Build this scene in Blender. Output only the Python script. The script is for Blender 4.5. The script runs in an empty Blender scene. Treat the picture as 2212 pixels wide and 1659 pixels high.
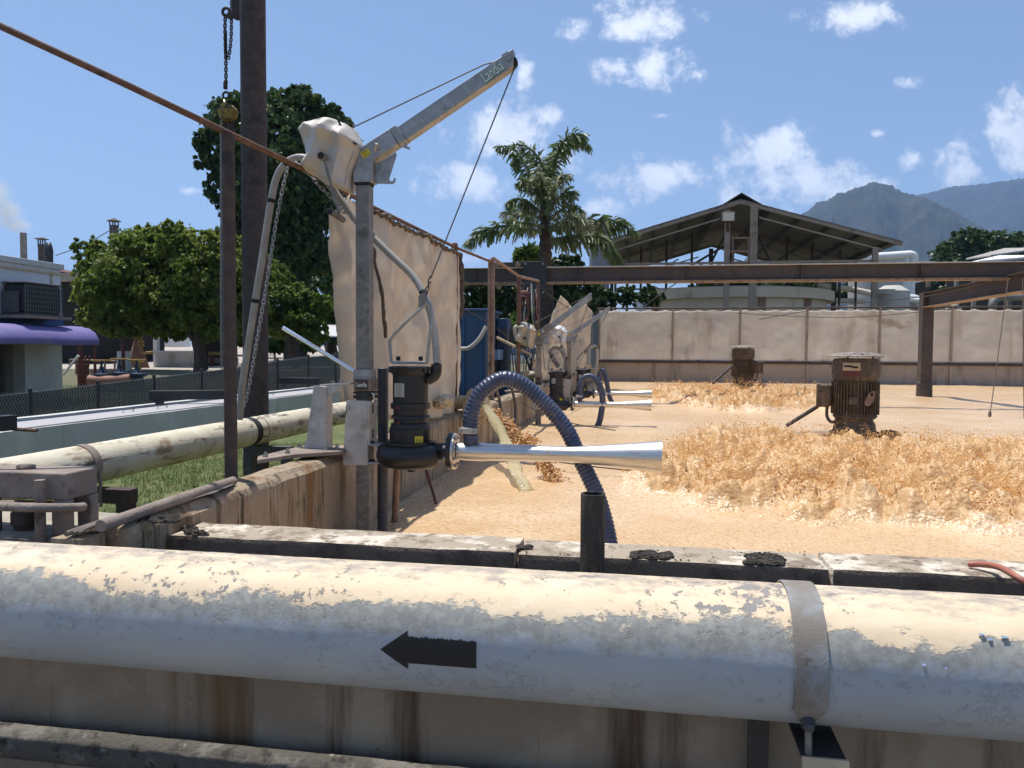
import bpy, bmesh, math, random
import numpy as np
from mathutils import Vector, Matrix, Euler
R = math.radians
random.seed(7); rng = np.random.default_rng(11)
sc = bpy.context.scene
col = sc.collection

# ------------------------------------------------------------------ camera
CAM = Vector((0.0, 0.0, 1.6))
YAW, PITCH, ROLL = R(9.6), R(-2.41), R(0.35)
camd = bpy.data.cameras.new('camera'); cam = bpy.data.objects.new('camera', camd); col.objects.link(cam)
CR = (Matrix.Rotation(YAW, 3, 'Z') @ Matrix.Rotation(R(90) + PITCH, 3, 'X') @ Matrix.Rotation(ROLL, 3, 'Z'))
cam.location = CAM; cam.rotation_euler = CR.to_euler()
FW = 1641.7                                   # focal length in units of a 2212 wide frame
camd.sensor_width = 36.0; camd.lens = 36.0 * FW / 2212.0
camd.clip_start = 0.05; camd.clip_end = 20000
sc.camera = cam

# ------------------------------------------------------------------ light
SUN = Vector((-0.21, 0.13, 1.0)).normalized()          # towards the sun
sl = bpy.data.lights.new('sun', 'SUN'); sl.energy = 5.0; sl.angle = R(0.53); sl.color = (1.0, 0.945, 0.855)
so = bpy.data.objects.new('sun', sl); col.objects.link(so)
so.rotation_euler = (-SUN).to_track_quat('-Z', 'Y').to_euler(); so.location = (0, 0, 30)
EXPOSURE = 0.36

def ray(x, y):
    return CR @ Vector(((x - 1106.0) / FW, (829.5 - y) / FW, -1.0))
def P(x, y, d): return CAM + ray(x, y) * d
def PX(x, y, X): r = ray(x, y); return CAM + r * ((X - CAM.x) / r.x)
def PY(x, y, Y): r = ray(x, y); return CAM + r * ((Y - CAM.y) / r.y)
def PZ(x, y, Z): r = ray(x, y); return CAM + r * ((Z - CAM.z) / r.z)

# world: physical sky and fair-weather cumulus
w = bpy.data.worlds.new('World'); sc.world = w; w.use_nodes = True
nt = w.node_tree; nt.nodes.clear(); N = nt.nodes.new; L = nt.links.new
out = N('ShaderNodeOutputWorld'); bg = N('ShaderNodeBackground'); L(bg.outputs[0], out.inputs[0])
bg.inputs[1].default_value = 0.100
sky = N('ShaderNodeTexSky'); sky.sky_type = 'NISHITA'; sky.sun_disc = False
sky.sun_elevation = math.asin(SUN.z); sky.sun_rotation = math.atan2(SUN.x, SUN.y)
sky.air_density = 1.0; sky.dust_density = 0.55; sky.ozone_density = 1.25; sky.altitude = 0
tc = N('ShaderNodeTexCoord')
def wmath(op, a, b=None, c=None):
    n = N('ShaderNodeMath'); n.operation = op
    for i, v in enumerate((a, b, c)):
        if v is None: continue
        if hasattr(v, 'is_output'): L(v, n.inputs[i])
        else: n.inputs[i].default_value = v
    return n.outputs[0]
def wdot(vec):
    n = N('ShaderNodeVectorMath'); n.operation = 'DOT_PRODUCT'
    L(tc.outputs['Generated'], n.inputs[0]); n.inputs[1].default_value = vec; return n.outputs['Value']
# cloud sheet laid out in a fixed world direction (north-west quarter of the sky), repeating behind
r_, u_, f_ = [CR @ Vector(v) for v in ((1, 0, 0), (0, 1, 0), (0, 0, -1))]
den = wmath('MAXIMUM', wmath('ABSOLUTE', wdot(f_)), 0.05)
sx = wmath('DIVIDE', wdot(r_), den); sy = wmath('DIVIDE', wdot(u_), den)
comb = N('ShaderNodeCombineXYZ'); L(sx, comb.inputs[0]); L(sy, comb.inputs[1])
clouds = [(1385, 45, 105, 52, 1.0), (1250, 60, 60, 34, .75), (1420, 140, 78, 48, 1.0), (1330, 150, 60, 40, .85), (1510, 162, 26, 18, .75),
          (1860, 35, 100, 42, 1.0), (1130, 150, 30, 50, .7), (1090, 290, 115, 75, .95), (1010, 395, 115, 52, 1.0), (1180, 250, 60, 40, .8),
          (1230, 340, 60, 50, .7), (1402, 385, 108, 46, 1.0), (1660, 345, 95, 75, 1.05), (1740, 390, 110, 65, 1.0), (1830, 420, 120, 45, .9), (1600, 430, 100, 30, .6),
          (1960, 180, 55, 22, .62), (1972, 348, 38, 24, .82), (1895, 290, 24, 13, .7), (2190, 290, 70, 95, 1.0), (2080, 370, 85, 50, .95),
          (1290, 450, 70, 30, .75), (1010, 560, 90, 24, .6), (410, 412, 34, 12, .62), (1440, 250, 60, 14, .35), (2330, 200, 120, 70, .9), (-200, 200, 140, 60, .8), (-120, 560, 120, 30, .6)]
best = None
for (cx, cy, rx, ry, amp) in clouds:
    n = N('ShaderNodeVectorMath'); n.operation = 'SUBTRACT'; L(comb.outputs[0], n.inputs[0])
    n.inputs[1].default_value = ((cx - 1106) / FW, (829.5 - cy) / FW, 0)
    m = N('ShaderNodeVectorMath'); m.operation = 'MULTIPLY'; L(n.outputs[0], m.inputs[0]); m.inputs[1].default_value = (FW / rx, FW / ry, 0)
    l = N('ShaderNodeVectorMath'); l.operation = 'LENGTH'; L(m.outputs[0], l.inputs[0])
    v = wmath('MULTIPLY_ADD', l.outputs['Value'], -0.62, amp * 0.62 + .12)
    best = v if best is None else wmath('MAXIMUM', best, v)
best = wmath('MAXIMUM', best, -0.55)
def wnoise(scale, detail, rough, off=(0, 0, 0)):
    a = N('ShaderNodeVectorMath'); a.operation = 'ADD'; L(comb.outputs[0], a.inputs[0]); a.inputs[1].default_value = off
    n = N('ShaderNodeTexNoise'); n.inputs['Scale'].default_value = scale; n.inputs['Detail'].default_value = detail
    n.inputs['Roughness'].default_value = rough; L(a.outputs[0], n.inputs['Vector']); return n.outputs['Fac']
nz = wnoise(20, 11, .66)
dens = wmath('MULTIPLY_ADD', wmath('SUBTRACT', nz, 0.5), 2.3, best)
mr = N('ShaderNodeMapRange'); mr.interpolation_type = 'SMOOTHSTEP'; L(dens, mr.inputs[0])
mr.inputs[1].default_value = 0.03; mr.inputs[2].default_value = 0.60; mr.inputs[3].default_value = 0; mr.inputs[4].default_value = 0.95
nz2 = wnoise(9, 6, .6, (.02, -.03, 3))
cs = N('ShaderNodeMapRange'); L(wmath('MULTIPLY_ADD', dens, .35, nz2), cs.inputs[0])
cs.inputs[1].default_value = .35; cs.inputs[2].default_value = .85; cs.inputs[3].default_value = 6.8; cs.inputs[4].default_value = 10.2
cc = N('ShaderNodeCombineXYZ'); L(wmath('MULTIPLY', cs.outputs[0], .965), cc.inputs[0]); L(wmath('MULTIPLY', cs.outputs[0], .985), cc.inputs[1]); L(wmath('MULTIPLY', cs.outputs[0], 1.03), cc.inputs[2])
mx = N('ShaderNodeMix'); mx.data_type = 'RGBA'; L(mr.outputs[0], mx.inputs[0]); L(sky.outputs[0], mx.inputs[6]); L(cc.outputs[0], mx.inputs[7])
L(mx.outputs[2], bg.inputs[0])

vs = sc.view_settings; vs.view_transform = 'Standard'; vs.look = 'None'; vs.exposure = EXPOSURE; vs.gamma = 1; vs.use_curve_mapping = False
cy = sc.cycles; cy.max_bounces = 7; cy.diffuse_bounces = 4; cy.glossy_bounces = 3; cy.transmission_bounces = 4; cy.transparent_max_bounces = 8; cy.volume_bounces = 1
cy.caustics_reflective = False; cy.caustics_refractive = False; cy.sample_clamp_indirect = 6; cy.use_adaptive_sampling = True; cy.adaptive_threshold = 0.025
try:
    cy.use_denoising = True; cy.denoiser = 'OPENIMAGEDENOISE'
except Exception: pass

# ------------------------------------------------------------------ materials
MATS = {}
def mat(name, base, layers=(), rough=.6, metal=0.0, bump=0.0, bscale=60, spec=.5, bdetail=6, transl=0.0, coat=0, alpha=None, wave=None, rvar=0.0, sss=0.0):
    """layers: (colour, scale or (sx,sy,sz), lo, hi[, rough]) mixed over the base by world-space noise"""
    m = bpy.data.materials.new(name); m.use_nodes = True; t = m.node_tree; t.nodes.clear()
    n = t.nodes.new; l = t.links.new
    o = n('ShaderNodeOutputMaterial'); b = n('ShaderNodeBsdfPrincipled')
    b.inputs['Roughness'].default_value = rough; b.inputs['Metallic'].default_value = metal
    b.inputs['Specular IOR Level'].default_value = spec
    if coat: b.inputs['Coat Weight'].default_value = coat
    if sss:
        b.inputs['Subsurface Weight'].default_value = sss; b.inputs['Subsurface Radius'].default_value = (.03, .018, .008); b.inputs['Subsurface Scale'].default_value = 1
    geo = n('ShaderNodeNewGeometry'); pos = geo.outputs['Position']
    cur = None
    rgb = n('ShaderNodeRGB'); rgb.outputs[0].default_value = (*base, 1); cur = rgb.outputs[0]
    rcur = None
    for k, ly in enumerate(layers):
        c, s, lo, hi = ly[:4]
        mp = n('ShaderNodeMapping'); l(pos, mp.inputs[0]); mp.inputs['Location'].default_value = (k * 3.7 + len(name), k * 1.3, k * 5.1)
        mp.inputs['Scale'].default_value = (s, s, s) if not isinstance(s, tuple) else s
        nz = n('ShaderNodeTexNoise'); nz.inputs['Scale'].default_value = 1; nz.inputs['Detail'].default_value = 8; nz.inputs['Roughness'].default_value = .62
        l(mp.outputs[0], nz.inputs['Vector'])
        mr = n('ShaderNodeMapRange'); mr.interpolation_type = 'SMOOTHSTEP'; l(nz.outputs[0], mr.inputs[0]); mr.inputs[1].default_value = lo; mr.inputs[2].default_value = hi
        mx = n('ShaderNodeMix'); mx.data_type = 'RGBA'; l(mr.outputs[0], mx.inputs[0]); l(cur, mx.inputs[6]); mx.inputs[7].default_value = (*c, 1); cur = mx.outputs[2]
        if len(ly) > 4:
            rm = n('ShaderNodeMix'); rm.data_type = 'FLOAT'; l(mr.outputs[0], rm.inputs[0])
            if rcur is None: rm.inputs[2].default_value = rough
            else: l(rcur, rm.inputs[2])
            rm.inputs[3].default_value = ly[4]; rcur = rm.outputs[0]
    if rvar:
        oi = n('ShaderNodeObjectInfo'); hs = n('ShaderNodeHueSaturation')
        mr = n('ShaderNodeMapRange'); l(oi.outputs['Random'], mr.inputs[0]); mr.inputs[3].default_value = 1 - rvar; mr.inputs[4].default_value = 1 + rvar
        l(mr.outputs[0], hs.inputs['Value']); l(cur, hs.inputs['Color']); cur = hs.outputs[0]
    l(cur, b.inputs['Base Color'])
    if rcur is not None: l(rcur, b.inputs['Roughness'])
    if bump:
        nz = n('ShaderNodeTexNoise'); nz.inputs['Scale'].default_value = bscale; nz.inputs['Detail'].default_value = bdetail; l(pos, nz.inputs['Vector'])
        bp = n('ShaderNodeBump'); bp.inputs['Strength'].default_value = min(1, bump); bp.inputs['Distance'].default_value = .01 * max(1, bump); l(nz.outputs[0], bp.inputs['Height']); l(bp.outputs[0], b.inputs['Normal'])
    sh = b.outputs[0]
    if transl:
        tr = n('ShaderNodeBsdfTranslucent'); l(cur, tr.inputs['Color']); ms = n('ShaderNodeMixShader'); ms.inputs[0].default_value = transl
        l(sh, ms.inputs[1]); l(tr.outputs[0], ms.inputs[2]); sh = ms.outputs[0]
    if alpha is not None:
        tp_ = n('ShaderNodeBsdfTransparent'); ms = n('ShaderNodeMixShader'); ms.inputs[0].default_value = alpha; l(tp_.outputs[0], ms.inputs[1]); l(sh, ms.inputs[2]); sh = ms.outputs[0]
    l(sh, o.inputs[0]); m['bsdf'] = b.name; MATS[name] = m; return m

mat('concrete', (.30, .27, .22), [((.42, .38, .31), 5, .5, .7), ((.13, .11, .085), 2.2, .52, .68), ((.10, .085, .06), (9, 9, 1.2), .58, .72)], .9, bump=.5, bscale=90)
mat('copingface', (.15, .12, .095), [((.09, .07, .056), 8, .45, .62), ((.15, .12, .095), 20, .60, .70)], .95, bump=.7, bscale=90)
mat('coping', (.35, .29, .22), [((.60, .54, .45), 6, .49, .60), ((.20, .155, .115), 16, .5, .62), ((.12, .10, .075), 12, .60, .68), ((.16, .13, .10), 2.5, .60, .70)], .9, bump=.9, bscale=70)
mat('wallstain', (.32, .25, .175), [((.42, .345, .255), 4, .5, .7), ((.20, .115, .05), (5, 5, .7), .50, .66), ((.085, .065, .035), (14, 14, .9), .53, .66), ((.085, .095, .03), (2.2, 2.2, 2), .58, .70), ((.05, .045, .028), (26, 26, 1.6), .60, .68)], .92, bump=.9, bscale=60)
mat('frontwall', (.25, .21, .16), [((.33, .285, .225), 3.5, .45, .68), ((.085, .055, .035), (5.5, 5.5, .35), .53, .66), ((.045, .036, .028), 45, .66, .70), ((.15, .09, .045), (3, 3, .2), .60, .74), ((.05, .042, .035), 30, .70, .74)], .92, bump=.5, bscale=110)
mat('farwall', (.33, .285, .245), [((.34, .29, .25), 1.5, .45, .65), ((.19, .16, .14), (3, 3, .5), .5, .7)], .92, bump=.3, bscale=40)
mat('whiteconcrete', (.50, .50, .48), [((.60, .60, .58), 2, .5, .7), ((.38, .38, .36), (4, 4, 1.2), .56, .72)], .9, bump=.3, bscale=60)
mat('lid', (.36, .355, .37), [((.45, .40, .36), 3, .56, .68)], .7, bump=.1)
mat('rust', (.135, .070, .048), [((.19, .105, .07), 22, .45, .62), ((.055, .036, .03), 9, .55, .68), ((.24, .16, .12), 70, .62, .72)], .85, bump=.5, bscale=160)
mat('darkrust', (.052, .037, .032), [((.080, .054, .045), 14, .45, .65), ((.03, .022, .02), 5, .52, .66), ((.15, .11, .095), 60, .66, .74)], .72, bump=.4, bscale=140)
mat('rustlight', (.24, .15, .11), [((.32, .21, .15), 14, .45, .62), ((.12, .07, .05), 8, .55, .68)], .85, bump=.4, bscale=120)
mat('mudsteel', (.23, .185, .155), [((.30, .245, .205), 8, .45, .65), ((.12, .09, .075), 12, .56, .7)], .9, bump=.5, bscale=120)
mat('galv', (.29, .30, .305), [((.36, .37, .375), 14, .42, .62), ((.20, .205, .21), 6, .54, .70)], .50, .45)
mat('galvdull', (.19, .183, .17), [((.25, .24, .22), 24, .45, .6), ((.125, .112, .098), 7, .54, .68)], .62, .35, bump=.1, bscale=120)
mat('galvdirty', (.27, .235, .195), [((.36, .30, .235), 16, .45, .6), ((.14, .11, .085), 9, .54, .68)], .75, .15, bump=.2, bscale=120)
mat('steelplate', (.44, .42, .39), [((.52, .50, .47), 12, .45, .6), ((.33, .29, .24), 6, .56, .7)], .55, .4, bump=.08)
mat('stainless', (.62, .60, .57), [((.52, .49, .45), (3, 60, 60), .45, .62), ((.45, .38, .30), 14, .62, .72, .6)], .38, 1.0, bump=.03, bscale=300)
mat('stainlessdirty', (.66, .62, .55), [((.60, .50, .37), 30, .48, .62)], .40, .75, bump=.1)
mat('chrome', (.85, .85, .86), rough=.14, metal=1.0)
mat('bolt', (.34, .33, .31), rough=.45, metal=.8)
mat('black', (.011, .011, .012), [((.022, .021, .02), 20, .5, .7)], .38, bump=.12, bscale=220)
mat('blackdirty', (.018, .017, .016), [((.10, .075, .05), 18, .57, .68)], .5, bump=.2, bscale=120)
mat('blackmatte', (.013, .013, .014), rough=.75)
mat('blackpaint', (.010, .010, .011), [((.03, .03, .033), 60, .62, .72)], .7)
mat('plate', (.36, .36, .34), rough=.4, metal=.4)
mat('signwhite', (.75, .76, .76), rough=.5)
mat('labelyellow', (.72, .58, .03), rough=.5)
mat('ink', (.02, .02, .02), rough=.6)
mat('green', (.02, .17, .10), rough=.5)
mat('letterwhite', (.70, .74, .70), rough=.5)
mat('red', (.35, .03, .02), rough=.5)
mat('cover', (.50, .455, .40), [((.56, .51, .45), 5, .45, .65), ((.40, .36, .31), 11, .58, .72)], .55, bump=.12, bscale=30)
mat('coverwhite', (.66, .67, .69), rough=.35, bump=.1)
mat('coverbeige', (.48, .42, .33), [((.38, .33, .25), 9, .5, .7)], .6, bump=.1)
mat('pvcgrey', (.30, .285, .255), [((.36, .345, .31), 10, .45, .65), ((.2, .18, .15), 20, .6, .72)], .5)
mat('hoseblue', (.042, .054, .100), [((.075, .088, .14), 14, .45, .65), ((.20, .15, .10), 11, .60, .72)], .34, bump=.05)
mat('hosegrey', (.055, .058, .07), [((.11, .09, .07), 12, .55, .7)], .5)
mat('hosetan', (.30, .20, .10), [((.06, .05, .05), 20, .52, .6)], .8, bump=.4)
mat('tarp', (.70, .615, .51), [((.77, .70, .60), 3, .45, .62), ((.58, .46, .34), (3, 3, .8), .54, .70), ((.36, .27, .19), 8, .67, .75)], .62, transl=.5, bump=.18, bscale=14)
mat('tarpfar', (.78, .73, .665), [((.83, .79, .73), .9, .45, .62), ((.68, .61, .53), (1.4, 1.4, .22), .52, .64), ((.60, .52, .44), (.45, .45, 1.1), .60, .68), ((.55, .46, .38), 5, .68, .76)], .6, transl=.55, bump=.25, bscale=5, rvar=.07)
mat('tarpedge', (.085, .065, .05), [((.19, .15, .115), 20, .5, .7)], .9, bump=.5)
mat('rope', (.16, .135, .115), rough=.9)
mat('wire', (.055, .05, .05), rough=.6, metal=.3)
mat('cablesteel', (.12, .12, .125), rough=.5, metal=.6)
mat('creampipe', (.56, .515, .40), [((.64, .60, .49), 4, .45, .62), ((.40, .36, .27), 6, .55, .68), ((.30, .22, .14), (9, 3, 9), .55, .66), ((.085, .065, .05), (7, 2.0, 14), .57, .66)], .8, bump=.4, bscale=90)
mat('tanpipe', (.46, .37, .24), [((.55, .45, .30), 6, .45, .65), ((.22, .15, .09), 9, .60, .72)], .8, bump=.3)
mat('whitepipe', (.72, .73, .72), [((.5, .5, .48), 3, .6, .75)], .5)
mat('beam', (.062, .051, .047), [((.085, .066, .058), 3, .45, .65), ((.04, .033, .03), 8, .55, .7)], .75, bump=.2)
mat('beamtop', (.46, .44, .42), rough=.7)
mat('beamlow', (.27, .185, .12), [((.16, .10, .065), 9, .5, .62)], .85, bump=.3)
mat('blackbeam', (.020, .021, .026), rough=.5)
mat('bluecab', (.022, .062, .135), [((.035, .085, .17), 2, .45, .65), ((.05, .04, .035), 5, .64, .74)], .55)
mat('bluelight', (.16, .25, .40), rough=.6)
mat('buildwhite', (.66, .68, .72), [((.58, .59, .62), .8, .45, .65), ((.42, .36, .30), (2, 2, .25), .64, .74)], .85, bump=.1)
mat('buildbeige', (.50, .50, .44), [((.44, .44, .39), 1.2, .45, .65)], .85, bump=.1)
mat('dark', (.012, .011, .010), rough=.9)
mat('bluepaint', (.022, .085, .20), rough=.6)
mat('awning', (.145, .125, .32), [((.20, .18, .37), 1.0, .45, .65), ((.21, .185, .23), .9, .58, .70), ((.26, .24, .33), (2, .5, 3), .6, .75)], .7)
mat('acbody', (.075, .075, .075), [((.12, .11, .10), 6, .5, .7)], .6, .2)
mat('acdark', (.018, .018, .019), rough=.6)
mat('acwire', (.17, .17, .165), rough=.5, metal=.4)
mat('sooty', (.075, .06, .052), [((.16, .13, .115), 2.5, .5, .66), ((.03, .026, .024), 2, .55, .7)], .85, bump=.2)
mat('concretestack', (.23, .20, .175), [((.29, .26, .23), 2, .45, .65), ((.12, .10, .09), (2, 2, .6), .56, .7)], .9)
mat('fencegreen', (.022, .036, .034), [((.035, .055, .05), 9, .45, .65)], .5)
mat('fencewire', (.26, .275, .27), rough=.5, metal=.5)
mat('fencepost', (.017, .020, .025), rough=.55)
mat('redbrown', (.125, .035, .028), rough=.7)
mat('yellow', (.27, .18, .04), [((.3, .18, .03), 6, .6, .7)], .55)
mat('hoistyellow', (.30, .20, .035), [((.07, .05, .03), 16, .5, .6)], .6, bump=.2)
mat('valveblue', (.02, .034, .07), rough=.5)
mat('pinkpipe', (.30, .155, .12), rough=.7)
mat('truckwhite', (.72, .73, .74), rough=.4)
mat('corrug', (.58, .58, .56), [((.36, .33, .30), (2, 2, .6), .56, .72)], .7)
mat('roofmetal', (.36, .345, .33), [((.26, .225, .195), 1.2, .5, .68)], .6, .2)
mat('roofwhite', (.72, .71, .69), rough=.6)
mat('roofunder', (.19, .175, .165), [((.13, .115, .10), .8, .48, .66)], .8)
mat('shedsteel', (.27, .225, .18), [((.17, .13, .10), 2, .5, .68)], .8)
mat('sheddark', (.07, .055, .047), rough=.85)
mat('greyduct', (.22, .235, .26), [((.29, .305, .33), (1, 1, .3), .5, .7)], .6)
mat('tankcream', (.60, .53, .42), [((.66, .59, .48), .5, .45, .65), ((.30, .25, .19), (.7, .7, .25), .56, .72)], .85)
mat('tankgrey', (.46, .45, .42), [((.38, .36, .33), (.8, .8, .2), .5, .7)], .85)
mat('glasslamp', (.62, .57, .46), rough=.25)
mat('bark', (.075, .055, .042), [((.12, .095, .075), 6, .5, .68), ((.03, .024, .02), 4, .55, .7)], .95, bump=.9, bscale=25)
mat('barkpalm', (.055, .040, .032), [((.10, .075, .06), (3, 3, 9), .5, .66)], .95, bump=1, bscale=14)
mat('barkwhite', (.62, .61, .57), rough=.9)
def leafmat(name, c, c2, tr=.35, rough=.45, s=.9):
    m = mat(name, c, [(c2, s, .42, .62)], rough, transl=tr, spec=.35)
    return m
leafmat('leafA', (.12, .18, .028), (.25, .30, .065), .58, .5, 1.6)
leafmat('leafA2', (.10, .165, .028), (.19, .25, .055), .55)
leafmat('leafdark', (.040, .082, .026), (.090, .135, .038), .36, .32, 1.5)
leafmat('leafpalm', (.11, .16, .055), (.27, .29, .17), .4, .45, .8)
leafmat('leafbg', (.030, .058, .014), (.055, .09, .022), .3)
leafmat('leaffar', (.040, .075, .020), (.062, .105, .028), .3)
leafmat('leafbanana', (.07, .125, .02), (.11, .17, .035), .35)
mat('grassblade', (.085, .14, .024), [((.15, .165, .045), 1.3, .45, .62)], .6, transl=.3)
mat('lawn', (.085, .11, .030), [((.13, .135, .05), 1.1, .45, .62), ((.045, .06, .02), 5, .5, .68)], .95, bump=.8, bscale=40)
mat('ground', (.12, .115, .065), [((.17, .15, .10), .08, .45, .62), ((.06, .085, .03), .3, .5, .66)], .95, bump=.5, bscale=8)
mat('yardpave', (.36, .325, .29), [((.42, .36, .28), .35, .48, .62), ((.26, .24, .225), 1.1, .56, .7)], .9, bump=.2, bscale=20)
mat('walkpave', (.21, .18, .145), [((.16, .135, .105), 1.5, .45, .65)], .9, bump=.2)  # for the added unseen bounce pad, not a real walkway
mat('mud', (.050, .042, .034), [((.10, .088, .072), 40, .5, .64)], .95, bump=1, bscale=120)
mat('puddle', (.22, .20, .19), rough=.06)
mat('hosered', (.38, .13, .085), [((.22, .09, .07), 20, .55, .7)], .5)
mat('mountain', (.012, .018, .009), [((.024, .030, .013), .02, .45, .62), ((.009, .015, .007), .06, .5, .66), ((.045, .045, .02), .008, .58, .7)], .95)
mat('foamdark', (.56, .33, .15), [((.68, .45, .24), 12, .42, .6), ((.40, .20, .07), 7, .55, .68)], .55, bump=.4, bscale=50, sss=.15)
mat('stream', (.66, .63, .42), [((.74, .72, .55), 9, .45, .62)], .12, transl=.45, bump=.4, bscale=30, alpha=.5)
mat('motor', (.105, .074, .046), [((.18, .125, .075), 8, .48, .64), ((.03, .026, .022), 14, .55, .68), ((.20, .15, .10), 30, .64, .72)], .75, bump=.5, bscale=70)
mat('motorcap', (.20, .17, .15), [((.30, .26, .23), 9, .46, .6), ((.05, .04, .033), 14, .56, .62)], .9, bump=.7, bscale=60)
mat('moss', (.060, .068, .022), [((.12, .11, .05), 30, .45, .6)], .95, bump=1, bscale=80)

mat('strapmat', (.27, .285, .30), [((.205, .18, .155), 7, .40, .60), ((.13, .11, .092), 30, .58, .72)], .8, bump=.12, bscale=160)
# paint-over-paint material of the big pipe: cream coat on the upper side, worn to grey-blue below
def pipe_paint():
    m = bpy.data.materials.new('pipepaint'); m.use_nodes = True; t = m.node_tree; t.nodes.clear(); n = t.nodes.new; l = t.links.new
    o = n('ShaderNodeOutputMaterial'); b = n('ShaderNodeBsdfPrincipled'); l(b.outputs[0], o.inputs[0])
    g = n('ShaderNodeNewGeometry'); sp = n('ShaderNodeSeparateXYZ'); l(g.outputs['Normal'], sp.inputs[0])
    sy_ = n('ShaderNodeMath'); sy_.operation = 'SIGN'; l(sp.outputs['Y'], sy_.inputs[0])
    def nz(s, det=9, rough=.65, loc=(0, 0, 0)):
        mp = n('ShaderNodeMapping'); l(g.outputs['Position'], mp.inputs[0]); mp.inputs['Scale'].default_value = s; mp.inputs['Location'].default_value = loc
        k = n('ShaderNodeTexNoise'); k.inputs['Scale'].default_value = 1; k.inputs['Detail'].default_value = det; k.inputs['Roughness'].default_value = rough; l(mp.outputs[0], k.inputs['Vector']); return k.outputs[0]
    def M(op, a, b_=None, c=None):
        k = n('ShaderNodeMath'); k.operation = op
        for i, v in enumerate((a, b_, c)):
            if v is None: continue
            if hasattr(v, 'is_output'): l(v, k.inputs[i])
            else: k.inputs[i].default_value = v
        return k.outputs[0]
    def SS(v, lo, hi):
        k = n('ShaderNodeMapRange'); k.interpolation_type = 'SMOOTHSTEP'; l(v, k.inputs[0]); k.inputs[1].default_value = lo; k.inputs[2].default_value = hi; return k.outputs[0]
    def MIX(f, a, c):
        k = n('ShaderNodeMix'); k.data_type = 'RGBA'; l(f, k.inputs[0])
        for i, v in ((6, a), (7, c)):
            if hasattr(v, 'is_output'): l(v, k.inputs[i])
            else: k.inputs[i].default_value = (*v, 1)
        return k.outputs[2]
    nzv = sp.outputs['Z']
    # worn edge of the cream coat
    h = M('ADD', nzv, M('MULTIPLY', M('SUBTRACT', nz((3.2, 3.2, 5)), .5), 1.15))
    h = M('ADD', h, M('MULTIPLY', M('SUBTRACT', nz((26, 40, 22), 6), .5), .42))
    cream = SS(h, .575, .665)
    holes = SS(M('ADD', nz((34, 34, 34), 6, .7), M('MULTIPLY', nz((2.2, 6, 6), 4, .5, (4, 0, 0)), .55)), .875, .915)
    base = MIX(SS(nz((2.5, 2.5, 6), 5), .4, .65), (.335, .37, .415), (.39, .42, .45))
    grime = M('MULTIPLY', SS(M('ADD', nzv, M('MULTIPLY', M('SUBTRACT', nz((14, 14, 9), 7, .7, (2, 2, 2)), .5), .9)), .12, .40), .85)
    base = MIX(grime, base, MIX(SS(nz((40, 40, 40), 7), .42, .6), (.235, .23, .205), (.32, .315, .28)))
    cr = MIX(SS(nz((3, 9, 9), 6), .42, .66), (.69, .545, .37), (.76, .63, .45))
    cr = MIX(SS(nz((8, 30, 30), 8, .7, (9, 1, 3)), .60, .74), cr, (.60, .46, .34))
    c = MIX(cream, base, cr)
    c = MIX(M('MULTIPLY', holes, cream), c, (.235, .225, .215))
    topg = SS(M('ADD', nzv, M('MULTIPLY', M('SUBTRACT', nz((12, 26, 26), 8, .7, (1, 7, 3)), .5), .7)), .86, 1.08)
    c = MIX(M('MULTIPLY', topg, .8), c, (.26, .235, .22))
    l(c, b.inputs['Base Color'])
    rr = n('ShaderNodeMapRange'); l(cream, rr.inputs[0]); rr.inputs[3].default_value = .60; rr.inputs[4].default_value = .68; l(rr.outputs[0], b.inputs['Roughness'])
    bp = n('ShaderNodeBump'); bp.inputs['Strength'].default_value = .55; bp.inputs['Distance'].default_value = .004
    l(M('ADD', M('SUBTRACT', cream, holes), M('MULTIPLY', nz((60, 60, 60), 6), .35)), bp.inputs['Height']); l(bp.outputs[0], b.inputs['Normal'])
    MATS['pipepaint'] = m
pipe_paint()

def foam_mat(name, base, light, orange, s, rough=.42, orange_hi=.74, tr=0.0, bd=.011, vs_=48):
    m = mat(name, base, [(light, .9, .42, .60), (orange, s, orange_hi - .16, orange_hi)], rough, spec=.4, sss=.0, transl=tr)
    t = m.node_tree; n = t.nodes.new; l = t.links.new; b = t.nodes[m['bsdf']]
    g = n('ShaderNodeNewGeometry')
    v = n('ShaderNodeTexVoronoi'); v.feature = 'SMOOTH_F1'; v.inputs['Scale'].default_value = vs_; v.inputs['Smoothness'].default_value = .35; l(g.outputs['Position'], v.inputs['Vector'])
    v2 = n('ShaderNodeTexNoise'); v2.inputs['Scale'].default_value = 38; v2.inputs['Detail'].default_value = 9; l(g.outputs['Position'], v2.inputs['Vector'])
    a = n('ShaderNodeMath'); a.operation = 'MULTIPLY_ADD'; l(v.outputs['Distance'], a.inputs[0]); a.inputs[1].default_value = -.9; l(v2.outputs[0], a.inputs[2])
    bp = n('ShaderNodeBump'); bp.inputs['Strength'].default_value = .8; bp.inputs['Distance'].default_value = bd; l(a.outputs[0], bp.inputs['Height']); l(bp.outputs[0], b.inputs['Normal'])
    return m
foam_mat('foam', (.615, .425, .245), (.68, .50, .325), (.50, .315, .15), 34, .22, .66)
foam_mat('splash', (.76, .52, .265), (.82, .62, .375), (.62, .36, .14), 2.6, .36, .66, tr=.38, bd=.009, vs_=40)
mat('droplet', (.84, .60, .30), [((.90, .72, .45), 2.5, .45, .62), ((.70, .42, .15), 2.6, .52, .66)], .3, transl=.55)

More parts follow.
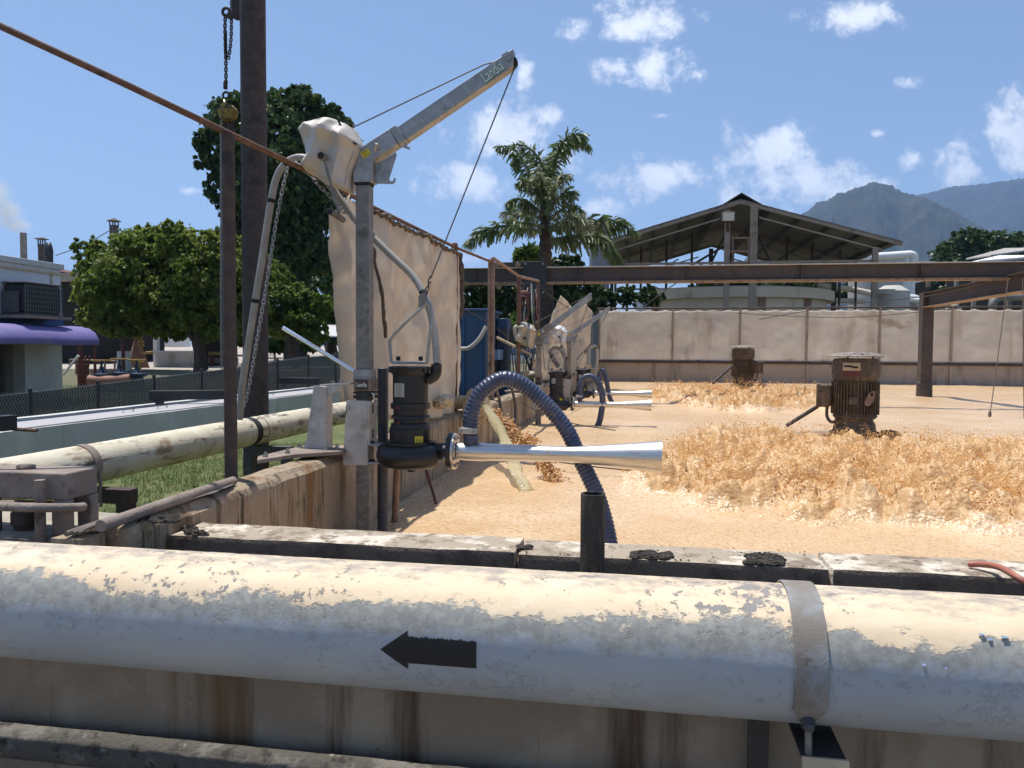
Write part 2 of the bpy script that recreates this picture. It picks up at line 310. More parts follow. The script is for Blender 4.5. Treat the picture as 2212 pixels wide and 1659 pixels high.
# ------------------------------------------------------------------ mesh helpers
WL = {}
def wl(o): return WL.get(o.name, Vector((0, 0, 0))) if o is not None else Vector((0, 0, 0))
def tag(o, label=None, cat=None, group=None, kind=None):
    if label: o['label'] = label
    if cat: o['category'] = cat
    if group: o['group'] = group
    if kind: o['kind'] = kind
    return o
def thing(name, label, cat, loc=(0, 0, 0), group=None):
    o = bpy.data.objects.new(name, None); o.empty_display_size = .1; col.objects.link(o); o.location = Vector(loc); WL[o.name] = Vector(loc)
    return tag(o, label, cat, group)
def frame_for(d):
    d = Vector(d).normalized(); a = Vector((0, 0, 1)) if abs(d.z) < .9 else Vector((1, 0, 0))
    x = a.cross(d).normalized(); return x, d.cross(x)
def smooth_path(pts, n=8):
    pts = [Vector(p) for p in pts]; o = []
    for i in range(len(pts) - 1):
        p0 = pts[max(i - 1, 0)]; p1 = pts[i]; p2 = pts[i + 1]; p3 = pts[min(i + 2, len(pts) - 1)]
        for k in range(n):
            t = k / n; o.append(.5 * ((2 * p1) + (p2 - p0) * t + (2 * p0 - 5 * p1 + 4 * p2 - p3) * t * t + (3 * p1 - p0 - 3 * p2 + p3) * t ** 3))
    o.append(pts[-1]); return o
class MB:
    def __init__(s): s.v = []; s.f = []
    def add(s, vs, fs):
        k = len(s.v); s.v += [tuple(v) for v in vs]; s.f += [tuple(i + k for i in f) for f in fs]; return s
    def box(s, c, size, rot=None):
        hx, hy, hz = [a / 2 for a in size]; vs = [Vector((x, y, z)) for x in (-hx, hx) for y in (-hy, hy) for z in (-hz, hz)]
        if rot is not None:
            m = rot if isinstance(rot, Matrix) else Euler(rot).to_matrix(); vs = [m @ v for v in vs]
        c = Vector(c); return s.add([v + c for v in vs], [(0, 1, 3, 2), (4, 6, 7, 5), (0, 4, 5, 1), (2, 3, 7, 6), (0, 2, 6, 4), (1, 5, 7, 3)])
    def bx(s, x0, x1, y0, y1, z0, z1): return s.box(((x0 + x1) / 2, (y0 + y1) / 2, (z0 + z1) / 2), (abs(x1 - x0), abs(y1 - y0), abs(z1 - z0)))
    def bar(s, a, b, w, h, up=(0, 0, 1)):
        a = Vector(a); b = Vector(b); d = (b - a); ln = d.length; d.normalize(); u = Vector(up)
        x = d.cross(u)
        if x.length < 1e-4: x = d.cross(Vector((1, 0, 0)))
        x.normalize(); z = x.cross(d); m = Matrix((x, d, z)).transposed(); return s.box((a + b) / 2, (w, ln, h), m)
    def tube(s, pts, r, seg=12, cap=True, rs=None, inner=None):
        pts = [Vector(p) for p in pts]; n = len(pts); vs = []; fs = []
        x, y = None, None
        for i, p in enumerate(pts):
            d = (pts[min(i + 1, n - 1)] - pts[max(i - 1, 0)]).normalized()
            if x is None: x, y = frame_for(d)
            else:
                x = (x - d * x.dot(d)).normalized(); y = d.cross(x)
            rr = rs[i] if rs is not None else r
            for k in range(seg):
                a = 2 * math.pi * k / seg; vs.append(p + (x * math.cos(a) + y * math.sin(a)) * rr)
        for i in range(n - 1):
            for k in range(seg):
                k2 = (k + 1) % seg; fs.append((i * seg + k, i * seg + k2, (i + 1) * seg + k2, (i + 1) * seg + k))
        if cap: fs.append(tuple(range(seg - 1, -1, -1))); fs.append(tuple((n - 1) * seg + k for k in range(seg)))
        return s.add(vs, fs)
    def lathe(s, prof, origin, axis, seg=24, cap=True):
        """prof: (distance along axis, radius)"""
        origin = Vector(origin); axis = Vector(axis).normalized(); x, y = frame_for(axis); vs = []; fs = []
        for (t, r) in prof:
            for k in range(seg):
                a = 2 * math.pi * k / seg; vs.append(origin + axis * t + (x * math.cos(a) + y * math.sin(a)) * r)
        n = len(prof)
        for i in range(n - 1):
            for k in range(seg):
                k2 = (k + 1) % seg; fs.append((i * seg + k, i * seg + k2, (i + 1) * seg + k2, (i + 1) * seg + k))
        if cap: fs.append(tuple(range(seg - 1, -1, -1))); fs.append(tuple((n - 1) * seg + k for k in range(seg)))
        return s.add(vs, fs)
    def prism(s, poly, off):
        """closed 3-D polygon extruded by the vector off"""
        off = Vector(off); p = [Vector(q) for q in poly]; n = len(p); vs = p + [q + off for q in p]
        fs = [tuple(range(n - 1, -1, -1)), tuple(range(n, 2 * n))] + [(i, (i + 1) % n, n + (i + 1) % n, n + i) for i in range(n)]
        return s.add(vs, fs)
    def torus(s, c, axis, R_, r, seg=24, sub=8, arc=(0, 2 * math.pi)):
        x, y = frame_for(axis); c = Vector(c); full = abs(arc[1] - arc[0] - 2 * math.pi) < 1e-6
        pts = [c + (x * math.cos(a) + y * math.sin(a)) * R_ for a in np.linspace(arc[0], arc[1], seg + 1)]
        return s.tube(pts, r, sub, cap=not full)
    def ball(s, c, r, seg=10, rings=7, jitter=0, rnd=None):
        c = Vector(c); r = Vector(r) if not isinstance(r, (int, float)) else Vector((r, r, r)); vs = []; fs = []
        for i in range(rings + 1):
            th = math.pi * i / rings
            for k in range(seg):
                a = 2 * math.pi * k / seg; q = 1 + (rnd.uniform(-jitter, jitter) if rnd else 0)
                vs.append(c + Vector((r.x * math.sin(th) * math.cos(a) * q, r.y * math.sin(th) * math.sin(a) * q, r.z * math.cos(th) * q)))
        for i in range(rings):
            for k in range(seg): fs.append((i * seg + k, i * seg + (k + 1) % seg, (i + 1) * seg + (k + 1) % seg, (i + 1) * seg + k))
        return s.add(vs, fs)
    def build(s, name, material, parent=None, bevel=0, smooth=35, origin=None, solid=0, sub=0, recalc=True, doubles=0):
        vs = np.array(s.v, dtype=float)
        if parent is None:
            if origin is None:
                mn = vs.min(0); mx = vs.max(0); origin = Vector(((mn[0] + mx[0]) / 2, (mn[1] + mx[1]) / 2, mn[2]))
            o0 = Vector(origin)
        else: o0 = wl(parent)
        me = bpy.data.meshes.new(name); me.from_pydata((vs - np.array(o0)).tolist(), [], s.f)
        if recalc or doubles:
            bm = bmesh.new(); bm.from_mesh(me)
            if doubles: bmesh.ops.remove_doubles(bm, verts=bm.verts, dist=doubles)
            bmesh.ops.recalc_face_normals(bm, faces=bm.faces); bm.to_mesh(me); bm.free()
        return finish(name, me, material, parent, o0, bevel, smooth, solid, sub)
def finish(name, me, material, parent, o0, bevel=0, smooth=35, solid=0, sub=0):
    if smooth:
        me.polygons.foreach_set('use_smooth', [True] * len(me.polygons))
        if smooth < 180: me.set_sharp_from_angle(angle=R(smooth))
    ob = bpy.data.objects.new(name, me); col.objects.link(ob)
    if material: me.materials.append(MATS[material] if isinstance(material, str) else material)
    if parent is None: ob.location = o0; WL[ob.name] = Vector(o0)
    else: ob.parent = parent; WL[ob.name] = Vector(o0)
    if bevel:
        m = ob.modifiers.new('bevel', 'BEVEL'); m.width = bevel; m.segments = 2; m.limit_method = 'ANGLE'; m.angle_limit = R(40)
    if sub:
        m = ob.modifiers.new('sub', 'SUBSURF'); m.levels = sub; m.render_levels = sub
    if solid:
        m = ob.modifiers.new('solid', 'SOLIDIFY'); m.thickness = solid; m.offset = 0
    return ob
def copy_tree(o, parent=None):
    c = o.copy(); col.objects.link(c); c.parent = parent; WL[c.name] = wl(o)
    for ch in o.children: copy_tree(ch, c)
    return c
def linkobj(name, me, parent, loc, rot=None, scale=None):
    ob = bpy.data.objects.new(name, me); col.objects.link(ob); ob.parent = parent; ob.location = Vector(loc) - wl(parent)
    if rot is not None: ob.rotation_euler = rot if not isinstance(rot, Matrix) else rot.to_euler()
    if scale is not None: ob.scale = scale
    WL[ob.name] = Vector(loc); return ob
def meshonly(mb, name, material, smooth=35):
    me = bpy.data.meshes.new(name); me.from_pydata(mb.v, [], mb.f); bm = bmesh.new(); bm.from_mesh(me); bmesh.ops.recalc_face_normals(bm, faces=bm.faces); bm.to_mesh(me); bm.free()
    if smooth: me.polygons.foreach_set('use_smooth', [True] * len(me.polygons)); me.set_sharp_from_angle(angle=R(smooth))
    me.materials.append(MATS[material]); return me
def text(name, body, material, parent, loc, rot, size, sx=1.0, extrude=.0006, offset=0.0, shear=0):
    cu = bpy.data.curves.new(name, 'FONT'); cu.body = body; cu.size = size; cu.extrude = extrude; cu.offset = offset; cu.align_x = 'CENTER'; cu.align_y = 'CENTER'; cu.shear = shear
    tmp = bpy.data.objects.new(name, cu); col.objects.link(tmp); dg = bpy.context.evaluated_depsgraph_get(); me = bpy.data.meshes.new_from_object(tmp.evaluated_get(dg)); bpy.data.objects.remove(tmp)
    me.materials.clear(); me.materials.append(MATS[material]); return linkobj(name, me, parent, loc, rot, (sx, 1, 1))
def npmesh(name, V, F, material, parent=None, smooth=180, origin=(0, 0, 0)):
    """fast mesh from arrays; F is (n,3) or (n,4)"""
    o0 = wl(parent) if parent is not None else Vector(origin)
    V = np.asarray(V, dtype=np.float32) - np.array(o0, dtype=np.float32); F = np.asarray(F, dtype=np.int32); k = F.shape[1]
    me = bpy.data.meshes.new(name); me.vertices.add(len(V)); me.vertices.foreach_set('co', V.ravel()); me.loops.add(F.size); me.loops.foreach_set('vertex_index', F.ravel())
    me.polygons.add(len(F)); me.polygons.foreach_set('loop_start', np.arange(0, F.size, k, dtype=np.int32)); me.polygons.foreach_set('loop_total', np.full(len(F), k, dtype=np.int32))
    me.update(calc_edges=True); me.validate()
    return finish(name, me, material, parent, o0, smooth=smooth)
# value noise
def _h(ix, iy, seed):
    n = (ix.astype(np.int64) * 374761393 + iy.astype(np.int64) * 668265263 + seed * 974634777) & 0x7fffffff
    n = ((n ^ (n >> 13)) * 1274126177) & 0x7fffffff; return ((n ^ (n >> 16)) & 0xffff) / 65535.0
def vn(x, y, seed=0):
    ix = np.floor(x); iy = np.floor(y); fx = x - ix; fy = y - iy; fx = fx * fx * (3 - 2 * fx); fy = fy * fy * (3 - 2 * fy)
    a = _h(ix, iy, seed); b = _h(ix + 1, iy, seed); c = _h(ix, iy + 1, seed); d = _h(ix + 1, iy + 1, seed)
    return (a * (1 - fx) + b * fx) * (1 - fy) + (c * (1 - fx) + d * fx) * fy
def fbm(x, y, oct=5, seed=0, gain=.5):
    s = 0; a = 1; t = 0
    for o in range(oct): s = s + a * vn(x * 2 ** o, y * 2 ** o, seed + o * 17); t += a; a *= gain
    return s / t
def sst(t): t = np.clip(t, 0, 1); return t * t * (3 - 2 * t)
def gz(x, y):
    """height of the ground: flat by the tank, rising behind the fence"""
    x = np.asarray(x, float); y = np.asarray(y, float)
    return (0.9 * sst((y - 9) / 16) + 1.1 * sst((y - 25) / 50)) * sst((-x - 8.5) / 3) + .0

def _h1(ix, iy, seed):
    n = (ix * 374761393 + iy * 668265263 + seed * 974634777) & 0x7fffffff
    n = ((n ^ (n >> 13)) * 1274126177) & 0x7fffffff; return ((n ^ (n >> 16)) & 0xffff) / 65535.0
def N1(x, y, seed=3, oct=3):
    s = 0.0; a = 1.0; t = 0.0
    for o in range(oct):
        ix = math.floor(x); iy = math.floor(y); fx = x - ix; fy = y - iy; fx = fx * fx * (3 - 2 * fx); fy = fy * fy * (3 - 2 * fy); sd = seed + o * 17
        s += a * ((_h1(ix, iy, sd) * (1 - fx) + _h1(ix + 1, iy, sd) * fx) * (1 - fy) + (_h1(ix, iy + 1, sd) * (1 - fx) + _h1(ix + 1, iy + 1, sd) * fx) * fy); t += a; a *= .5; x *= 2; y *= 2
    return s / t - .5
def ZM(x0, y0, s):
    return lambda x, y: ((x0 + x / s) / 1.15732, (y0 + y / s) / 1.15732)
z6 = ZM(540, 760, 2.861); z5 = ZM(0, 900, 3.19); z3 = ZM(700, 100, 2.592); z1 = ZM(1000, 820, 2.86); z2 = ZM(1100, 640, 3.457)
zh = ZM(440, 0, 2.9625); z4 = ZM(0, 520, 3.456); zs = ZM(1440, 440, 2.962); zr = ZM(1960, 400, 2.765); zp = ZM(1700, 820, 2.572)
zq = ZM(560, 360, 2.765); zt = ZM(900, 400, 2.766); zv = ZM(140, 840, 4.254); zw = ZM(2160, 560, 5.53); zpalm = ZM(1100, 280, 3.318)
HW = .987; NW = .906; FZ = .50          # height of the tank wall, level of the foam

# ------------------------------------------------------------------ ground and far hills
def grid_sheet(name, xs, ys, zf, material, label=None, kind='structure', smooth=180):
    X, Y = np.meshgrid(xs, ys); V = np.stack([X, Y, zf(X, Y)], -1).reshape(-1, 3); nx = len(xs); ny = len(ys)
    i = np.arange(nx - 1)[None, :] + np.arange(ny - 1)[:, None] * nx; F = np.stack([i, i + 1, i + nx + 1, i + nx], -1).reshape(-1, 4)
    o = npmesh(name, V, F, material, smooth=smooth); tag(o, label, None, None, kind); return o
xs = np.unique(np.concatenate([np.linspace(-7000, -120, 24), np.linspace(-120, 60, 181), np.linspace(60, 7000, 24)]))
ys = np.unique(np.concatenate([np.linspace(-3000, -20, 12), np.linspace(-20, 160, 181), np.linspace(160, 8000, 30)]))
grid_sheet('ground', xs, ys, lambda x, y: gz(x, y) - .012 * ((x > -2.2) & (y > 2.2)), 'ground', 'dry grassy ground around the concrete tank')
grid_sheet('lawn', np.linspace(-8.4, -2.2, 63), np.linspace(2.4, 24, 100), lambda x, y: .006 + .02 * fbm(x * 1.3, y * 1.3, 4, 3), 'lawn', 'lawn strip between tank wall and concrete channel')
grid_sheet('bounce_pad', np.linspace(-9, 9, 30), np.linspace(-5, 2.09, 14), lambda x, y: x * 0 + .012, 'walkpave', 'unseen concrete pad added in front of the tank to bounce warm light')  # unseen pad added to bounce warm light onto the wall and pipe
grid_sheet('yard_pavement', np.linspace(-70, -11.6, 80), np.linspace(24, 75, 80), lambda x, y: gz(x, y) + .012, 'yardpave', 'pale paved yard beyond the chain link fence')
# grass blades on the lawn
n = 52000
gx = rng.uniform(-7.0, -2.25, n); gy = 2.6 + 9.5 * rng.random(n) ** 1.3
keep = fbm(gx * 2, gy * 2, 3, 5) > .33; gx = gx[keep]; gy = gy[keep]; n = len(gx)
hgt = rng.uniform(.025, .075, n); ang = rng.uniform(0, 6.28, n); lean = rng.uniform(-.05, .05, (n, 2)); wd = rng.uniform(.003, .006, n)
b0 = np.stack([gx, gy, np.full(n, .008)], -1); dx = np.stack([np.cos(ang) * wd, np.sin(ang) * wd, np.zeros(n)], -1)
tp = b0 + np.stack([lean[:, 0], lean[:, 1], hgt], -1); V = np.stack([b0 - dx, b0 + dx, tp], 1).reshape(-1, 3); F = np.arange(3 * n).reshape(-1, 3)
tag(npmesh('grass', V, F, 'grassblade'), 'short trodden grass below the cream pipe', None, None, 'stuff')

def mountain(name, label, ridge, Rd, seed, depth):
    xs_ = np.array([p[0] for p in ridge], float); ys_ = np.array([p[1] for p in ridge], float)
    dirs = [ray(x, y) for x, y in zip(xs_, ys_)]
    az = np.array([math.atan2(d.x, d.y) for d in dirs]); el = np.array([d.z / math.hypot(d.x, d.y) for d in dirs])
    A = np.linspace(az[0], az[-1], 420); E = np.interp(A, az, el); T = np.linspace(0, 1, 70)
    AA, TT = np.meshgrid(A, T); EE = np.interp(AA, A, E)
    rad = Rd + (TT - .72) * depth + 120 * (fbm(AA * 40, TT * 4, 4, seed) - .5)
    prof = np.where(TT < .72, sst(TT / .72) ** 1.0, 1 - .9 * sst((TT - .72) / .28))
    wx = np.sin(AA) * rad; wy = np.cos(AA) * rad; rg0 = sum(abs(2 * vn(wx / (420 / 2 ** o) + .6 * vn(wy / 300, wx / 300, seed), wy / (420 / 2 ** o), seed + 3 + o) - 1) * .55 ** o for o in range(5)); spur = .55 - rg0 / 1.6
    z = EE * Rd * prof * (1 + .50 * spur * (1 - np.exp(-((TT - .72) / .16) ** 2))) + 11 * (fbm(AA * 900, TT * 60, 3, seed + 9) - .5) * (TT > .1)
    z = z + 1.6 - 4 * (TT < .02)
    V = np.stack([np.sin(AA) * rad, np.cos(AA) * rad, z], -1).reshape(-1, 3); nx = 420
    i = np.arange(nx - 1)[None, :] + np.arange(69)[:, None] * nx; F = np.stack([i, i + 1, i + nx + 1, i + nx], -1).reshape(-1, 4)
    return tag(npmesh(name, V, F, 'mountain'), label, None, None, 'structure')
mountain('mountain', 'nearer forested mountain behind the shed roof', [(1380, 745), (1500, 690), (1620, 560), (1700, 500), (1757, 462), (1800, 441), (1840, 424), (1885, 415), (1930, 425), (1990, 447), (2060, 480), (2130, 520), (2230, 570), (2400, 610), (2700, 660), (3100, 740)], 2300, 5, 1300)
mountain('mountain', 'paler farther mountain ridge at the edge of view', [(1300, 750), (1600, 640), (1800, 500), (1950, 432), (2010, 420), (2060, 408), (2130, 400), (2212, 391), (2330, 372), (2500, 400), (2800, 480), (3300, 700)], 3900, 8, 1700)

# ------------------------------------------------------------------ concrete tank
def disp(V, amp, s=6.0, seed=0):
    o = np.empty_like(V)
    o[:, 0] = fbm(V[:, 1] * s + V[:, 2] * s * .7, V[:, 2] * s - V[:, 0] * s * .3, 4, seed); o[:, 1] = fbm(V[:, 0] * s + 9, V[:, 2] * s + V[:, 1] * s * .5, 4, seed + 1); o[:, 2] = fbm(V[:, 0] * s + 3, V[:, 1] * s + 5, 4, seed + 2)
    return V + (o - .5) * 2 * amp
def rough_block(name, b, res, amp, material, parent=None, s=6.0, seed=0, chip=0.0):
    x0, x1, y0, y1, z0, z1 = b; c = [np.linspace(p, q, max(2, int(math.ceil((q - p) / r)) + 1)) for p, q, r in ((x0, x1, res[0]), (y0, y1, res[1]), (z0, z1, res[2]))]
    Vs = []; Fs = []; k = 0
    for ax in range(3):
        a, bb = [i for i in range(3) if i != ax]
        for sd in (0, 1):
            A, B = np.meshgrid(c[a], c[bb]); V = np.zeros((A.size, 3)); V[:, a] = A.ravel(); V[:, bb] = B.ravel(); V[:, ax] = c[ax][-1 if sd else 0]
            nx = len(c[a]); ny = len(c[bb]); i = np.arange(nx - 1)[None, :] + np.arange(ny - 1)[:, None] * nx; f = np.stack([i, i + 1, i + nx + 1, i + nx], -1).reshape(-1, 4)
            flip = (sd == 0) != (ax == 1)
            if flip: f = f[:, ::-1]
            Vs.append(V); Fs.append(f + k); k += len(V)
    V = np.concatenate(Vs); F = np.concatenate(Fs)
    if chip:   # worn arrises: pull edge vertices inwards
        near = np.zeros(len(V)); 
        for ax, (p, q) in enumerate(((x0, x1), (y0, y1), (z0, z1))): near += (np.minimum(abs(V[:, ax] - p), abs(V[:, ax] - q)) < 1e-6)
        ctr = np.array([(x0 + x1) / 2, (y0 + y1) / 2, (z0 + z1) / 2]); e = near >= 2
        q = fbm(V[:, 0] * 5, V[:, 1] * 5 + V[:, 2] * 3, 4, seed + 7) * chip
        for ax in (0, 1, 2):
            onf = np.minimum(abs(V[:, ax] - (x0, y0, z0)[ax]), abs(V[:, ax] - (x1, y1, z1)[ax])) < 1e-6
            V[:, ax] -= np.where(e & onf, np.sign(V[:, ax] - ctr[ax]) * q, 0)
    V = disp(V, amp, s, seed)
    return npmesh(name, V, F, material, parent, smooth=40, origin=((x0 + x1) / 2, (y0 + y1) / 2, z0))
wl_near = thing('tank_wall', 'near concrete tank wall with pale worn coping behind the big pipe', 'wall', (2, 2.4, 0))
rough_block('wall_face', (-1.76, 9, 2.60, 2.785, 0, NW - .085), (.1, .06, .12), .004, 'frontwall', wl_near, seed=2)
cx = [-1.748, -.42, .62, 2.4, 5.5, 9]
for i in range(5):
    cp_ = rough_block('coping', (cx[i] + .0015, cx[i + 1] - .0015, 2.58 + (i % 2) * .006, 2.80, NW - .085, NW - .005 * (i % 2)), (.025, .02, .02), .0035, 'coping', wl_near, s=9, seed=4 + i, chip=.008); cp_.data.materials.append(MATS['copingface']); cp_.data.polygons.foreach_set('material_index', [1 if p_.normal.y < -.6 else 0 for p_ in cp_.data.polygons])  # front-facing sides get a darker colour: stain plus their shade painted in
wl_left = thing('tank_wall', 'long stained concrete tank wall below the cranes', 'wall', (-2, 15, 0))
lw_ = rough_block('wall_face', (-1.945, -1.75, 2.37, 29.8, 0, HW), (.04, .06, .04), .008, 'wallstain', wl_left, s=5, seed=21, chip=.035)
rough_block('wall_end', (-1.945, -1.82, 2.215, 2.358, 0, HW - .012), (.04, .04, .06), .006, 'wallstain', wl_left, s=5, seed=23, chip=.02)
wl_far = thing('tank_wall', 'far concrete tank wall below the tarpaulin screen', 'wall', (10, 29.8, 0))
FWZ = PY(1600, 778, 29.6).z
rough_block('wall_face', (-1.74, 25, 29.6, 29.85, 0, FWZ), (.4, .2, .2), .012, 'farwall', wl_far, s=1.5, seed=31)
for X in np.arange(PY(1452, 800, 29.6).x, 24, 2.45):
    w_ = MB(); w_.bx(X - .04, X + .04, 29.52, 29.6, 0, FWZ - .02); w_.build('buttress', 'farwall', wl_far, bevel=.01)
# low front wall left of the tank, below the big pipe
fw_ = rough_block('low_wall', (-7, 9, 2.10, 2.20, 0, .76), (.07, .05, .07), .004, 'frontwall', s=4, seed=14)
tag(fw_, 'low shaded concrete wall with stains right under the big pipe', 'wall')

# ------------------------------------------------------------------ foam
M1 = PZ(1845, 944, .52); M2 = P(1604, 829, 19.2); M2.z = .52
def splash_field(x, y):
    n1 = fbm(x * .9, y * .9, 4, 40)
    c = PZ(1960, 1018, FZ); e = np.sqrt(((x - c.x) / 2.8) ** 2 + ((y - c.y) / 2.5) ** 2) + (n1 - .5) * .75
    s = sst((1.02 - e) / .16)
    c2 = PZ(1625, 868, FZ); e2 = np.sqrt(((x - c2.x) / 2.35) ** 2 + ((y - c2.y) / 3.0) ** 2) + (n1 - .5) * .6
    s2 = sst((1.0 - e2) / .2)
    # calm water right around the float
    q = np.exp(-(((x - M1.x) / .95) ** 2 + ((y - M1.y + .25) / .7) ** 2)); s = s * (1 - .85 * np.clip(q * 1.6, 0, 1))
    return s, s2
ny, nx = 620, 640
yr = 2.77 * (29.6 / 2.77) ** np.linspace(0, 1, ny); u = np.linspace(0, 1, nx)
Y = np.repeat(yr[:, None], nx, 1); X = -1.752 + u[None, :] * (np.minimum(25, .60 * yr + 2.4) + 1.752)[:, None]
s1, s2 = splash_field(X, Y)
def ridged(x, y, seed): return 1 - abs(2 * vn(x, y, seed) - 1)
def billow(x, y, seed): return abs(2 * vn(x, y, seed) - 1)
turb = .13 * fbm(X * 1.7, Y * 1.7, 3, 60) + .15 * billow(X * 3.2 + .8 * vn(X * 2, Y * 2, 71), Y * 3.2, 61) + .10 * billow(X * 7.5 + vn(X * 5, Y * 5, 72), Y * 7.5 + vn(X * 5, Y * 5, 73), 62) + .055 * billow(X * 16, Y * 16, 63) + .03 * vn(X * 38, Y * 38, 66)
Zf = FZ + .035 * (fbm(X * .45, Y * .45, 3, 50) - .5) * 2 + .012 * (fbm(X * 3, Y * 3, 4, 52) - .5) * 2 + .005 * (vn(X * 26, Y * 26, 54) - .5) + .004 * (vn(X * 55, Y * 55, 55) - .5) + s1 * (turb * 1.15 - .10) + s2 * (turb * 1.05 - .02)
# brown trough in front of the breaking edge
V = np.stack([X, Y, Zf], -1).reshape(-1, 3); i = np.arange(nx - 1)[None, :] + np.arange(ny - 1)[:, None] * nx; F = np.stack([i, i + 1, i + nx + 1, i + nx], -1).reshape(-1, 4)
fo = npmesh('foam', V, F, 'foam'); fo.data.materials.append(MATS['splash'])
sm = np.maximum(s1, s2); fm = (sm[:-1, :-1] + .55 * (vn(X * 6, Y * 6, 70)[:-1, :-1] - .5) > .5).ravel().astype(np.int32); fo.data.polygons.foreach_set('material_index', fm)
tag(fo, 'pale orange foam covering the liquid in the tank', None, None, 'structure')
grid_sheet('water', np.linspace(-1.74, 25, 8), np.linspace(2.77, 29.58, 8), lambda x, y: x * 0 + .36, 'foamdark', 'brown liquid under the foam in the tank')
ph = (1 + 5 ** .5) / 2; ICO_V = np.array([(-1, ph, 0), (1, ph, 0), (-1, -ph, 0), (1, -ph, 0), (0, -1, ph), (0, 1, ph), (0, -1, -ph), (0, 1, -ph), (ph, 0, -1), (ph, 0, 1), (-ph, 0, -1), (-ph, 0, 1)]) / math.sqrt(1 + ph * ph)
ICO_F = np.array([(0, 11, 5), (0, 5, 1), (0, 1, 7), (0, 7, 10), (0, 10, 11), (1, 5, 9), (5, 11, 4), (11, 10, 2), (10, 7, 6), (7, 1, 8), (3, 9, 4), (3, 4, 2), (3, 2, 6), (3, 6, 8), (3, 8, 9), (4, 9, 5), (2, 4, 11), (6, 2, 10), (8, 6, 7), (9, 8, 1)])
OCT_V = np.array([(1, 0, 0), (-1, 0, 0), (0, 1, 0), (0, -1, 0), (0, 0, 1), (0, 0, -1)], float); OCT_F = np.array([(0, 2, 4), (2, 1, 4), (1, 3, 4), (3, 0, 4), (2, 0, 5), (1, 2, 5), (3, 1, 5), (0, 3, 5)])
def droplets(name, label, C, rx, ry, nclu, which, zmax, seed, size):
    r = np.random.default_rng(seed); P_ = []; S_ = []; D_ = []
    aa_ = r.uniform(0, 6.283, nclu); qq = np.sqrt(r.random(nclu)) * 1.05; xx = C.x + np.cos(aa_) * qq * rx; yy = C.y + np.sin(aa_) * qq * ry; sf = splash_field(xx, yy)[which]
    for x, y, s in zip(xx, yy, sf):
        if x > .60 * y + 2.4: continue
        if s < .3 and r.random() > .02: continue
        dirx, diry = x - M1.x if which == 0 else x - M2.x, y - M1.y if which == 0 else y - M2.y
        dl = math.hypot(dirx, diry) + 1e-6; v = np.array([dirx / dl, diry / dl, 0]) * r.uniform(.3, 1.4) + r.normal(0, .5, 3) * [1, 1, 0]; vz = r.uniform(.2, 1.6)
        z0 = FZ + s * r.uniform(.02, zmax) * r.random(); k = r.integers(4, 26); t = np.sort(r.uniform(0, .16, k)); spread = r.uniform(.006, .05)
        p = np.array([x, y, z0]) + np.outer(t, v) + np.stack([0 * t, 0 * t, vz * t - 4.9 * t * t], -1) + r.normal(0, spread, (k, 3))
        P_.append(p); big = r.random() < .25; S_.append((.25 + .75 * r.random(k) ** 3) * size * (1.5 if big else 1)); D_.append(np.tile(v + [0, 0, vz * .6], (k, 1)))
    Pp = np.concatenate(P_); Ss = np.concatenate(S_); Dd = np.concatenate(D_); m = len(Pp)
    Dd /= np.linalg.norm(Dd, axis=1)[:, None] + 1e-6; A = r.normal(size=(m, 3)); A -= Dd * (A * Dd).sum(1)[:, None]; A /= np.linalg.norm(A, axis=1)[:, None]; B = np.cross(Dd, A)
    st = r.uniform(1, 1.9, m); V = Pp[:, None, :] + Ss[:, None, None] * (ICO_V[None, :, 0:1] * Dd[:, None, :] * st[:, None, None] + ICO_V[None, :, 1:2] * A[:, None, :] * r.uniform(.6, 1.2, m)[:, None, None] + ICO_V[None, :, 2:3] * B[:, None, :])
    F = (ICO_F[None] + 12 * np.arange(m)[:, None, None]).reshape(-1, 3)
    tag(npmesh(name, V.reshape(-1, 3), F, 'droplet'), label, None, None, 'stuff')
droplets('foam_splash', 'frothy orange spray thrown up around the nearer aerator motor', PZ(1960, 1010, FZ), 2.85, 2.45, 9500, 0, .30, 5, .0062)
droplets('foam_splash', 'frothy orange spray thrown up around the distant aerator motor', PZ(1625, 868, FZ), 2.5, 3.1, 5200, 1, .42, 6, .0105)

# ------------------------------------------------------------------ the big pipe in front
PYC, PZC, PR = 1.905, .878, .16
def on_pipe(x, y):
    r = ray(x, y); o = CAM; a = r.y ** 2 + r.z ** 2; b = 2 * ((o.y - PYC) * r.y + (o.z - PZC) * r.z); c = (o.y - PYC) ** 2 + (o.z - PZC) ** 2 - PR ** 2
    dd = b * b - 4 * a * c
    if dd < 0: t = -b / (2 * a)
    else: t = (-b - math.sqrt(dd)) / (2 * a)
    p = o + r * t; return p.x, math.atan2(p.z - PZC, p.y - PYC) % (2 * math.pi)
def pipe_pt(x, th, r=PR): return Vector((x, PYC + math.cos(th) * r, PZC + math.sin(th) * r))
bp_ = thing('pipe', 'big horizontal pipe across the front with peeling cream paint', 'pipe', (0, PYC, 0))
px = np.concatenate([np.linspace(-6, -1.8, 20), np.linspace(-1.75, 1.9, 260), np.linspace(1.95, 6, 20)]); th = np.linspace(0, 2 * math.pi, 97)[:-1]
TH, XX = np.meshgrid(th, px); rr = PR + .0011 * (fbm(XX * 9, np.sin(TH) * 3 + 5, 4, 80) - .5) - .0010 * (fbm(XX * 40, TH * 9, 2, 81) > .68)
V = np.stack([XX, PYC + np.cos(TH) * rr, PZC + np.sin(TH) * rr], -1).reshape(-1, 3); k = 96; i = np.arange(k)[None, :] + np.arange(len(px) - 1)[:, None] * k; i2 = (np.arange(k) + 1)[None, :] % k + np.arange(len(px) - 1)[:, None] * k
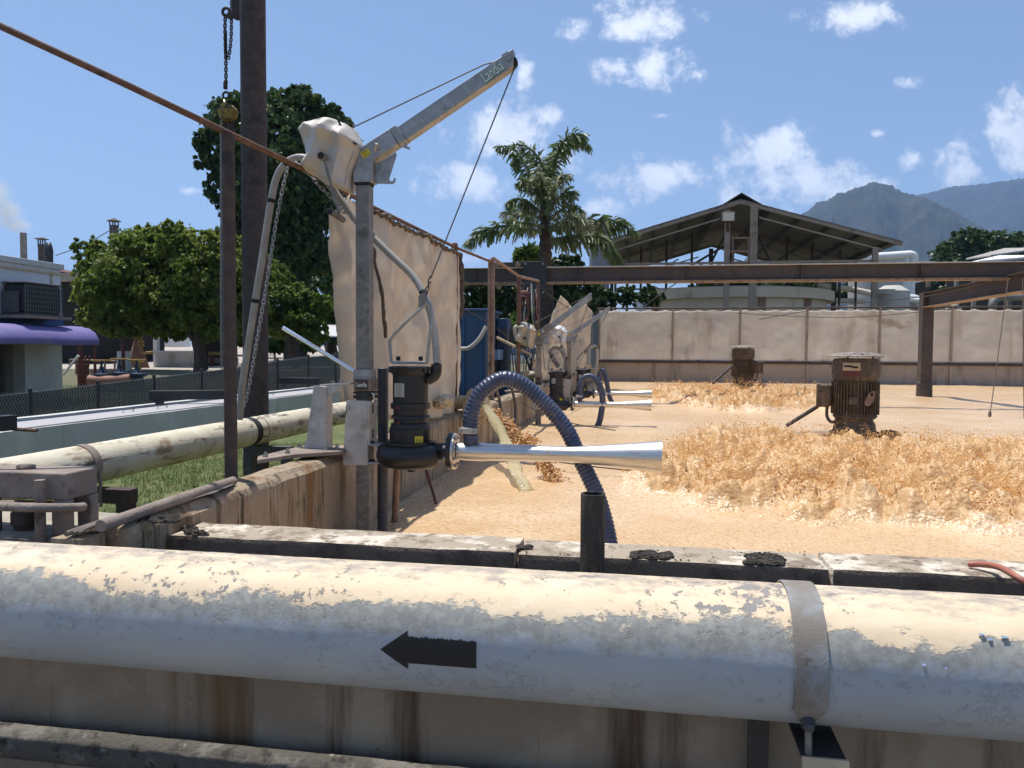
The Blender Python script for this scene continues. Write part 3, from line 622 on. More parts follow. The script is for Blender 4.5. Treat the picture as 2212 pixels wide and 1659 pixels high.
npmesh('barrel', V, np.stack([i, i2, i2 + k, i + k], -1).reshape(-1, 4), 'pipepaint', bp_)
# flow arrow painted on the front
xa, ta = on_pipe(822, 1402); xb, tb = on_pipe(880, 1400); xe, te = on_pipe(1029, 1404)
tt_top = on_pipe(880, 1374)[1]; tt_bot = on_pipe(884, 1432)[1]; th_top = on_pipe(868, 1361)[1]; th_bot = on_pipe(879, 1444)[1]; ar = MB(); vs = []; fs = []
def strip(xs_, lo, hi, nn=8):
    k = len(ar.v); m = len(xs_); vs = []
    for x, a, b in zip(xs_, lo, hi):
        for j in range(nn + 1): vs.append(pipe_pt(x, a + (b - a) * j / nn, PR + .0016))
    ar.add(vs, [(q * (nn + 1) + j, q * (nn + 1) + j + 1, (q + 1) * (nn + 1) + j + 1, (q + 1) * (nn + 1) + j) for q in range(m - 1) for j in range(nn)])
tc_ = ta; f = np.linspace(0, 1, 22); xs_ = xa + (xb - xa) * f
up_edge = tc_ + (th_top - tc_) * f; strip(xs_, up_edge, tc_ + (th_bot - tc_) * f)
f = np.linspace(0, 1, 60); rag = rng.uniform(-.012, .022, 60); strip(xb + (xe - xb) * f, tt_top + rag * (f > .0) - .0, np.full(60, tt_bot))
ar.build('flow_arrow', 'blackpaint', bp_, smooth=180)['label'] = 'black flow arrow pointing to the tank corner'
# strap with bolt, rod and bracket
sx_, _ = on_pipe(1752, 1400); sw = .036; stp = MB(); a0 = R(40); a1 = on_pipe(1757, 1556)[1]; a1 = a1 + 2 * math.pi if a1 < 0 else a1
aa = np.linspace(a0, a1, 44); vs = []
for j, a in enumerate(aa):
    h = sw * (1 if j < 40 else (1 - .2 * (j - 39)) if j < 43 else .55)
    for (q, rr_) in ((-h, PR + .002), (h, PR + .002), (h, PR + .008), (-h, PR + .008)): vs.append(pipe_pt(sx_ + q, a, rr_))
stp.add(vs, [(4 * j + q, 4 * j + (q + 1) % 4, 4 * j + 4 + (q + 1) % 4, 4 * j + 4 + q) for j in range(43) for q in range(4)] + [(0, 1, 2, 3), (172, 175, 174, 173)])
MATS['strap'] = MATS['pipepaint']
stq = stp.build('strap', 'strapmat', bp_, bevel=.0015)
bb_ = MB(); p = pipe_pt(sx_, a1 - .10, PR + .012); nrm = Vector((0, math.cos(a1 - .1), math.sin(a1 - .1))); bb_.lathe([(-.01, .017), (.008, .017)], p, nrm, 6); bb_.ball(p + nrm * .008, (.016, .012, .014), 8, 6, .3, random); bb_.build('bolt', 'hosegrey', stq)
rd = MB(); rd.tube([p + nrm * .0, p + Vector((.004, -.0, -.11))], .008, 10); rd.build('threaded_rod', 'galvdull', bp_)
br = thing('pipe_bracket', 'dark steel bracket holding the strap of the big pipe', 'bracket', (sx_, 1.9, 0))
q1 = P(1775, 1548, 1.83); q2 = P(1775, 1635, 1.72); w_ = MB(); w_.bar((sx_ + .03, 2.098, q1.z - .02), (sx_ + .035, 1.76, q2.z + .0), .095, .012); w_.build('arm', 'blackbeam', br, bevel=.002)
w_ = MB(); w_.box((sx_ + .035, 1.752, q2.z - .016), (.10, .012, .05), (R(-12), 0, 0)); w_.build('end_plate', 'tanpipe', br, bevel=.002)
w_ = MB(); w_.bx(sx_ - .085, sx_ - .04, 2.03, 2.095, 0, q1.z + .03); w_.build('leg', 'blackbeam', br, bevel=.003)  # dark upright added in place of a shadowed gap in the wall
# peeling flakes near the right end
fk = [(2120, 1372, .013), (2138, 1382, .010), (2170, 1378, .014), (1995, 1435, .008), (2042, 1442, .007)]; _old = [(2086, 1370, .010), (2120, 1372, .016), (2138, 1382, .014), (2165, 1378, .018), (2190, 1385, .014), (2128, 1388, .012), (1995, 1435, .014), (2042, 1442, .01), (2080, 1440, .011), (2118, 1449, .012), (1970, 1448, .009), (2150, 1452, .012), (1905, 1440, .008), (1180, 1372, .008), (1330, 1382, .008), (1060, 1368, .006)]
for (x, y, s) in fk:
    s *= .62
    X0, t0 = on_pipe(x, y); m = MB(); vs = []
    for j in range(5):
        tq = t0 + .10 * s / .012 * (j / 4 - .5) * .6; lift = .001 + s * .8 * (j / 4) ** 2; hw = s * (1 - .5 * abs(j / 4 - .4)) * random.uniform(.7, 1.2)
        vs += [pipe_pt(X0 - hw, tq, PR + lift + random.uniform(0, .002)), pipe_pt(X0 + hw * random.uniform(.6, 1.1), tq, PR + lift)]
    m.add(vs, [(2 * j, 2 * j + 1, 2 * j + 3, 2 * j + 2) for j in range(4)]); m.build('paint_flake', 'bluelight', bp_, recalc=False)
# encrusted small pipe low on the wall
lp = MB(); a = PY(0, 1606, 2.02); ptz = a.z; n_ = 400; xs_ = np.linspace(-6, 6, n_); V = []; seg = 26
TH, XX = np.meshgrid(np.linspace(0, 2 * math.pi, seg + 1)[:-1], xs_); rr = .051 + .0022 * (fbm(XX * 22, TH * 2.5, 4, 90) - .5) * 2 + .0025 * (fbm(XX * 12, TH * 2 + 4, 3, 92) > .66)
V = np.stack([XX, 2.045 + np.cos(TH) * rr, ptz + np.sin(TH) * rr], -1).reshape(-1, 3); k = seg; i = np.arange(k)[None, :] + np.arange(n_ - 1)[:, None] * k; i2 = (np.arange(k) + 1)[None, :] % k + np.arange(n_ - 1)[:, None] * k
mat('crust', (.085, .08, .07), [((.16, .15, .135), 9, .5, .62), ((.035, .032, .028), 16, .52, .62), ((.26, .25, .23), 24, .66, .72)], .95, bump=.9, bscale=60)
tag(npmesh('crusted_pipe', V, np.stack([i, i2, i2 + k, i + k], -1).reshape(-1, 4), 'crust', origin=(0, 2.045, ptz - .06)), 'small dirt-crusted pipe along the wall below the big pipe', 'pipe')
# upright black stub pipe
tp = PY(1281, 1066, 2.44); st_ = MB(); r0 = .0395
st_.lathe([(.70, r0), (tp.z, r0), (tp.z, r0 - .006), (tp.z - .25, r0 - .006)], (tp.x, 2.44, 0), (0, 0, 1), 28, cap=False)
mat('stubsteel', (.045, .037, .031), [((.10, .08, .062), (30, 30, 6), .5, .64), ((.14, .13, .12), (40, 40, 8), .66, .74), ((.09, .05, .03), 8, .62, .72)], .6, .2, bump=.5, bscale=120)
tag(st_.build('pipe_stub', 'stubsteel', smooth=40), 'upright black open-topped pipe stub in front of the tank coping', 'pipe')
# mud cakes and debris on the coping
def mud(name, label, pts, d, n_, h, zl=None):
    m = MB(); 
    for _ in range(n_):
        a, b = random.random(), random.random(); x = pts[0] + (pts[2] - pts[0]) * a; y = pts[1] + (pts[3] - pts[1]) * b
        zq = NW if zl is None else zl; p = PZ(x, y, zq); s = random.uniform(.4, 1) * d; m.ball((p.x, p.y if zl else min(max(p.y, 2.6), 2.79), zq + s * h * .3 - .004), (s, s * .8, s * h), 6, 4, .3, random)
    return tag(m.build(name, 'mud', smooth=0, recalc=False), label, None, None, 'stuff')
mud('mud', 'dark mud cake on the coping just right of the stub pipe', (1365, 1192, 1448, 1205), .017, 130, .55)
mud('mud', 'longer dark mud cake on the coping above the pipe strap', (1612, 1199, 1688, 1219), .019, 150, .6)
mud('mud', 'small mud patch on the coping left of the stub pipe', (1118, 1176, 1146, 1184), .012, 50, .5)
mud('mud', 'mossy dirt heaped in the corner of the two tank walls', (398, 1142, 425, 1168), .018, 60, .9)
mud('mud', 'scattered crumbs of dirt on the coping', (880, 1172, 2150, 1248), .004, 70, .7)
# red hose lying over the coping
h0 = [PZ(2092, 1219, NW + .012), PZ(2120, 1219, NW + .02), PZ(2160, 1226, NW + .03), PZ(2212, 1256, NW + .03), PZ(2212, 1256, NW) + Vector((.16, -.08, -.10)), PZ(2212, 1256, NW) + Vector((.22, -.12, -.45)), PZ(2212, 1256, NW) + Vector((.24, -.13, -.88))]
hm = MB(); hm.tube(smooth_path(h0, 8), .010, 12); tag(hm.build('hose', 'hosered', smooth=60), 'faded red hose lying over the tank coping', 'hose')
# ------------------------------------------------------------------ davit cranes with chopper pumps
Y1 = 4.25
MX1 = PY(788, 700, Y1).x; MT1 = PY(788, 402, Y1).z; NZ1 = PY(1100, 978, Y1).z
def resample(poly, n):
    p = np.array(poly, float); q = np.vstack([p, p[:1]]); d = np.r_[0, np.cumsum(np.linalg.norm(np.diff(q, axis=0), axis=1))]; t = np.linspace(0, d[-1], n + 1)[:-1]
    return np.stack([np.interp(t, d, q[:, 0]), np.interp(t, d, q[:, 1])], -1)
def FONTROT(ang): return Matrix.Rotation(-ang, 3, 'Y') @ Matrix.Rotation(R(90), 3, 'X')
def crane(idx, X0, Y0, dzh, tilt, label, covermat, mm, lettering=True, sleeve_mat='galv'):
    t = thing('davit_crane', label, 'crane', (X0, Y0, 0), 'davit cranes along the tank wall')
    piv = Vector((0, 0, MT1)); rot = Matrix.Rotation(-tilt, 3, 'Y')
    def H(p, oy=0, tl=True):
        q = PY(p[0], p[1], Y1); v = Vector((q.x - MX1, oy, q.z))
        if tl: v = rot @ (v - piv) + piv
        return v + Vector((X0, Y0, dzh))
    top = MT1 + dzh
    w = MB(); w.bx(X0 - .041, X0 + .041, Y0 - .041, Y0 + .041, .15, top); w.build('mast', mm, t, bevel=.006)
    w = MB(); w.bx(X0 - .045, X0 + .045, Y0 - .045, Y0 + .045, top + .001, top + .014); w.build('collar', 'blackmatte', t, bevel=.003)
    sl_ = [H(z3(*p), -.045, p[1] < 780) for p in ((492, 928), (490, 870), (540, 710), (720, 590), (778, 685), (617, 790), (615, 928))]
    sl_[0].z = sl_[6].z = top + .014
    w = MB(); w.prism(sl_, (0, .09, 0)); so_ = w.build('boom_socket', sleeve_mat, t, bevel=.004)
    w = MB(); w.prism([H(z3(*p), -.036) for p in ((766, 580), (1517, 70), (1518, 185), (832, 655))], (0, .072, 0)); bo = w.build('boom', 'galv', t, bevel=.004)
    w = MB(); w.prism([H(z3(*p), -.043) for p in ((722, 590), (765, 564), (830, 655), (785, 688))], (0, .086, 0)); w.build('clamp_band', sleeve_mat, t, bevel=.003)
    a = H(z3(822, 672), -.02); w = MB(); w.tube([a, a + Vector((.004, 0, -.03))], .006, 8); w.box(a + Vector((.004, 0, -.027)), (.045, .006, .012), (0, R(20), 0)); w.build('wing_bolt', 'bolt', t)
    w = MB(); pl = [H(z3(*p), -.004) for p in ((617, 930), (617, 800), (660, 785), (752, 728), (755, 752), (712, 885), (708, 905), (722, 918), (735, 912), (738, 893), (750, 895), (748, 918), (735, 934))]; w.prism(pl, (0, .008, 0)); w.build('hook_plate', 'galv', t, bevel=.001)
    w = MB(); w.torus(H(z3(640, 828), -.0), (0, 1, 0), .017, .006, 20, 8); w.build('eye', 'bolt', t)
    w = MB(); w.lathe([(0, .0085), (.004, .009), (.004, .0)], H(z3(640, 828), -.006), (0, -1, 0), 14); w.build('eye_hole', 'bluelight', t)
    w = MB(); w.tube([H(z3(630, 735), -.045), H(z3(650, 690), -.065)], .009, 10); w.lathe([(0, .014), (.006, .014)], H(z3(655, 705), -.046), (0, -1, 0), 14); w.build('pin', 'steelplate', t)
    NP = 96   # winch cover: creased fabric bag
    oc = resample([z3(*p) for p in ((155, 600), (200, 565), (260, 532), (320, 525), (400, 535), (470, 565), (540, 700), (535, 740), (480, 880), (465, 990), (440, 995), (380, 970), (310, 940), (240, 880), (170, 870), (215, 790), (205, 750), (170, 640))] if idx == 0 else [z3(*p) for p in ((160, 620), (200, 565), (270, 530), (350, 525), (430, 545), (480, 590), (535, 690), (530, 750), (500, 850), (470, 960), (430, 985), (340, 945), (240, 890), (190, 830), (165, 730))], NP)
    c0 = oc.mean(0) + np.array([0, -6]); V = []; Fc = []; rr = np.random.default_rng(idx + 3); lay = [(-.150, .0), (-.150, .30), (-.148, .62), (-.135, .86), (-.09, .99), (0, 1.0), (.09, .98), (.14, .82), (.15, .4), (.15, 0)]; li = np.linspace(0, len(lay) - 1, 30); lay = [(float(np.interp(q, range(len(lay)), [a[0] for a in lay])), float(np.interp(q, range(len(lay)), [a[1] for a in lay]))) for q in li]
    for j, (oy, s) in enumerate(lay):
        for k in range(NP):
            q = c0 + (oc[k] - c0) * s; v = H(tuple(q), oy); sg = -1 if oy < 0 else 1
            d1 = (q[0] - c0[0]) / 60; d2 = (q[1] - c0[1]) / 60; nn = N1(d1 * 2.2 + idx * 3.1 + 9, d2 * 2.2 + sg * 5, 5, 2)
            crease = .055 * max(0, 1 - abs(d1 * .9 + d2 * .45 + .30) * 2.4) + .045 * max(0, 1 - abs(d2 * .95 - d1 * .35 + .55) * 2.6) + .04 * max(0, 1 - abs(d1 * 1.0 - .55 + d2 * .25) * 2.8) - .03
            v += Vector((nn * .012, sg * (nn * .035 + crease * (1 if s < .95 else .4)) * (1 if abs(oy) > .08 else .2), nn * .015)); V.append(v)
    w = MB(); w.add(V, [(j * NP + k, j * NP + (k + 1) % NP, (j + 1) * NP + (k + 1) % NP, (j + 1) * NP + k) for j in range(len(lay) - 1) for k in range(NP)]); cv = w.build('winch_cover', covermat, t, smooth=40, doubles=1e-5)
    w = MB(); w.tube(smooth_path([H(z3(*p), -.12) for p in ((428, 558), (455, 610), (500, 680), (545, 712))], 5), .006, 8); w.build('cover_strap', 'blackmatte', cv)
    hb = H(z3(357, 805), -.15); w = MB(); w.lathe([(0, .022), (.05, .022), (.05, .019)], hb, (0, -1, 0), 20); cr_ = w.build('crank_hub', 'galvdull', t)
    w = MB(); w.lathe([(0, .019), (.003, .018), (.003, 0)], hb + Vector((0, -.051, 0)), (0, -1, 0), 18); w.build('hub_cap', 'blackmatte', cr_)
    w = MB(); w.bar(H(z3(372, 840), -.18), H(z3(462, 1165), -.18), .010, .022, (0, 1, 0)); w.build('crank_arm', 'galvdull', t, bevel=.002)
    hd = H(z3(463, 1180), -.18); w = MB(); w.tube([hd + Vector((-.012, -.10, .01)), hd + Vector((.012, .03, -.014))], .0165, 16); hn = w.build('crank_handle', 'galvdull', t)
    w = MB(); w.lathe([(0, .0175), (.012, .0175), (.014, .013), (.014, 0)], hd + Vector((-.012, -.10, .01)), (0, -1, .05), 16); w.build('grip_end', 'blackmatte', hn)
    tip = H(z3(1490, 138)); w = MB(); w.lathe([(-.012, .036), (.012, .036)], H(z3(1500, 150)), (0, 1, 0), 22); w.build('pulley', 'blackmatte', t)
    w = MB(); w.lathe([(0, .013), (.01, .013)], H(z3(1488, 138), -.037), (0, -1, 0), 6); w.build('bolt', 'bolt', t)
    w = MB(); w.tube([H(z3(462, 572)), H(z3(1335, 178), -.045), H(z3(1470, 122))], .0042, 8); w.build('winch_cable', 'cablesteel', t)
    ang = math.atan2((572 - 70), (1517 - 770)) + tilt
    if lettering:
        c = H(z3(1385, 222), -.0375); fr = FONTROT(ang)
        text('lettering_shadow', 'Landia', 'green', t, c + Vector((.002, 0, -.002)), fr, .088, .60, .0004, .0035); text('lettering', 'Landia', 'letterwhite', t, c + Vector((0, -.0012, 0)), fr, .088, .60, .0006, .0002)
        c = H(z3(574, 748), -.0462); fr = FONTROT(ang - R(6)); w = MB(); ux = fr @ Vector((1, 0, 0)); uy = fr @ Vector((0, 1, 0)); w.prism([c + ux * a + uy * b for a, b in ((-.026, -.019), (.026, -.019), (.026, .019), (-.026, .019))], (0, -.001, 0)); yl = w.build('load_label', 'labelyellow', t)
        text('lettering', 'MAX\n250 kg', 'ink', yl, c + Vector((0, -.0018, 0)), fr, .017, .95, .0002)
        c = H(z3(1467, 112), -.0372); fr = FONTROT(ang); ux = fr @ Vector((1, 0, 0)); uy = fr @ Vector((0, 1, 0)); w = MB(); w.prism([c + ux * a + uy * b for a, b in ((-.02, -.010), (.02, -.010), (.02, .010), (-.02, .010))], (0, -.0008, 0)); w.build('tip_label', 'plate', t)
    else:
        c = H(z3(574, 748), -.0462); w = MB(); w.box(c, (.05, .001, .036), (0, -ang, 0)); w.build('load_label', 'labelyellow', t)
        c = H(z3(1385, 222), -.0375); text('lettering', 'Landia', 'letterwhite', t, c, FONTROT(ang), .088, .60, .0006, .0)
    return t, H
def pump(idx, X0, Y0, dzp, label, nozmat, bmat='black', clean=True):
    t = thing('chopper_pump', label, 'pump', (X0, Y0, 0), 'submersible pumps hung over the foam')
    def Q(p, oy=0): q = PY(p[0], p[1], Y1); return Vector((q.x - MX1 + X0, Y0 + oy, q.z + dzp))
    k = .000809; ax = Q(z6(1392, 700)); zz = lambda y: Q(z6(1392, y)).z
    prof = [(zz(1000), .10), (zz(998), .152), (zz(978), .152), (zz(976), .122), (zz(885), .122), (zz(880), .116), (zz(850), .113), (zz(845), .098), (zz(815), .098), (zz(812), .113), (zz(795), .110), (zz(790), .100), (zz(750), .100), (zz(745), .115), (zz(708), .115), (zz(704), .103), (zz(508), .103), (zz(500), .108), (zz(484), .116), (zz(448), .117), (zz(444), .108), (zz(443), .0)]
    w = MB(); w.lathe([(z, r) for z, r in prof], (ax.x, ax.y, 0), (0, 0, 1), 40); mb_ = w.build('motor', bmat, t, bevel=0, smooth=30)
    for a in range(8):
        an = a * math.pi / 4 + .3; w = MB(); c = Vector((ax.x + math.cos(an) * .112, ax.y + math.sin(an) * .112, (zz(448) + zz(490)) / 2)); w.box(c, (.03, .03, zz(448) - zz(490)), (0, 0, an)); w.build('lug', bmat, mb_, bevel=.004)
    vz = Q(z6(1392, 1078)).z; w = MB(); pts = []; rs = []
    for a in np.linspace(-.5, 2 * math.pi - .45, 40): pts.append(Vector((ax.x + math.cos(a) * (.115 + .006 * a), ax.y + math.sin(a) * (.115 + .006 * a), vz))); rs.append(.050 + .0035 * a)
    w.tube(pts, .06, 16, rs=rs); w.lathe([(vz - .055, .11), (vz + .055, .12)], (ax.x, ax.y, 0), (0, 0, 1), 30); w.build('volute', bmat, t, smooth=60)
    fl = Q(z1(385, 892)); w = MB(); w.tube([Vector((ax.x + .02, ax.y + .02, vz)), Vector((ax.x + .12, Y0, (vz + NZ1 + dzp) / 2)), Vector((fl.x - .02, Y0, NZ1 + dzp))], .056, 18, rs=[.06, .055, .052]); w.build('outlet', bmat, t, smooth=60)
    c = Vector((fl.x - .006, Y0, NZ1 + dzp)); w = MB(); w.lathe([(-.02, .045), (-.02, .108), (.006, .108), (.006, .045)], c, (1, 0, 0), 40); fb = w.build('flange', bmat, t, bevel=.002)
    w = MB(); w.lathe([(.0065, .048), (.0065, .104), (.02, .104), (.02, .056), (.024, .052)], c, (1, 0, 0), 40); fs = w.build('nozzle_flange', 'stainless' if clean else nozmat, t, bevel=.001)
    for a in range(8):
        an = a * math.pi / 4 + .4; w = MB(); p = c + Vector((.02, math.cos(an) * .084, math.sin(an) * .084)); w.lathe([(-.058, .007), (-.058, .011), (-.03, .011), (-.03, .007), (0, .007), (0, .011), (.012, .011)], p, (1, 0, 0), 6); w.build('flange_bolt', 'bolt', fb)
    x0 = Q(z1(425, 892)).x - c.x; xe = Q(z1(1872, 892)).x - c.x; xt = Q(z1(1225, 892)).x - c.x
    prof = [(x0 - .01, .048), (x0 + .05, .052), (x0 + .14, .053), (x0 + .17, .050), (xt - .12, .0445), (xt, .0445), (xt + .02, .046)] + [(xt + .02 + (xe - xt - .02) * f, .046 + .044 * f ** 1.15) for f in (.1, .25, .4, .55, .7, .85, 1)] + [(xe, .0865), (xe - .15, .07), (xt, .035)]
    w = MB(); w.lathe(prof, c, (1, 0, 0), 48, cap=False); w.build('venturi_nozzle', nozmat, t, smooth=35)
    # air inlet spigot on the nozzle
    sp = Q(z1(505, 800)); w = MB(); w.tube([Vector((sp.x, Y0, NZ1 + dzp + .03)), Vector((sp.x, Y0, NZ1 + dzp + .155))], .041, 20); w.build('air_spigot', 'hoseblue' if idx < 2 else 'hosegrey', t)
    ck = Q(z1(498, 730)); w = MB(); w.lathe([(-.018, .047), (.018, .047)], (ck.x, Y0, ck.z), (0, 0, 1), 24); w.box((ck.x, Y0 - .05, ck.z), (.10, .016, .032)); cl = w.build('hose_clamp', 'steelplate', t, bevel=.001)
    for s in (-1, 1): w = MB(); w.lathe([(0, .009), (.008, .009)], (ck.x + s * .036, Y0 - .059, ck.z), (0, -1, 0), 6); w.build('clamp_bolt', 'bolt', cl)
    # lifting bail
    w = MB(); w.tube(smooth_path([Q(zt(*p)) for p in ((217, 1400), (208, 1300), (214, 1240), (300, 1140), (420, 1030), (462, 985))], 6), .0095, 10); w.tube(smooth_path([Q(zt(*p)) for p in ((462, 1400), (478, 1250), (494, 1100), (486, 1000), (462, 975))], 6), .0095, 10); bl = w.build('lifting_bail', 'galv', t, smooth=60)
    w = MB(); a = Q(zt(342, 1402)); w.box(a, (.205, .05, .016)); w.build('bail_plate', 'galv', bl, bevel=.002)
    for x in (265, 420): a = Q(zt(x, 1374)); w = MB(); w.lathe([(0, .013), (.024, .013), (.026, .009)], a - Vector((0, 0, .012)), (0, 0, 1), 12); w.build('bail_bolt', 'blackmatte', bl)
    w = MB(); w.prism([Q(zt(*p), -.004) for p in ((405, 1020), (405, 940), (420, 925), (445, 925), (462, 950), (465, 985))], (0, .008, 0)); w.build('lug_plate', 'galvdull', bl, bevel=.001)
    # cable gland
    w = MB(); w.tube(smooth_path([Q(zt(*p)) for p in ((528, 1410), (528, 1470), (510, 1500), (470, 1520))], 5), .031, 16, rs=None); w.build('cable_gland', 'black', t, smooth=60)
    # plates
    a = Q(z6(1352, 610)); w = MB(); w.box((a.x, Y0 - .1045, a.z), (.058, .004, .078)); npl = w.build('nameplate', 'plate', t, bevel=.001)
    for j in range(9): w = MB(); w.box((a.x - .008 + .004 * (j % 3), Y0 - .1068, a.z + .03 - .0075 * j), (.026 + .004 * ((j * 7) % 3), .0006, .0018)); w.build('print_line', 'ink', npl)
    a = Q(z6(1485, 957)); an = .75; dy = math.sqrt(max(0, .1225 ** 2 - (a.x - ax.x) ** 2)); w = MB(); w.box((a.x, Y0 - dy - .001, a.z), (.05, .003, .036), (0, 0, math.asin((a.x - ax.x) / .1225))); yl = w.build('warning_label', 'labelyellow', t)
    for j in range(4): w = MB(); w.box((a.x, Y0 - dy - .004, a.z + .010 - .007 * j), (.036, .001, .0018), (0, 0, math.asin((a.x - ax.x) / .1225))); w.build('print_line', 'ink', yl)
    for y, r in ((733, .1155), (841, .1135)): a = Q(z6(1344, y)); dy = math.sqrt(r * r - (a.x - ax.x) ** 2); w = MB(); w.torus((a.x, Y0 - dy - .001, a.z), (0, 1, 0), .0055, .0018, 14, 6); w.build('red_plug', 'red', t)
    w = MB(); a = Q(z6(1400, 1175)); w.lathe([(-.02, .024), (.02, .026)], a, (0, 0, 1), 10); w.build('drain_plug', bmat, t, bevel=.002)
    for y in (1003, 1132): a = Q(z6(1005, y), -.03); b = Q(z6(1200, y - 4), -.03); w = MB(); w.bar(a, b, .05, .014); am = w.build('mounting_arm', 'galv', t, bevel=.003); w = MB(); w.lathe([(0, .013), (.016, .013)], Q(z6(1132, y - 8), -.03), (0, 0, 1), 6); w.build('bolt', 'blackmatte', am)
    # sliding bracket on the mast
    w = MB(); w.prism([Q(z6(*p), -.066) for p in ((962, 690), (975, 682), (1112, 688), (1112, 1142), (945, 1142), (938, 1130))], (0, .012, 0)); w.prism([Q(z6(*p), -.054) for p in ((962, 690), (972, 690), (950, 1142), (940, 1142))], (0, .11, 0)); sb = w.build('slide_bracket', 'steelplate', t, bevel=.002)
    w = MB(); a = Q(z6(1112, 690)); b = Q(z6(1112, 1000)); w.bx(a.x, a.x + .012, Y0 - .066, Y0 + .06, b.z, a.z); w.build('bracket_cheek', 'steelplate', sb, bevel=.002)
    for y in (748, 925): a = Q(z6(1140, y)); w = MB(); w.box((Q(z6(1112, y)).x + .0125, Y0 - .01, a.z), (.002, .022, .055)); w.build('slot', 'blackmatte', sb)
    if clean:
        a = Q(z6(975, 735), -.067); w = MB(); w.torus(a, (0, 1, 0), .012, .0025, 14, 6, (-1.2, 4.2)); w.tube([a + Vector((-.006, 0, -.009)), a + Vector((-.016, 0, -.045))], .0025, 6); w.build('lynch_pin', 'galvdull', sb)
    # clamp collar with maker's plate
    a = Q(z6(985, 466)); b = Q(z6(1150, 528)); w = MB(); w.bx(X0 - .052, X0 + .052, Y0 - .052, Y0 + .052, b.z, a.z); w.bx(X0 - .058, X0 + .058, Y0 - .058, Y0 + .058, b.z - .006, b.z); cb = w.build('mast_clamp', 'galv' if clean else 'galvdirty', t, bevel=.002)
    a = Q(z6(1050, 532)); b = Q(z6(1050, 618)); w = MB(); w.bx(X0 - .05, X0 + .058, Y0 - .055, Y0 + .05, b.z, a.z - .001); w.build('clamp_body', 'mudsteel', cb, bevel=.002)
    w = MB(); w.bx(X0 - .038, X0 + .04, Y0 - .0575, Y0 - .055, b.z + .004, a.z - .006); pl = w.build('maker_plate', 'sheddark', cb)
    if clean: text('lettering', 'Landia', 'letterwhite', pl, Vector((X0 + .001, Y0 - .0585, (a.z + b.z) / 2)), FONTROT(0), .036, .70, .0004, .0003)
    for y0, y1 in ((622, 640), (648, 672)): a = Q(z6(990, y0)); b = Q(z6(990, y1)); w = MB(); w.bx(X0 - .052, X0 + .06, Y0 - .056, Y0 + .056, b.z, a.z); w.build('rubber_pad', 'blackdirty', cb, bevel=.003)
    w = MB(); w.tube(smooth_path([Vector((X0 + .058, Y0 - .05, Q(z6(0, 620)).z)), Vector((X0 + .072, Y0 - .05, Q(z6(0, 625)).z)), Vector((X0 + .074, Y0 - .05, Q(z6(0, 660)).z)), Vector((X0 + .062, Y0 - .05, Q(z6(0, 672)).z))], 4), .004, 8); w.build('wire_clip', 'chrome', cb)
    return t, Q
def wall_bracket(idx, X0, Y0, dz, label, m):
    t = thing('wall_bracket', label, 'bracket', (X0 - .25, Y0, HW), 'brackets bolting the cranes to the tank wall')
    def Q(p, oy=0): q = PY(p[0], p[1], Y1); return Vector((q.x - MX1 + X0, Y0 + oy, q.z + dz))
    w = MB(); w.prism([Q(z6(*p), -.05) for p in ((722, 584), (775, 580), (768, 700), (772, 1135), (610, 1140), (640, 1060), (672, 960), (700, 760))], (0, .010, 0)); w.build('gusset', m, t, bevel=.002)
    w = MB(); w.prism([Q(z6(*p), -.06) for p in ((770, 580), (820, 590), (822, 1138), (770, 1138))], (0, .09, 0)); w.build('upright', m, t, bevel=.003)
    w = MB(); w.prism([Q(z6(*p), -.05) for p in ((770, 578), (920, 580), (915, 602), (822, 664), (790, 665))], (0, .008, 0)); w.bar(Q(z6(765, 580), 0), Q(z6(985, 566), 0), .10, .010); w.build('arm', m, t, bevel=.002)
    for x in (850, 905): w = MB(); w.lathe([(0, .012), (.012, .012)], Q(z6(x, 562), -.03), (0, 0, 1), 6); w.build('bolt', 'bolt', t)
    zt_ = HW + .016; X = X0
    w = MB(); w.prism([(X - .455, Y0 - .42, zt_), (X - .39, Y0 - .55, zt_), (X - .30, Y0 - .30, zt_), (X - .10, Y0 - .13, zt_), (X - .075, Y0 + .02, zt_), (X - .115, Y0 + .10, zt_), (X - .42, Y0 + .10, zt_)], (0, 0, .022)); bpl = w.build('base_plate', 'mudsteel', t, bevel=.003)
    for (a, b) in ((-.40, -.44), (-.35, -.28), (-.40, -.02), (-.15, -.06), (-.20, -.10)):
        w = MB(); w.lathe([(0, .014), (.014, .014), (.014, .008), (.026, .008)], (X + a, Y0 + b, zt_ + .022), (0, 0, 1), 6); w.build('anchor_bolt', 'bolt', bpl)
    return t
def hose(name, label, pts, r, rib, material, amp=.10, seg=18, group=None, dirty=None):
    p = smooth_path(pts, 24); d = [0]
    for a, b in zip(p[:-1], p[1:]): d.append(d[-1] + (b - a).length)
    n = int(d[-1] / rib * 4); s = np.linspace(0, d[-1], n); A = np.array([tuple(q) for q in p]); pp = np.stack([np.interp(s, d, A[:, i]) for i in range(3)], -1)
    rs = r * (1 + amp * np.array([(-1, 0.6, 1, .6)[i % 4] for i in range(n)]) * .5); w = MB(); w.tube(pp.tolist(), r, seg, rs=rs)
    return tag(w.build(name, material, smooth=70), label, 'hose', group)
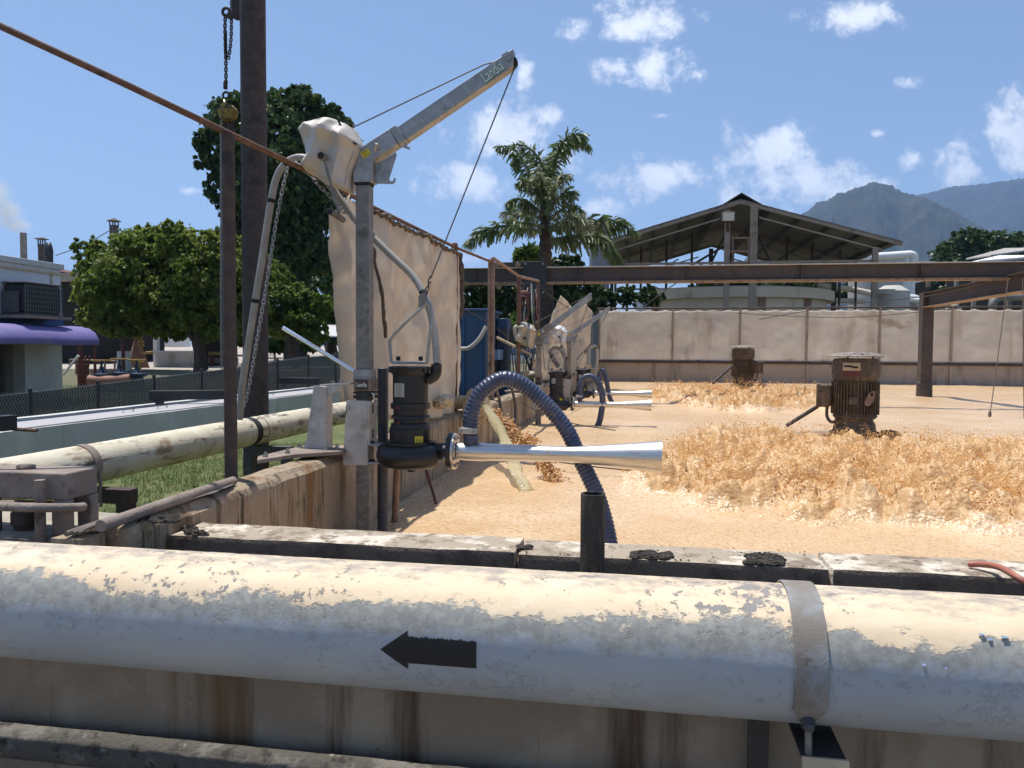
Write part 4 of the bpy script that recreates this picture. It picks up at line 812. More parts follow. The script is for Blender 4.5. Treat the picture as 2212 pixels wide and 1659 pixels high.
def conduit(name, label, pts, r, clips, material='pvcgrey', group=None):
    t = thing(name, label, 'conduit', pts[-1], group); sp = smooth_path(pts, 10); w = MB(); w.tube(sp, r, 16); w.build('pipe', material, t, smooth=60)
    for c in clips:
        i = int(c * (len(sp) - 2)); d = (sp[i + 1] - sp[i]).normalized(); w = MB(); w.lathe([(-.012, r + .003), (.012, r + .003)], sp[i], d, 16); w.tube([sp[i] + Vector((r, -r, 0)), sp[i] + Vector((r + .012, -r - .006, -.006))], .003, 6); w.build('cable_tie', 'blackmatte', t)
    return t
# crane 1
t1, H1 = crane(0, MX1, Y1, 0, 0, 'tall grey davit crane in front, boom lettered in green and white', 'cover', 'galvdull')
p1, Q1 = pump(0, MX1, Y1, 0, 'large black pump with long polished steel nozzle nearest the camera', 'stainless')
wall_bracket(0, MX1, Y1, 0, 'clean steel bracket bolted to the wall beside the nearest mast', 'steelplate')
w = MB(); w.tube([H1(z3(1513, 150), 0, False), H1(z3(1516, 190), 0, False), Q1(zt(488, 820))], .0042, 8); lc = w.build('load_cable', 'cablesteel', origin=Q1(zt(488, 820)))
tag(lc, 'steel lifting cable from the near boom tip to the pump', 'cable'); w = MB(); w.tube(smooth_path([Q1(zt(*p)) for p in ((490, 800), (472, 835), (475, 885), (455, 940), (438, 945), (450, 900), (490, 840)) ], 5), .0045, 8); w.build('thimble', 'cablesteel', lc)
w = MB(); a, b = PY(*z6(480, 170), Y1 + .02), PY(*z6(992, 484), Y1 - .03); w.tube([a, b], .0125, 16); lv = w.build('lever_bar', 'chrome', origin=b); tag(lv, 'polished perforated steel lever sticking out from the near mast', 'lever')
for j in range(13): c = a.lerp(b, .12 + j * .066); hm_ = MB(); hm_.lathe([(0, .0042), (.0135, .0042)], c, (-.3, -.5, .8), 8); hm_.build('hole_glint', 'whitepipe', lv)  # white studs paint in the bright highlights at the lever's holes
hose('suction_hose', 'thick ribbed blue hose arching over the nearest nozzle', [PY(x, y, Y1 + o) for x, y, o in ((1018, 955, 0), (1016, 925, 0), (1019, 892, 0), (1037, 850, .01), (1075, 822, .03), (1105, 820, .05), (1140, 838, .07), (1185, 880, .08), (1225, 930, .08), (1250, 985, .07), (1272, 1030, .05), (1292, 1075, .03), (1308, 1130, 0), (1318, 1180, -.04), (1322, 1215, -.06))], .0445, .0225, 'hoseblue', group='blue suction hoses of the pumps', amp=.11)
hose('drain_hose', 'dark grey ribbed hose hanging straight down behind the near mast', [PY(827, y, Y1 + .12) for y in (795, 850, 920, 1000, 1070, 1130, 1165)], .0325, .016, 'hosegrey')
cpts = [PY(x, y, Y) for x, y, Y in ((518, 905, 4.55), (524, 830, 4.5), (545, 690, 4.45), (566, 560, 4.43), (583, 450, 4.42), (597, 385, 4.42), (618, 352, 4.42), (645, 340, 4.42), (670, 348, 4.42), (700, 385, 4.42), (735, 430, 4.42), (768, 475, 4.42), (806, 513, 4.40), (850, 556, 4.38), (893, 598, 4.36), (922, 650, 4.32), (938, 715, 4.28), (944, 785, 4.25))]
conduit('power_conduit', 'grey conduit arching over the handrail to the nearest pump', cpts, .0215, (.14, .25, .36, .47, .71, .87))
# galvanised chain tied along the conduit
LK = MB(); 
def link_mesh(name, L_, W_, r, m):
    pts = []
    for k in range(10): a = math.pi * k / 9; pts.append(Vector((math.cos(a) * W_, 0, L_ / 2 + math.sin(a) * W_)))
    for k in range(10): a = math.pi + math.pi * k / 9; pts.append(Vector((math.cos(a) * W_, 0, -L_ / 2 + math.sin(a) * W_)))
    pts.append(pts[0]); b = MB(); b.tube(pts, r, 6, cap=False); return meshonly(b, name, m, 60)
def chain(name, label, pts, L_, W_, r, m, group=None):
    t = thing(name, label, 'chain', pts[-1], group); me = link_mesh('link', L_, W_, r, m); sp = smooth_path(pts, 12); d = [0]
    for a, b in zip(sp[:-1], sp[1:]): d.append(d[-1] + (b - a).length)
    A = np.array([tuple(q) for q in sp]); pitch = L_ + 2 * W_ - 2 * r * 1.3; n = int(d[-1] / pitch)
    for j in range(n):
        s = (j + .5) * pitch; p = Vector([np.interp(s, d, A[:, i]) for i in range(3)]); q = Vector([np.interp(s + .01, d, A[:, i]) for i in range(3)])
        dr = (q - p).normalized(); x, y = frame_for(dr)
        if j % 2: x, y = y, -x
        linkobj('link', me, t, p, Matrix((x, y, dr)).transposed())
    return t
chain('chain', 'galvanised chain hanging along the grey conduit', [PY(x, y, 4.38) for x, y in ((622, 362), (612, 400), (600, 460), (590, 520), (575, 620), (556, 730), (537, 840), (526, 885))], .020, .0085, .0034, 'galv')
chain('chain', 'short galvanised chain slung under the near winch cover', [PY(x, y, 4.36) for x, y in ((640, 350), (665, 372), (690, 402), (715, 425), (738, 452), (760, 470))], .022, .0095, .0038, 'galv')
# cranes 2 and 3
Y2 = 11.6; X2 = PY(1163, 860, Y2).x; t2, H2 = crane(1, X2, Y2, PY(1160, 747, Y2).z - MT1, R(6), 'middle davit crane with beige winch cover and muddy mast', 'coverbeige', 'galvdirty', sleeve_mat='galvdull')
dz2 = PY(1300, 874, Y2).z - NZ1; pump(1, X2, Y2, dz2, 'muddy black pump under the middle crane', 'stainlessdirty', 'blackdirty', False)
wall_bracket(1, X2, Y2, dz2 + .12, 'brown dirty bracket beside the middle mast', 'galvdirty')
Y3 = 15.9; X3 = PY(1228, 860, Y3).x; t3, H3 = crane(2, X3, Y3, PY(1228, 741, Y3).z - MT1, R(3), 'farthest davit crane with white winch cover', 'coverwhite', 'galvdirty', sleeve_mat='galv')
dz3 = PY(1330, 850, Y3).z - NZ1; pump(2, X3, Y3, dz3, 'black pump with steel nozzle under the farthest crane', 'stainless', 'black', False)
wall_bracket(2, X3, Y3, dz3 + .1, 'brown bracket beside the farthest mast', 'galvdirty')
for (Hh, xt, yt, Yy, lab) in ((H2, 1185, 880, Y2, 'thin lifting cable from the middle boom tip'), (H3, 1215, 850, Y3, 'thin lifting cable from the farthest boom tip')):
    w = MB(); q = Hh(z3(1510, 150)); e = PY(xt, yt, Yy); w.tube([q, Vector((e.x, Yy, e.z))], .006, 6); tag(w.build('load_cable', 'cablesteel'), lab, 'cable')
hose('suction_hose', 'greyed ribbed hose looping over the middle pump nozzle', [PY(*z2(x, y), Y2) for x, y in ((1225, 1240), (1208, 1180), (1215, 1100), (1250, 1050), (1300, 1040), (1355, 1075), (1392, 1150), (1405, 1240), (1398, 1330), (1375, 1440), (1330, 1520), (1285, 1590))], .046, .026, 'hoseblue', group='blue suction hoses of the pumps', amp=.11)
hose('suction_hose', 'blue hose arching down into the foam beside the farthest pump', [PY(*z2(x, y), Y3) for x, y in ((1375, 1190), (1372, 1110), (1385, 1020), (1410, 990), (1432, 1040), (1448, 1130), (1470, 1230), (1520, 1320), (1560, 1350))], .048, .03, 'hoseblue', group='blue suction hoses of the pumps', amp=.11)
conduit('power_conduit', 'dirty conduit loop above the middle pump', [PY(*z2(x, y), Y2 + .1) for x, y in ((1025, 960), (985, 900), (955, 840), (965, 800), (1000, 785), (1045, 810), (1080, 870), (1095, 930), (1095, 1010))], .034, (.2, .8), 'mudsteel')
conduit('power_conduit', 'curved conduit above the farthest pump', [PY(*z2(x, y), Y3) for x, y in ((1285, 940), (1285, 860), (1290, 800), (1310, 780), (1345, 790), (1358, 850), (1350, 950), (1345, 1030))], .040, (.6,), 'pvcgrey')
w = MB(); a, b = PY(*z2(488, 703), Y2 - .1), PY(*z2(795, 855), Y2 - .05); w.tube([a, b], .022, 12); tag(w.build('lever_bar', 'tanpipe', origin=b), 'beige lever bar sticking out from the middle mast', 'lever')
w = MB(); a, b = PY(*z2(1180, 900), Y3 - .1), PY(*z2(1300, 760), Y3 - .05); w.tube([a, b], .014, 8); tag(w.build('stay_rod', 'galvdull'), 'thin stay rod above the farthest pump', 'rod')
# ------------------------------------------------------------------ things around the left wall
# handrail and its posts
pA = PZ(499.5, 1032, HW); RX = pA.x
rail_pts = [PX(-130, -6, -2.95) + (PX(-130, -6, -2.95) - PX(0, 56, -2.72)) * 8, PX(-130, -6, -2.95), PX(0, 56, -2.72), PX(250, 172, -2.3), PX(500, 291, RX), PX(655, 365, RX + .01), PX(800, 445, RX + .02), PX(985, 535, RX + .05), PX(1062, 566, RX + .06)]
rl = thing('handrail', 'rusty pipe handrail sloping over the tank wall from the top corner', 'handrail', (RX, 3.4, HW))
w = MB(); w.tube(rail_pts, .0155, 12); w.build('rail', 'rust', rl, smooth=60)
w = MB(); w.tube([Vector((RX, pA.y, HW - .02)), Vector((RX, pA.y, PX(500, 291, RX).z - .01))], .030, 18); w.build('post', 'darkrust', rl, smooth=60)
def up_post(name, label, x, ytop, X, r, m, zb=HW - .02, cat='post', group=None):
    t = PX(x, ytop, X); b = MB(); b.tube([(X, t.y, zb), (X, t.y, t.z)], r, 14); b.ball((X, t.y, t.z), (r, r, r * .6), 12, 6); return tag(b.build(name, m, smooth=60), label, cat, group)
G = 'rusty posts along the tank wall'
up_post('rail_post', 'rusty post carrying the handrail at the tarpaulin edge', 982, 528, RX + .05, .034, 'rust', group=G)
pt = PX(1062, 560, RX + .06); b = MB(); b.bx(pt.x - .042, pt.x - .004, pt.y - .03, pt.y + .03, HW - .02, pt.z); b.bx(pt.x + .0, pt.x + .038, pt.y - .034, pt.y + .026, HW - .02, pt.z + .02); tag(b.build('rail_post', 'rustlight', bevel=.006), 'doubled rusty angle post past the big tarpaulin', 'post', G)
up_post('rail_post', 'thin rusty post in front of the trolley plate', 1121, 597, RX + .09, .032, 'rust', group=G)
up_post('rail_post', 'thinnest rusty post hung with cables', 1163, 606, RX + .12, .022, 'rust', group=G)
w = MB(); a = PX(1066, 558, RX + .07); b = PX(1121, 597, RX + .09); c = PX(1163, 607, RX + .12); w.tube([a, b, c], .022, 10); tag(w.build('handrail', 'rustlight', smooth=60), 'farther rusty handrail length running down to the last post', 'handrail')
# pipe lying along the wall top
a = PZ(*z5(905, 1300), HW + .02); b = PZ(*z5(1860, 965), HW + .02); w = MB(); w.tube(smooth_path([a + Vector((-.01, -.05, 0)), a.lerp(b, .5) + Vector((0, 0, .004)), b], 8), .021, 14); tag(w.build('pipe', 'mudsteel', smooth=60), 'old mud-brown pipe lying on the wall top by the handrail post', 'pipe')
for j, (o, r_) in enumerate(((0, .010), (.03, .008), (.055, .007))): w = MB(); w.tube(smooth_path([Vector((-1.875 + o * .6, 2.22 + o * .3, HW + .0)), Vector((-1.865 + o * .6, 2.30, HW + .006 + o * .1)), Vector((-1.85 + o * .7, 2.46, HW + .012))], 6), r_, 8); tag(w.build('rope', 'rope'), ['thick frayed rope end on the wall corner', 'middle frayed rope strand on the wall corner', 'thin frayed rope strand nearest the tank corner'][j], 'rope')
mud('mud', 'dark dirt and dead weed on the left wall top', (300, 1112, 385, 1126), .012, 90, .6, HW)
# puddle on the wall top
w = MB(); c = PZ(450, 1062, HW + .016); w.add([(c.x + math.cos(a) * .035 * random.uniform(.7, 1.2), c.y + math.sin(a) * .17 * random.uniform(.8, 1.2), HW + .016) for a in np.linspace(0, 6.2, 18)], [tuple(range(18))]); tag(w.build('puddle', 'puddle'), 'small puddle on the tank wall top', 'puddle')

# cream pipe running along the lawn
cp0 = PX(205, 1000, -3.3); CZ = cp0.z; CRD = .122
cp = thing('pipe', 'long cream pipe with brown stains running beside the lawn', 'pipe', (-3.3, 8, 0))
w = MB(); w.tube([(-3.3, y, CZ) for y in np.linspace(.4, 9.6, 30)], CRD, 40); w.tube([(-3.3, y, CZ) for y in np.linspace(9.6, 29, 30)], CRD, 30); w.build('barrel', 'creampipe', cp, smooth=60)
def ring(name, y, wd, r, m, par): b = MB(); b.lathe([(-wd, r - .004), (-wd, r), (wd, r), (wd, r - .004)], (-3.3, y, CZ), (0, 1, 0), 40, cap=False); return b.build(name, m, par)
s1 = PX(*z5(640, 680), -3.3).y; sr = ring('strap', s1, .03, CRD + .006, 'mudsteel', cp); b = MB(); b.tube([(-3.3 + CRD + .006, s1, CZ - .02), (-3.3 + CRD + .01, s1, CZ - CRD - .12)], .009, 8); b.build('strap_rod', 'mudsteel', sr)
ring('painted_band', PX(*z6(225, 800), -3.3).y, .045, CRD + .0015, 'blackpaint', cp); ring('joint', PX(*z6(290, 780), -3.3).y, .006, CRD + .003, 'mudsteel', cp)
for y in (9.6, 13.0, 17.5): ring('joint', y, .03, CRD + .006, 'tanpipe', cp)
def support(y, label, m='mudsteel'):
    t = thing('pipe_support', label, 'support', (-3.25, y, 0), 'supports under the cream pipe'); b = MB(); b.bx(-3.42, -2.98, y - .04, y + .04, CZ - CRD - .10, CZ - CRD - .012); b.build('crossbar', m, t, bevel=.004)
    for x in (-3.38, -3.03): b = MB(); b.bx(x - .04, x + .04, y - .042, y + .042, 0, CZ - CRD - .08); b.build('leg', m, t, bevel=.004)
support(s1 + .04, 'rusty brown pipe support beside the valve', 'darkrust'); support(PX(545, 980, -3.3).y + .1, 'grey pipe support behind the handrail post', 'hosegrey'); support(12.2, 'pipe support near the middle crane')
# gate valve with handwheel and its frame
vd = 3.02; V0 = P(*z5(330, 1150), vd); gv = thing('gate_valve', 'mud-brown gate valve with handwheel inside a portal frame', 'valve', (V0.x, V0.y, 0))
zt_ = P(*z5(640, 870), vd).z; xr = P(*z5(632, 1000), vd).x; xl = P(*z5(0, 1000), vd).x; yy = V0.y
bz = P(*z5(632, 1312), vd).z
zb = P(*z5(320, 1000), vd).z
b = MB(); b.bx(xl - .5, xr + .027, yy - .08, yy + .10, zt_ - .105, zt_); b.build('frame_beam', 'mudsteel', gv, bevel=.006)
for x, yq in ((xr, -.06), (xr, .075), (xl - .01, -.06)): b = MB(); b.bx(x - .03, x + .03, yy + yq - .025, yy + yq + .025, bz - .02, zt_ - .1055); b.build('frame_leg', 'mudsteel', gv, bevel=.005)
hc = P(*z5(320, 1165), vd - .13); hw = MB(); hw.torus(hc, (0, .18, 1), .142, .017, 40, 12); hwo = hw.build('handwheel', 'mudsteel', gv, smooth=60)
for k in range(5): a = k * 2 * math.pi / 5 + .3; b = MB(); b.tube([hc, hc + Vector((math.cos(a) * .14, math.sin(a) * .14, -math.sin(a) * .025))], .011, 8); b.build('spoke', 'mudsteel', hwo)
b = MB(); b.tube([hc + Vector((0, 0, .10)), Vector((hc.x, hc.y, .3))], .019, 12); b.build('stem', 'mudsteel', gv)
b = MB(); b.lathe([(.25, .07), (.50, .07), (.60, .045), (hc.z - .10, .045), (hc.z - .10, .055), (hc.z - .05, .055)], (P(*z5(190, 1300), vd).x, yy, 0), (0, 0, 1), 16); b.build('bonnet', 'darkrust', gv, bevel=.003)
nut = P(*z5(200, 885), vd); b = MB(); b.torus((nut.x, yy, zt_ + .008), (0, 0, 1), .026, .009, 20, 8); b.build('stem_ring', 'mudsteel', gv)
sl2 = rough_block('concrete_ledge', (xl - .6, -2.0, yy - .12, yy + .38, 0, bz - .02), (.08, .06, .08), .006, 'concrete', s=6, seed=44, chip=.02); tag(sl2, 'low concrete ledge carrying the valve frame', 'ledge')
# big dark post with chain hoist
bpD = 8.5; bpb = P(551.5, 700, bpD); BX, BY = bpb.x, bpb.y
bpst = thing('post', 'tall thick dark rusty post rising out of the picture', 'post', (BX, BY, 0)); w = MB(); w.tube([(BX, BY, z) for z in np.linspace(0, 8.5, 30)], .137, 32); w.build('shaft', 'darkrust', bpst, smooth=60)
def B(x, y, o=0): return P(x, y, bpD + o)
w = MB(); w.prism([B(x, y, -.02) for x, y in ((502, -60), (526, -60), (526, 43), (505, 40), (500, 36), (500, -60))], (0, .05, 0)); pb = w.build('bracket_plate', 'darkrust', bpst, bevel=.004)
w = MB(); w.torus(B(488.5, 26), (0, 1, .1), .042, .017, 20, 8); w.bar(B(492, 34), B(503, 34), .04, .06); w.build('shackle', 'darkrust', pb)
chain('chain', 'dark hoist chain hanging from the bracket of the tall post', [B(487, 32), B(486, 60), B(487, 100), B(488, 130), B(488, 185)], .020, .016, .0065, 'darkrust')
chain('chain', 'slack loop of chain next to the bracket of the tall post', [B(500, -30), B(500, 40), B(499, 85), B(494, 122), B(488, 118), B(487, 70)], .020, .015, .006, 'darkrust')
ch = thing('chain_hoist', 'dirty yellow chain hoist hanging beside the tall post', 'hoist', B(489, 262))
hc = B(489, 243); w = MB(); w.lathe([(-.07, .05), (-.06, .088), (.06, .088), (.07, .05)], hc, (.5, -1, 0), 22); w.ball(hc + Vector((.03, .03, .0)), (.09, .08, .09), 14, 8); w.build('body', 'hoistyellow', ch, smooth=40)
w = MB(); w.torus(B(488, 206), (0, 1, 0), .036, .013, 18, 8, (-.9, 4.3)); w.tube([B(487, 178), B(487, 192)], .024, 10); w.build('hook', 'darkrust', ch)
w = MB(); w.bar(B(497, 255, .06), B(499, 300, .06), .07, .05); w.build('lower_block', 'darkrust', ch, bevel=.004)
chain('chain', 'lighter hand chain of the hoist seen behind the rusty post', [B(478, 262, .05), B(478, 450, .05), B(478, 640, .05), B(479, 800, .05)], .018, .011, .005, 'bolt')
chain('chain', 'darker hand chain of the hoist right by the rusty post', [B(486, 262, .05), B(486, 450, .05), B(486, 640, .05), B(487, 820, .05)], .020, .014, .006, 'darkrust')

# tarpaulin hung from the rail
def cloth(name, label, pf, nu, nv, material, group=None, thick=.004):
    V = [pf(i / (nu - 1), j / (nv - 1)) for j in range(nv) for i in range(nu)]; F = [(j * nu + i, j * nu + i + 1, (j + 1) * nu + i + 1, (j + 1) * nu + i) for j in range(nv - 1) for i in range(nu - 1)]
    w = MB(); w.add(V, F); o = w.build(name, material, smooth=180, recalc=False, solid=thick); tag(o, label, 'tarpaulin', group); return o

y_n = PX(702, 600, RX).y; y_f = PX(990, 600, RX + .05).y
zr_n = PX(800, 448, RX).z; zr_f = PX(985, 538, RX + .05).z
def tarp1(u, v):
    y = y_n + (y_f - y_n) * u; top = zr_n + (zr_f - zr_n) * u - .03 - (.16 if u < .06 else 0) * (1 - u / .06); bot = 1.18 - .30 * u + .10 * N1(u * 5, 3) + (.10 if u < .2 else 0)
    z = top + (bot - top) * v
    fold = .060 * math.sin(u * 26 + 1.5 * math.sin(u * 9) + v * .6) * (.35 + .65 * v) * (1.3 if u < .3 else .5) + .085 * N1(u * 5, v * 1.6, 8) + .045 * N1(u * 14 + v * 3, v * 5, 9) + .016 * N1(u * 30, v * 18, 10)
    tri = lambda q: abs((q % 1) - .5) * 2
    fold += .035 * (tri(u * 3.1 + v * .35) - .5) * (.4 + .6 * v) + .022 * (tri(u * 6.3 - v * .8 + .2) - .5) + (.07 * (abs(math.sin(u * 30 + v)) - .6) if u < .22 else 0)
    return Vector((RX + .02 + .04 * u + fold + (.05 * v if u < .3 else 0), y, z))
tp1 = cloth('tarpaulin', 'large creased cream tarpaulin hung behind the nearest crane', tarp1, 130, 60, 'tarp')
def hem(par, f, us, vs, r, nn=20): 
    w = MB(); w.tube([f(us[0] + (us[1] - us[0]) * k / nn, vs[0] + (vs[1] - vs[0]) * k / nn) + Vector((.01, 0, .012 * math.sin(k * 2.1))) for k in range(nn + 1)], r, 8, rs=[r * random.uniform(.6, 1.3) for _ in range(nn + 1)]); w.build('hem', 'tarpedge', par, smooth=60)
hem(tp1, tarp1, (.24, 1), (.01, .01), .018, 60); hem(tp1, tarp1, (1, 1), (0, .38), .034); hem(tp1, tarp1, (.21, .25), (.05, .62), .014, 24); hem(tp1, tarp1, (.12, .12), (.35, .95), .005, 20); hem(tp1, tarp1, (.16, .14), (.1, .9), .006, 20)
TY = [13, 15, 17.7, 21.5, 26, 29.4]; TZ = [1.25, 1.9, PX(*z2(1020, 320), -1.85).z, 2.72, 3.27, 3.15]
def tarp2(u, v):
    y = 13.6 + (29.4 - 13.6) * u; top = float(np.interp(y, TY, TZ)); bot = 1.0; z = top + (bot - top) * v; s = math.sin(y * 2.3 + v * 1.5)
    return Vector((-1.88 + .10 * s * v + .22 * N1(y * .7, v * 3, 12), y, z))
cloth('tarpaulin', 'peaked cream tarpaulin drooping beyond the farther cranes', tarp2, 120, 30, 'tarp')
# far screen: posts and tarp panels
yS = 29.55; sxs = [PY(x, 800, yS).x for x in (1294, 1452, 1597, 1741, 1898, 2053, 2212, 2372, 2532)]
zT = PY(1600, 668, yS).z; zB = PY(1600, 781, yS).z
for k, x in enumerate(sxs):
    w = MB(); w.bx(x - .035, x + .035, yS - .06, yS + .0, FWZ, zT + .05); tag(w.build('screen_post', 'shedsteel', bevel=.005), ['corner post of the far screen by the cranes', 'second thin post of the far screen', 'third thin post of the far screen', 'fourth thin post of the far screen', 'fifth thin post of the far screen', 'sixth thin post of the far screen', 'seventh thin post of the far screen, near the picture edge', 'far screen post out at the picture edge', 'last far screen post'][k], 'post', 'posts of the far tarpaulin screen')
names = ['leftmost far screen panel, stained and smeared', 'second far screen panel from the cranes', 'third far screen panel, behind the distant motor', 'fourth far screen panel, crumpled in its lower half', 'fifth far screen panel, above the nearer motor', 'sixth far screen panel, crossed by the dark post', 'seventh far screen panel, with ropes in front', 'eighth far screen panel', 'ninth far screen panel']
for k in range(len(sxs) - 1):
    x0, x1 = sxs[k], sxs[k + 1]
    def pf(u, v, x0=x0, x1=x1, k=k):
        x = x0 + (x1 - x0) * u; sag = .06 * math.sin(math.pi * u) * (1 if v < .01 else 0)
        z = zT - .02 - .05 * abs(math.sin(u * 14 + k)) * max(0, 1 - v * 6) + (zB - zT) * v
        return Vector((x, yS + .03 + .07 * N1(x * 1.3, z * 1.6, 20) + .03 * N1(x * 5, z * 5, 22), z))
    cloth('screen_tarpaulin', names[k], pf, 40, 26, 'tarpfar', 'tarpaulin panels of the far screen', .01)
w = MB(); w.tube([(sxs[0] - .1, yS - .03, zT + .04), (sxs[-1], yS - .03, zT + .06)], .035, 10); w.tube([(sxs[0] - .1, yS - .03, zB - .03), (sxs[-1], yS - .03, zB - .05)], .05, 10); tag(w.build('screen_rails', 'darkrust'), 'thin dark rails along the top and foot of the far screen', 'rail')
w = MB(); w.tube(smooth_path([(sxs[0] + 5, yS - .2, zT - .15), (sxs[0] + 9, yS - .2, zT - .32), (sxs[0] + 13, yS - .2, zT + .05)], 8), .012, 6); tag(w.build('wire', 'wire'), 'slack wire hanging in front of the far screen', 'wire')

# overhead travelling beam with trolley plates
BYY = 17.0
zb0 = PY(1700, 606, BYY).z; zb1 = PY(1700, 571, BYY).z; xb0 = PY(1000, 600, BYY).x - 1.6
bm_ = thing('overhead_beam', 'long grey I-beam spanning the tank in front of the shed', 'beam', (5, BYY, zb0))
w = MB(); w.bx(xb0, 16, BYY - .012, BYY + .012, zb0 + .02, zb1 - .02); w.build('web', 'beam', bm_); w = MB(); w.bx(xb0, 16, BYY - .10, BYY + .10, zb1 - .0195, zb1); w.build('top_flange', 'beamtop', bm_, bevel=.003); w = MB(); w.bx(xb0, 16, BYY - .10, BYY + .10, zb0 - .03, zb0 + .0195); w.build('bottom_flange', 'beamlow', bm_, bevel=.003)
for k in range(8): x = xb0 + 1.9 + k * 2.35; w = MB(); w.bx(x - .006, x + .006, BYY - .085, BYY - .0125, zb0 + .02, zb1 - .02); w.build('stiffener', 'beam', bm_)
tr = thing('trolley', 'dark steel trolley plate clamped on the overhead beam', 'trolley', PY(1154, 640, BYY - .2)); a = PY(1130, 565, BYY - .14); b = PY(1180, 640, BYY - .14); w = MB(); w.bx(a.x, b.x, BYY - .14, BYY - .115, b.z, a.z); w.build('side_plate', 'blackbeam', tr, bevel=.004)
for x, y in ((1135, 570), (1173, 570), (1135, 632), (1173, 632)): q = PY(x, y, BYY - .14); w = MB(); w.lathe([(0, .022), (.02, .022)], q, (0, -1, 0), 8); w.build('bolt', 'bolt', tr)
for x, y in ((1076, 573), (1119, 573), (1078, 620), (1118, 618)): q = PY(x, y, BYY - .14); w = MB(); w.lathe([(0, .055), (.05, .055)], q, (0, -1, 0), 16); w.lathe([(.05, .025), (.07, .025)], q, (0, -1, 0), 10); w.build('roller', 'beamlow', tr, bevel=.004)
w = MB(); a = PY(1068, 567, BYY - .12); b = PY(1128, 577, BYY - .12); w.bx(a.x, b.x, BYY - .13, BYY - .10, b.z, a.z); w.build('roller_bar', 'beam', tr)
w = MB(); q = Vector((xb0 + .2, BYY, 0)); w.bx(q.x - .1, q.x + .1, BYY - .1, BYY + .1, 0, zb0 - .03); tag(w.build('post', 'beam', bevel=.006), 'steel post carrying the hidden end of the overhead beam', 'post')
# post in the tank with its own beam
pp = PZ(1996, 856, FZ); pt = PY(1998, 633, pp.y); w = MB(); ps = thing('tank_post', 'dark square post standing in the foam in front of the screen', 'post', (pp.x, pp.y, .2)); w.bx(pp.x - .14, pp.x + .14, pp.y - .14, pp.y + .14, .2, pt.z); w.build('shaft', 'beam', ps, bevel=.012); w = MB(); w.lathe([(.2, .2), (FZ + .35, .19), (FZ + .4, .15)], (pp.x, pp.y, 0), (0, 0, 1), 14); w.build('crusted_foot', 'beam', ps)
b2 = thing('side_beam', 'dark rusty beam running from the tank post towards the overhead beam', 'beam', (pp.x, pp.y, pt.z)); zt2 = pt.z; w = MB(); w.bx(pp.x - .012, pp.x + .012, 15.2, pp.y + .2, zt2 - .36, zt2 - .02); w.build('web', 'beam', b2); w = MB(); w.bx(pp.x - .13, pp.x + .13, 15.2, pp.y + .2, zt2 - .0195, zt2); w.build('top_flange', 'beam', b2); w = MB(); w.bx(pp.x - .13, pp.x + .13, 15.2, pp.y + .2, zt2 - .385, zt2 - .3605); w.build('bottom_flange', 'beamlow', b2)
# ropes and guy wires
def wire(name, label, pts, r=.008, m='wire', cat='wire', group=None): b = MB(); b.tube(smooth_path(pts, 8), r, 6); return tag(b.build(name, m, smooth=60), label, cat, group)
e1 = PZ(2138, 902, FZ); e2 = PZ(2212, 905, FZ)
wire('rope', 'rope hanging down into the foam with a knot at its end', [Vector((e1.x, e1.y, FZ + .02)), PY(2153, 790, e1.y), PY(2178, 600, e1.y)], .008, 'rope', 'rope'); wire('rope', 'second rope into the foam at the picture edge', [Vector((e2.x, e2.y, FZ + .02)), PY(2211, 760, e2.y), PY(2209, 600, e2.y)], .008, 'rope', 'rope')
w = MB(); w.ball((e1.x, e1.y, FZ + .06), (.03, .03, .07), 8, 6); tag(w.build('rope_knot', 'rope'), 'frayed knot of the rope in the foam', 'knot')
wire('wire', 'long wire from the overhead beam down to the side beam', [PY(2175, 598, 16.2), PY(2000, 640, 19), PY(1800, 662, 25), PY(1640, 690, 28)], .012); wire('wire', 'slack pale cable behind the side beam', [PY(2020, 628, 24), PY(2110, 640, 24), PY(2212, 625, 24)], .02, 'pvcgrey'); wire('wire', 'guy wire slanting from the overhead beam to the screen corner', [PY(1490, 592, BYY + .1), PY(1420, 640, 23), PY(1385, 668, 29.3)], .014)
wire('wire', 'guy wire in front of the middle cranes', [PX(1163, 612, -1.83), PY(1190, 640, 14), PY(1238, 672, 17)], .008); wire('wire', 'mooring wire across the foam towards the spray', [PZ(1100, 855, .9), PZ(1200, 905, FZ + .2), PZ(1330, 930, FZ + .05)], .006); wire('wire', 'near mooring wire under the polished nozzle', [PZ(1185, 995, FZ + .10), PZ(1300, 1010, FZ + .08), PZ(1475, 1026, FZ + .05)], .006); wire('wire', 'far mooring wire towards the distant spray', [PX(1290, 838, -1.7), PZ(1400, 858, FZ + .1)], .008)
wire('wire', 'wire running from the tarpaulin to the blue cabinet', [PY(990, 660, 9), PY(1060, 700, 10.5), PY(1100, 730, 12)], .007); wire('wire', 'thin wire strung under the overhead beam by the trolley', [PY(990, 605, 14), PY(1070, 618, 15), PY(1150, 610, 16.5)], .008)
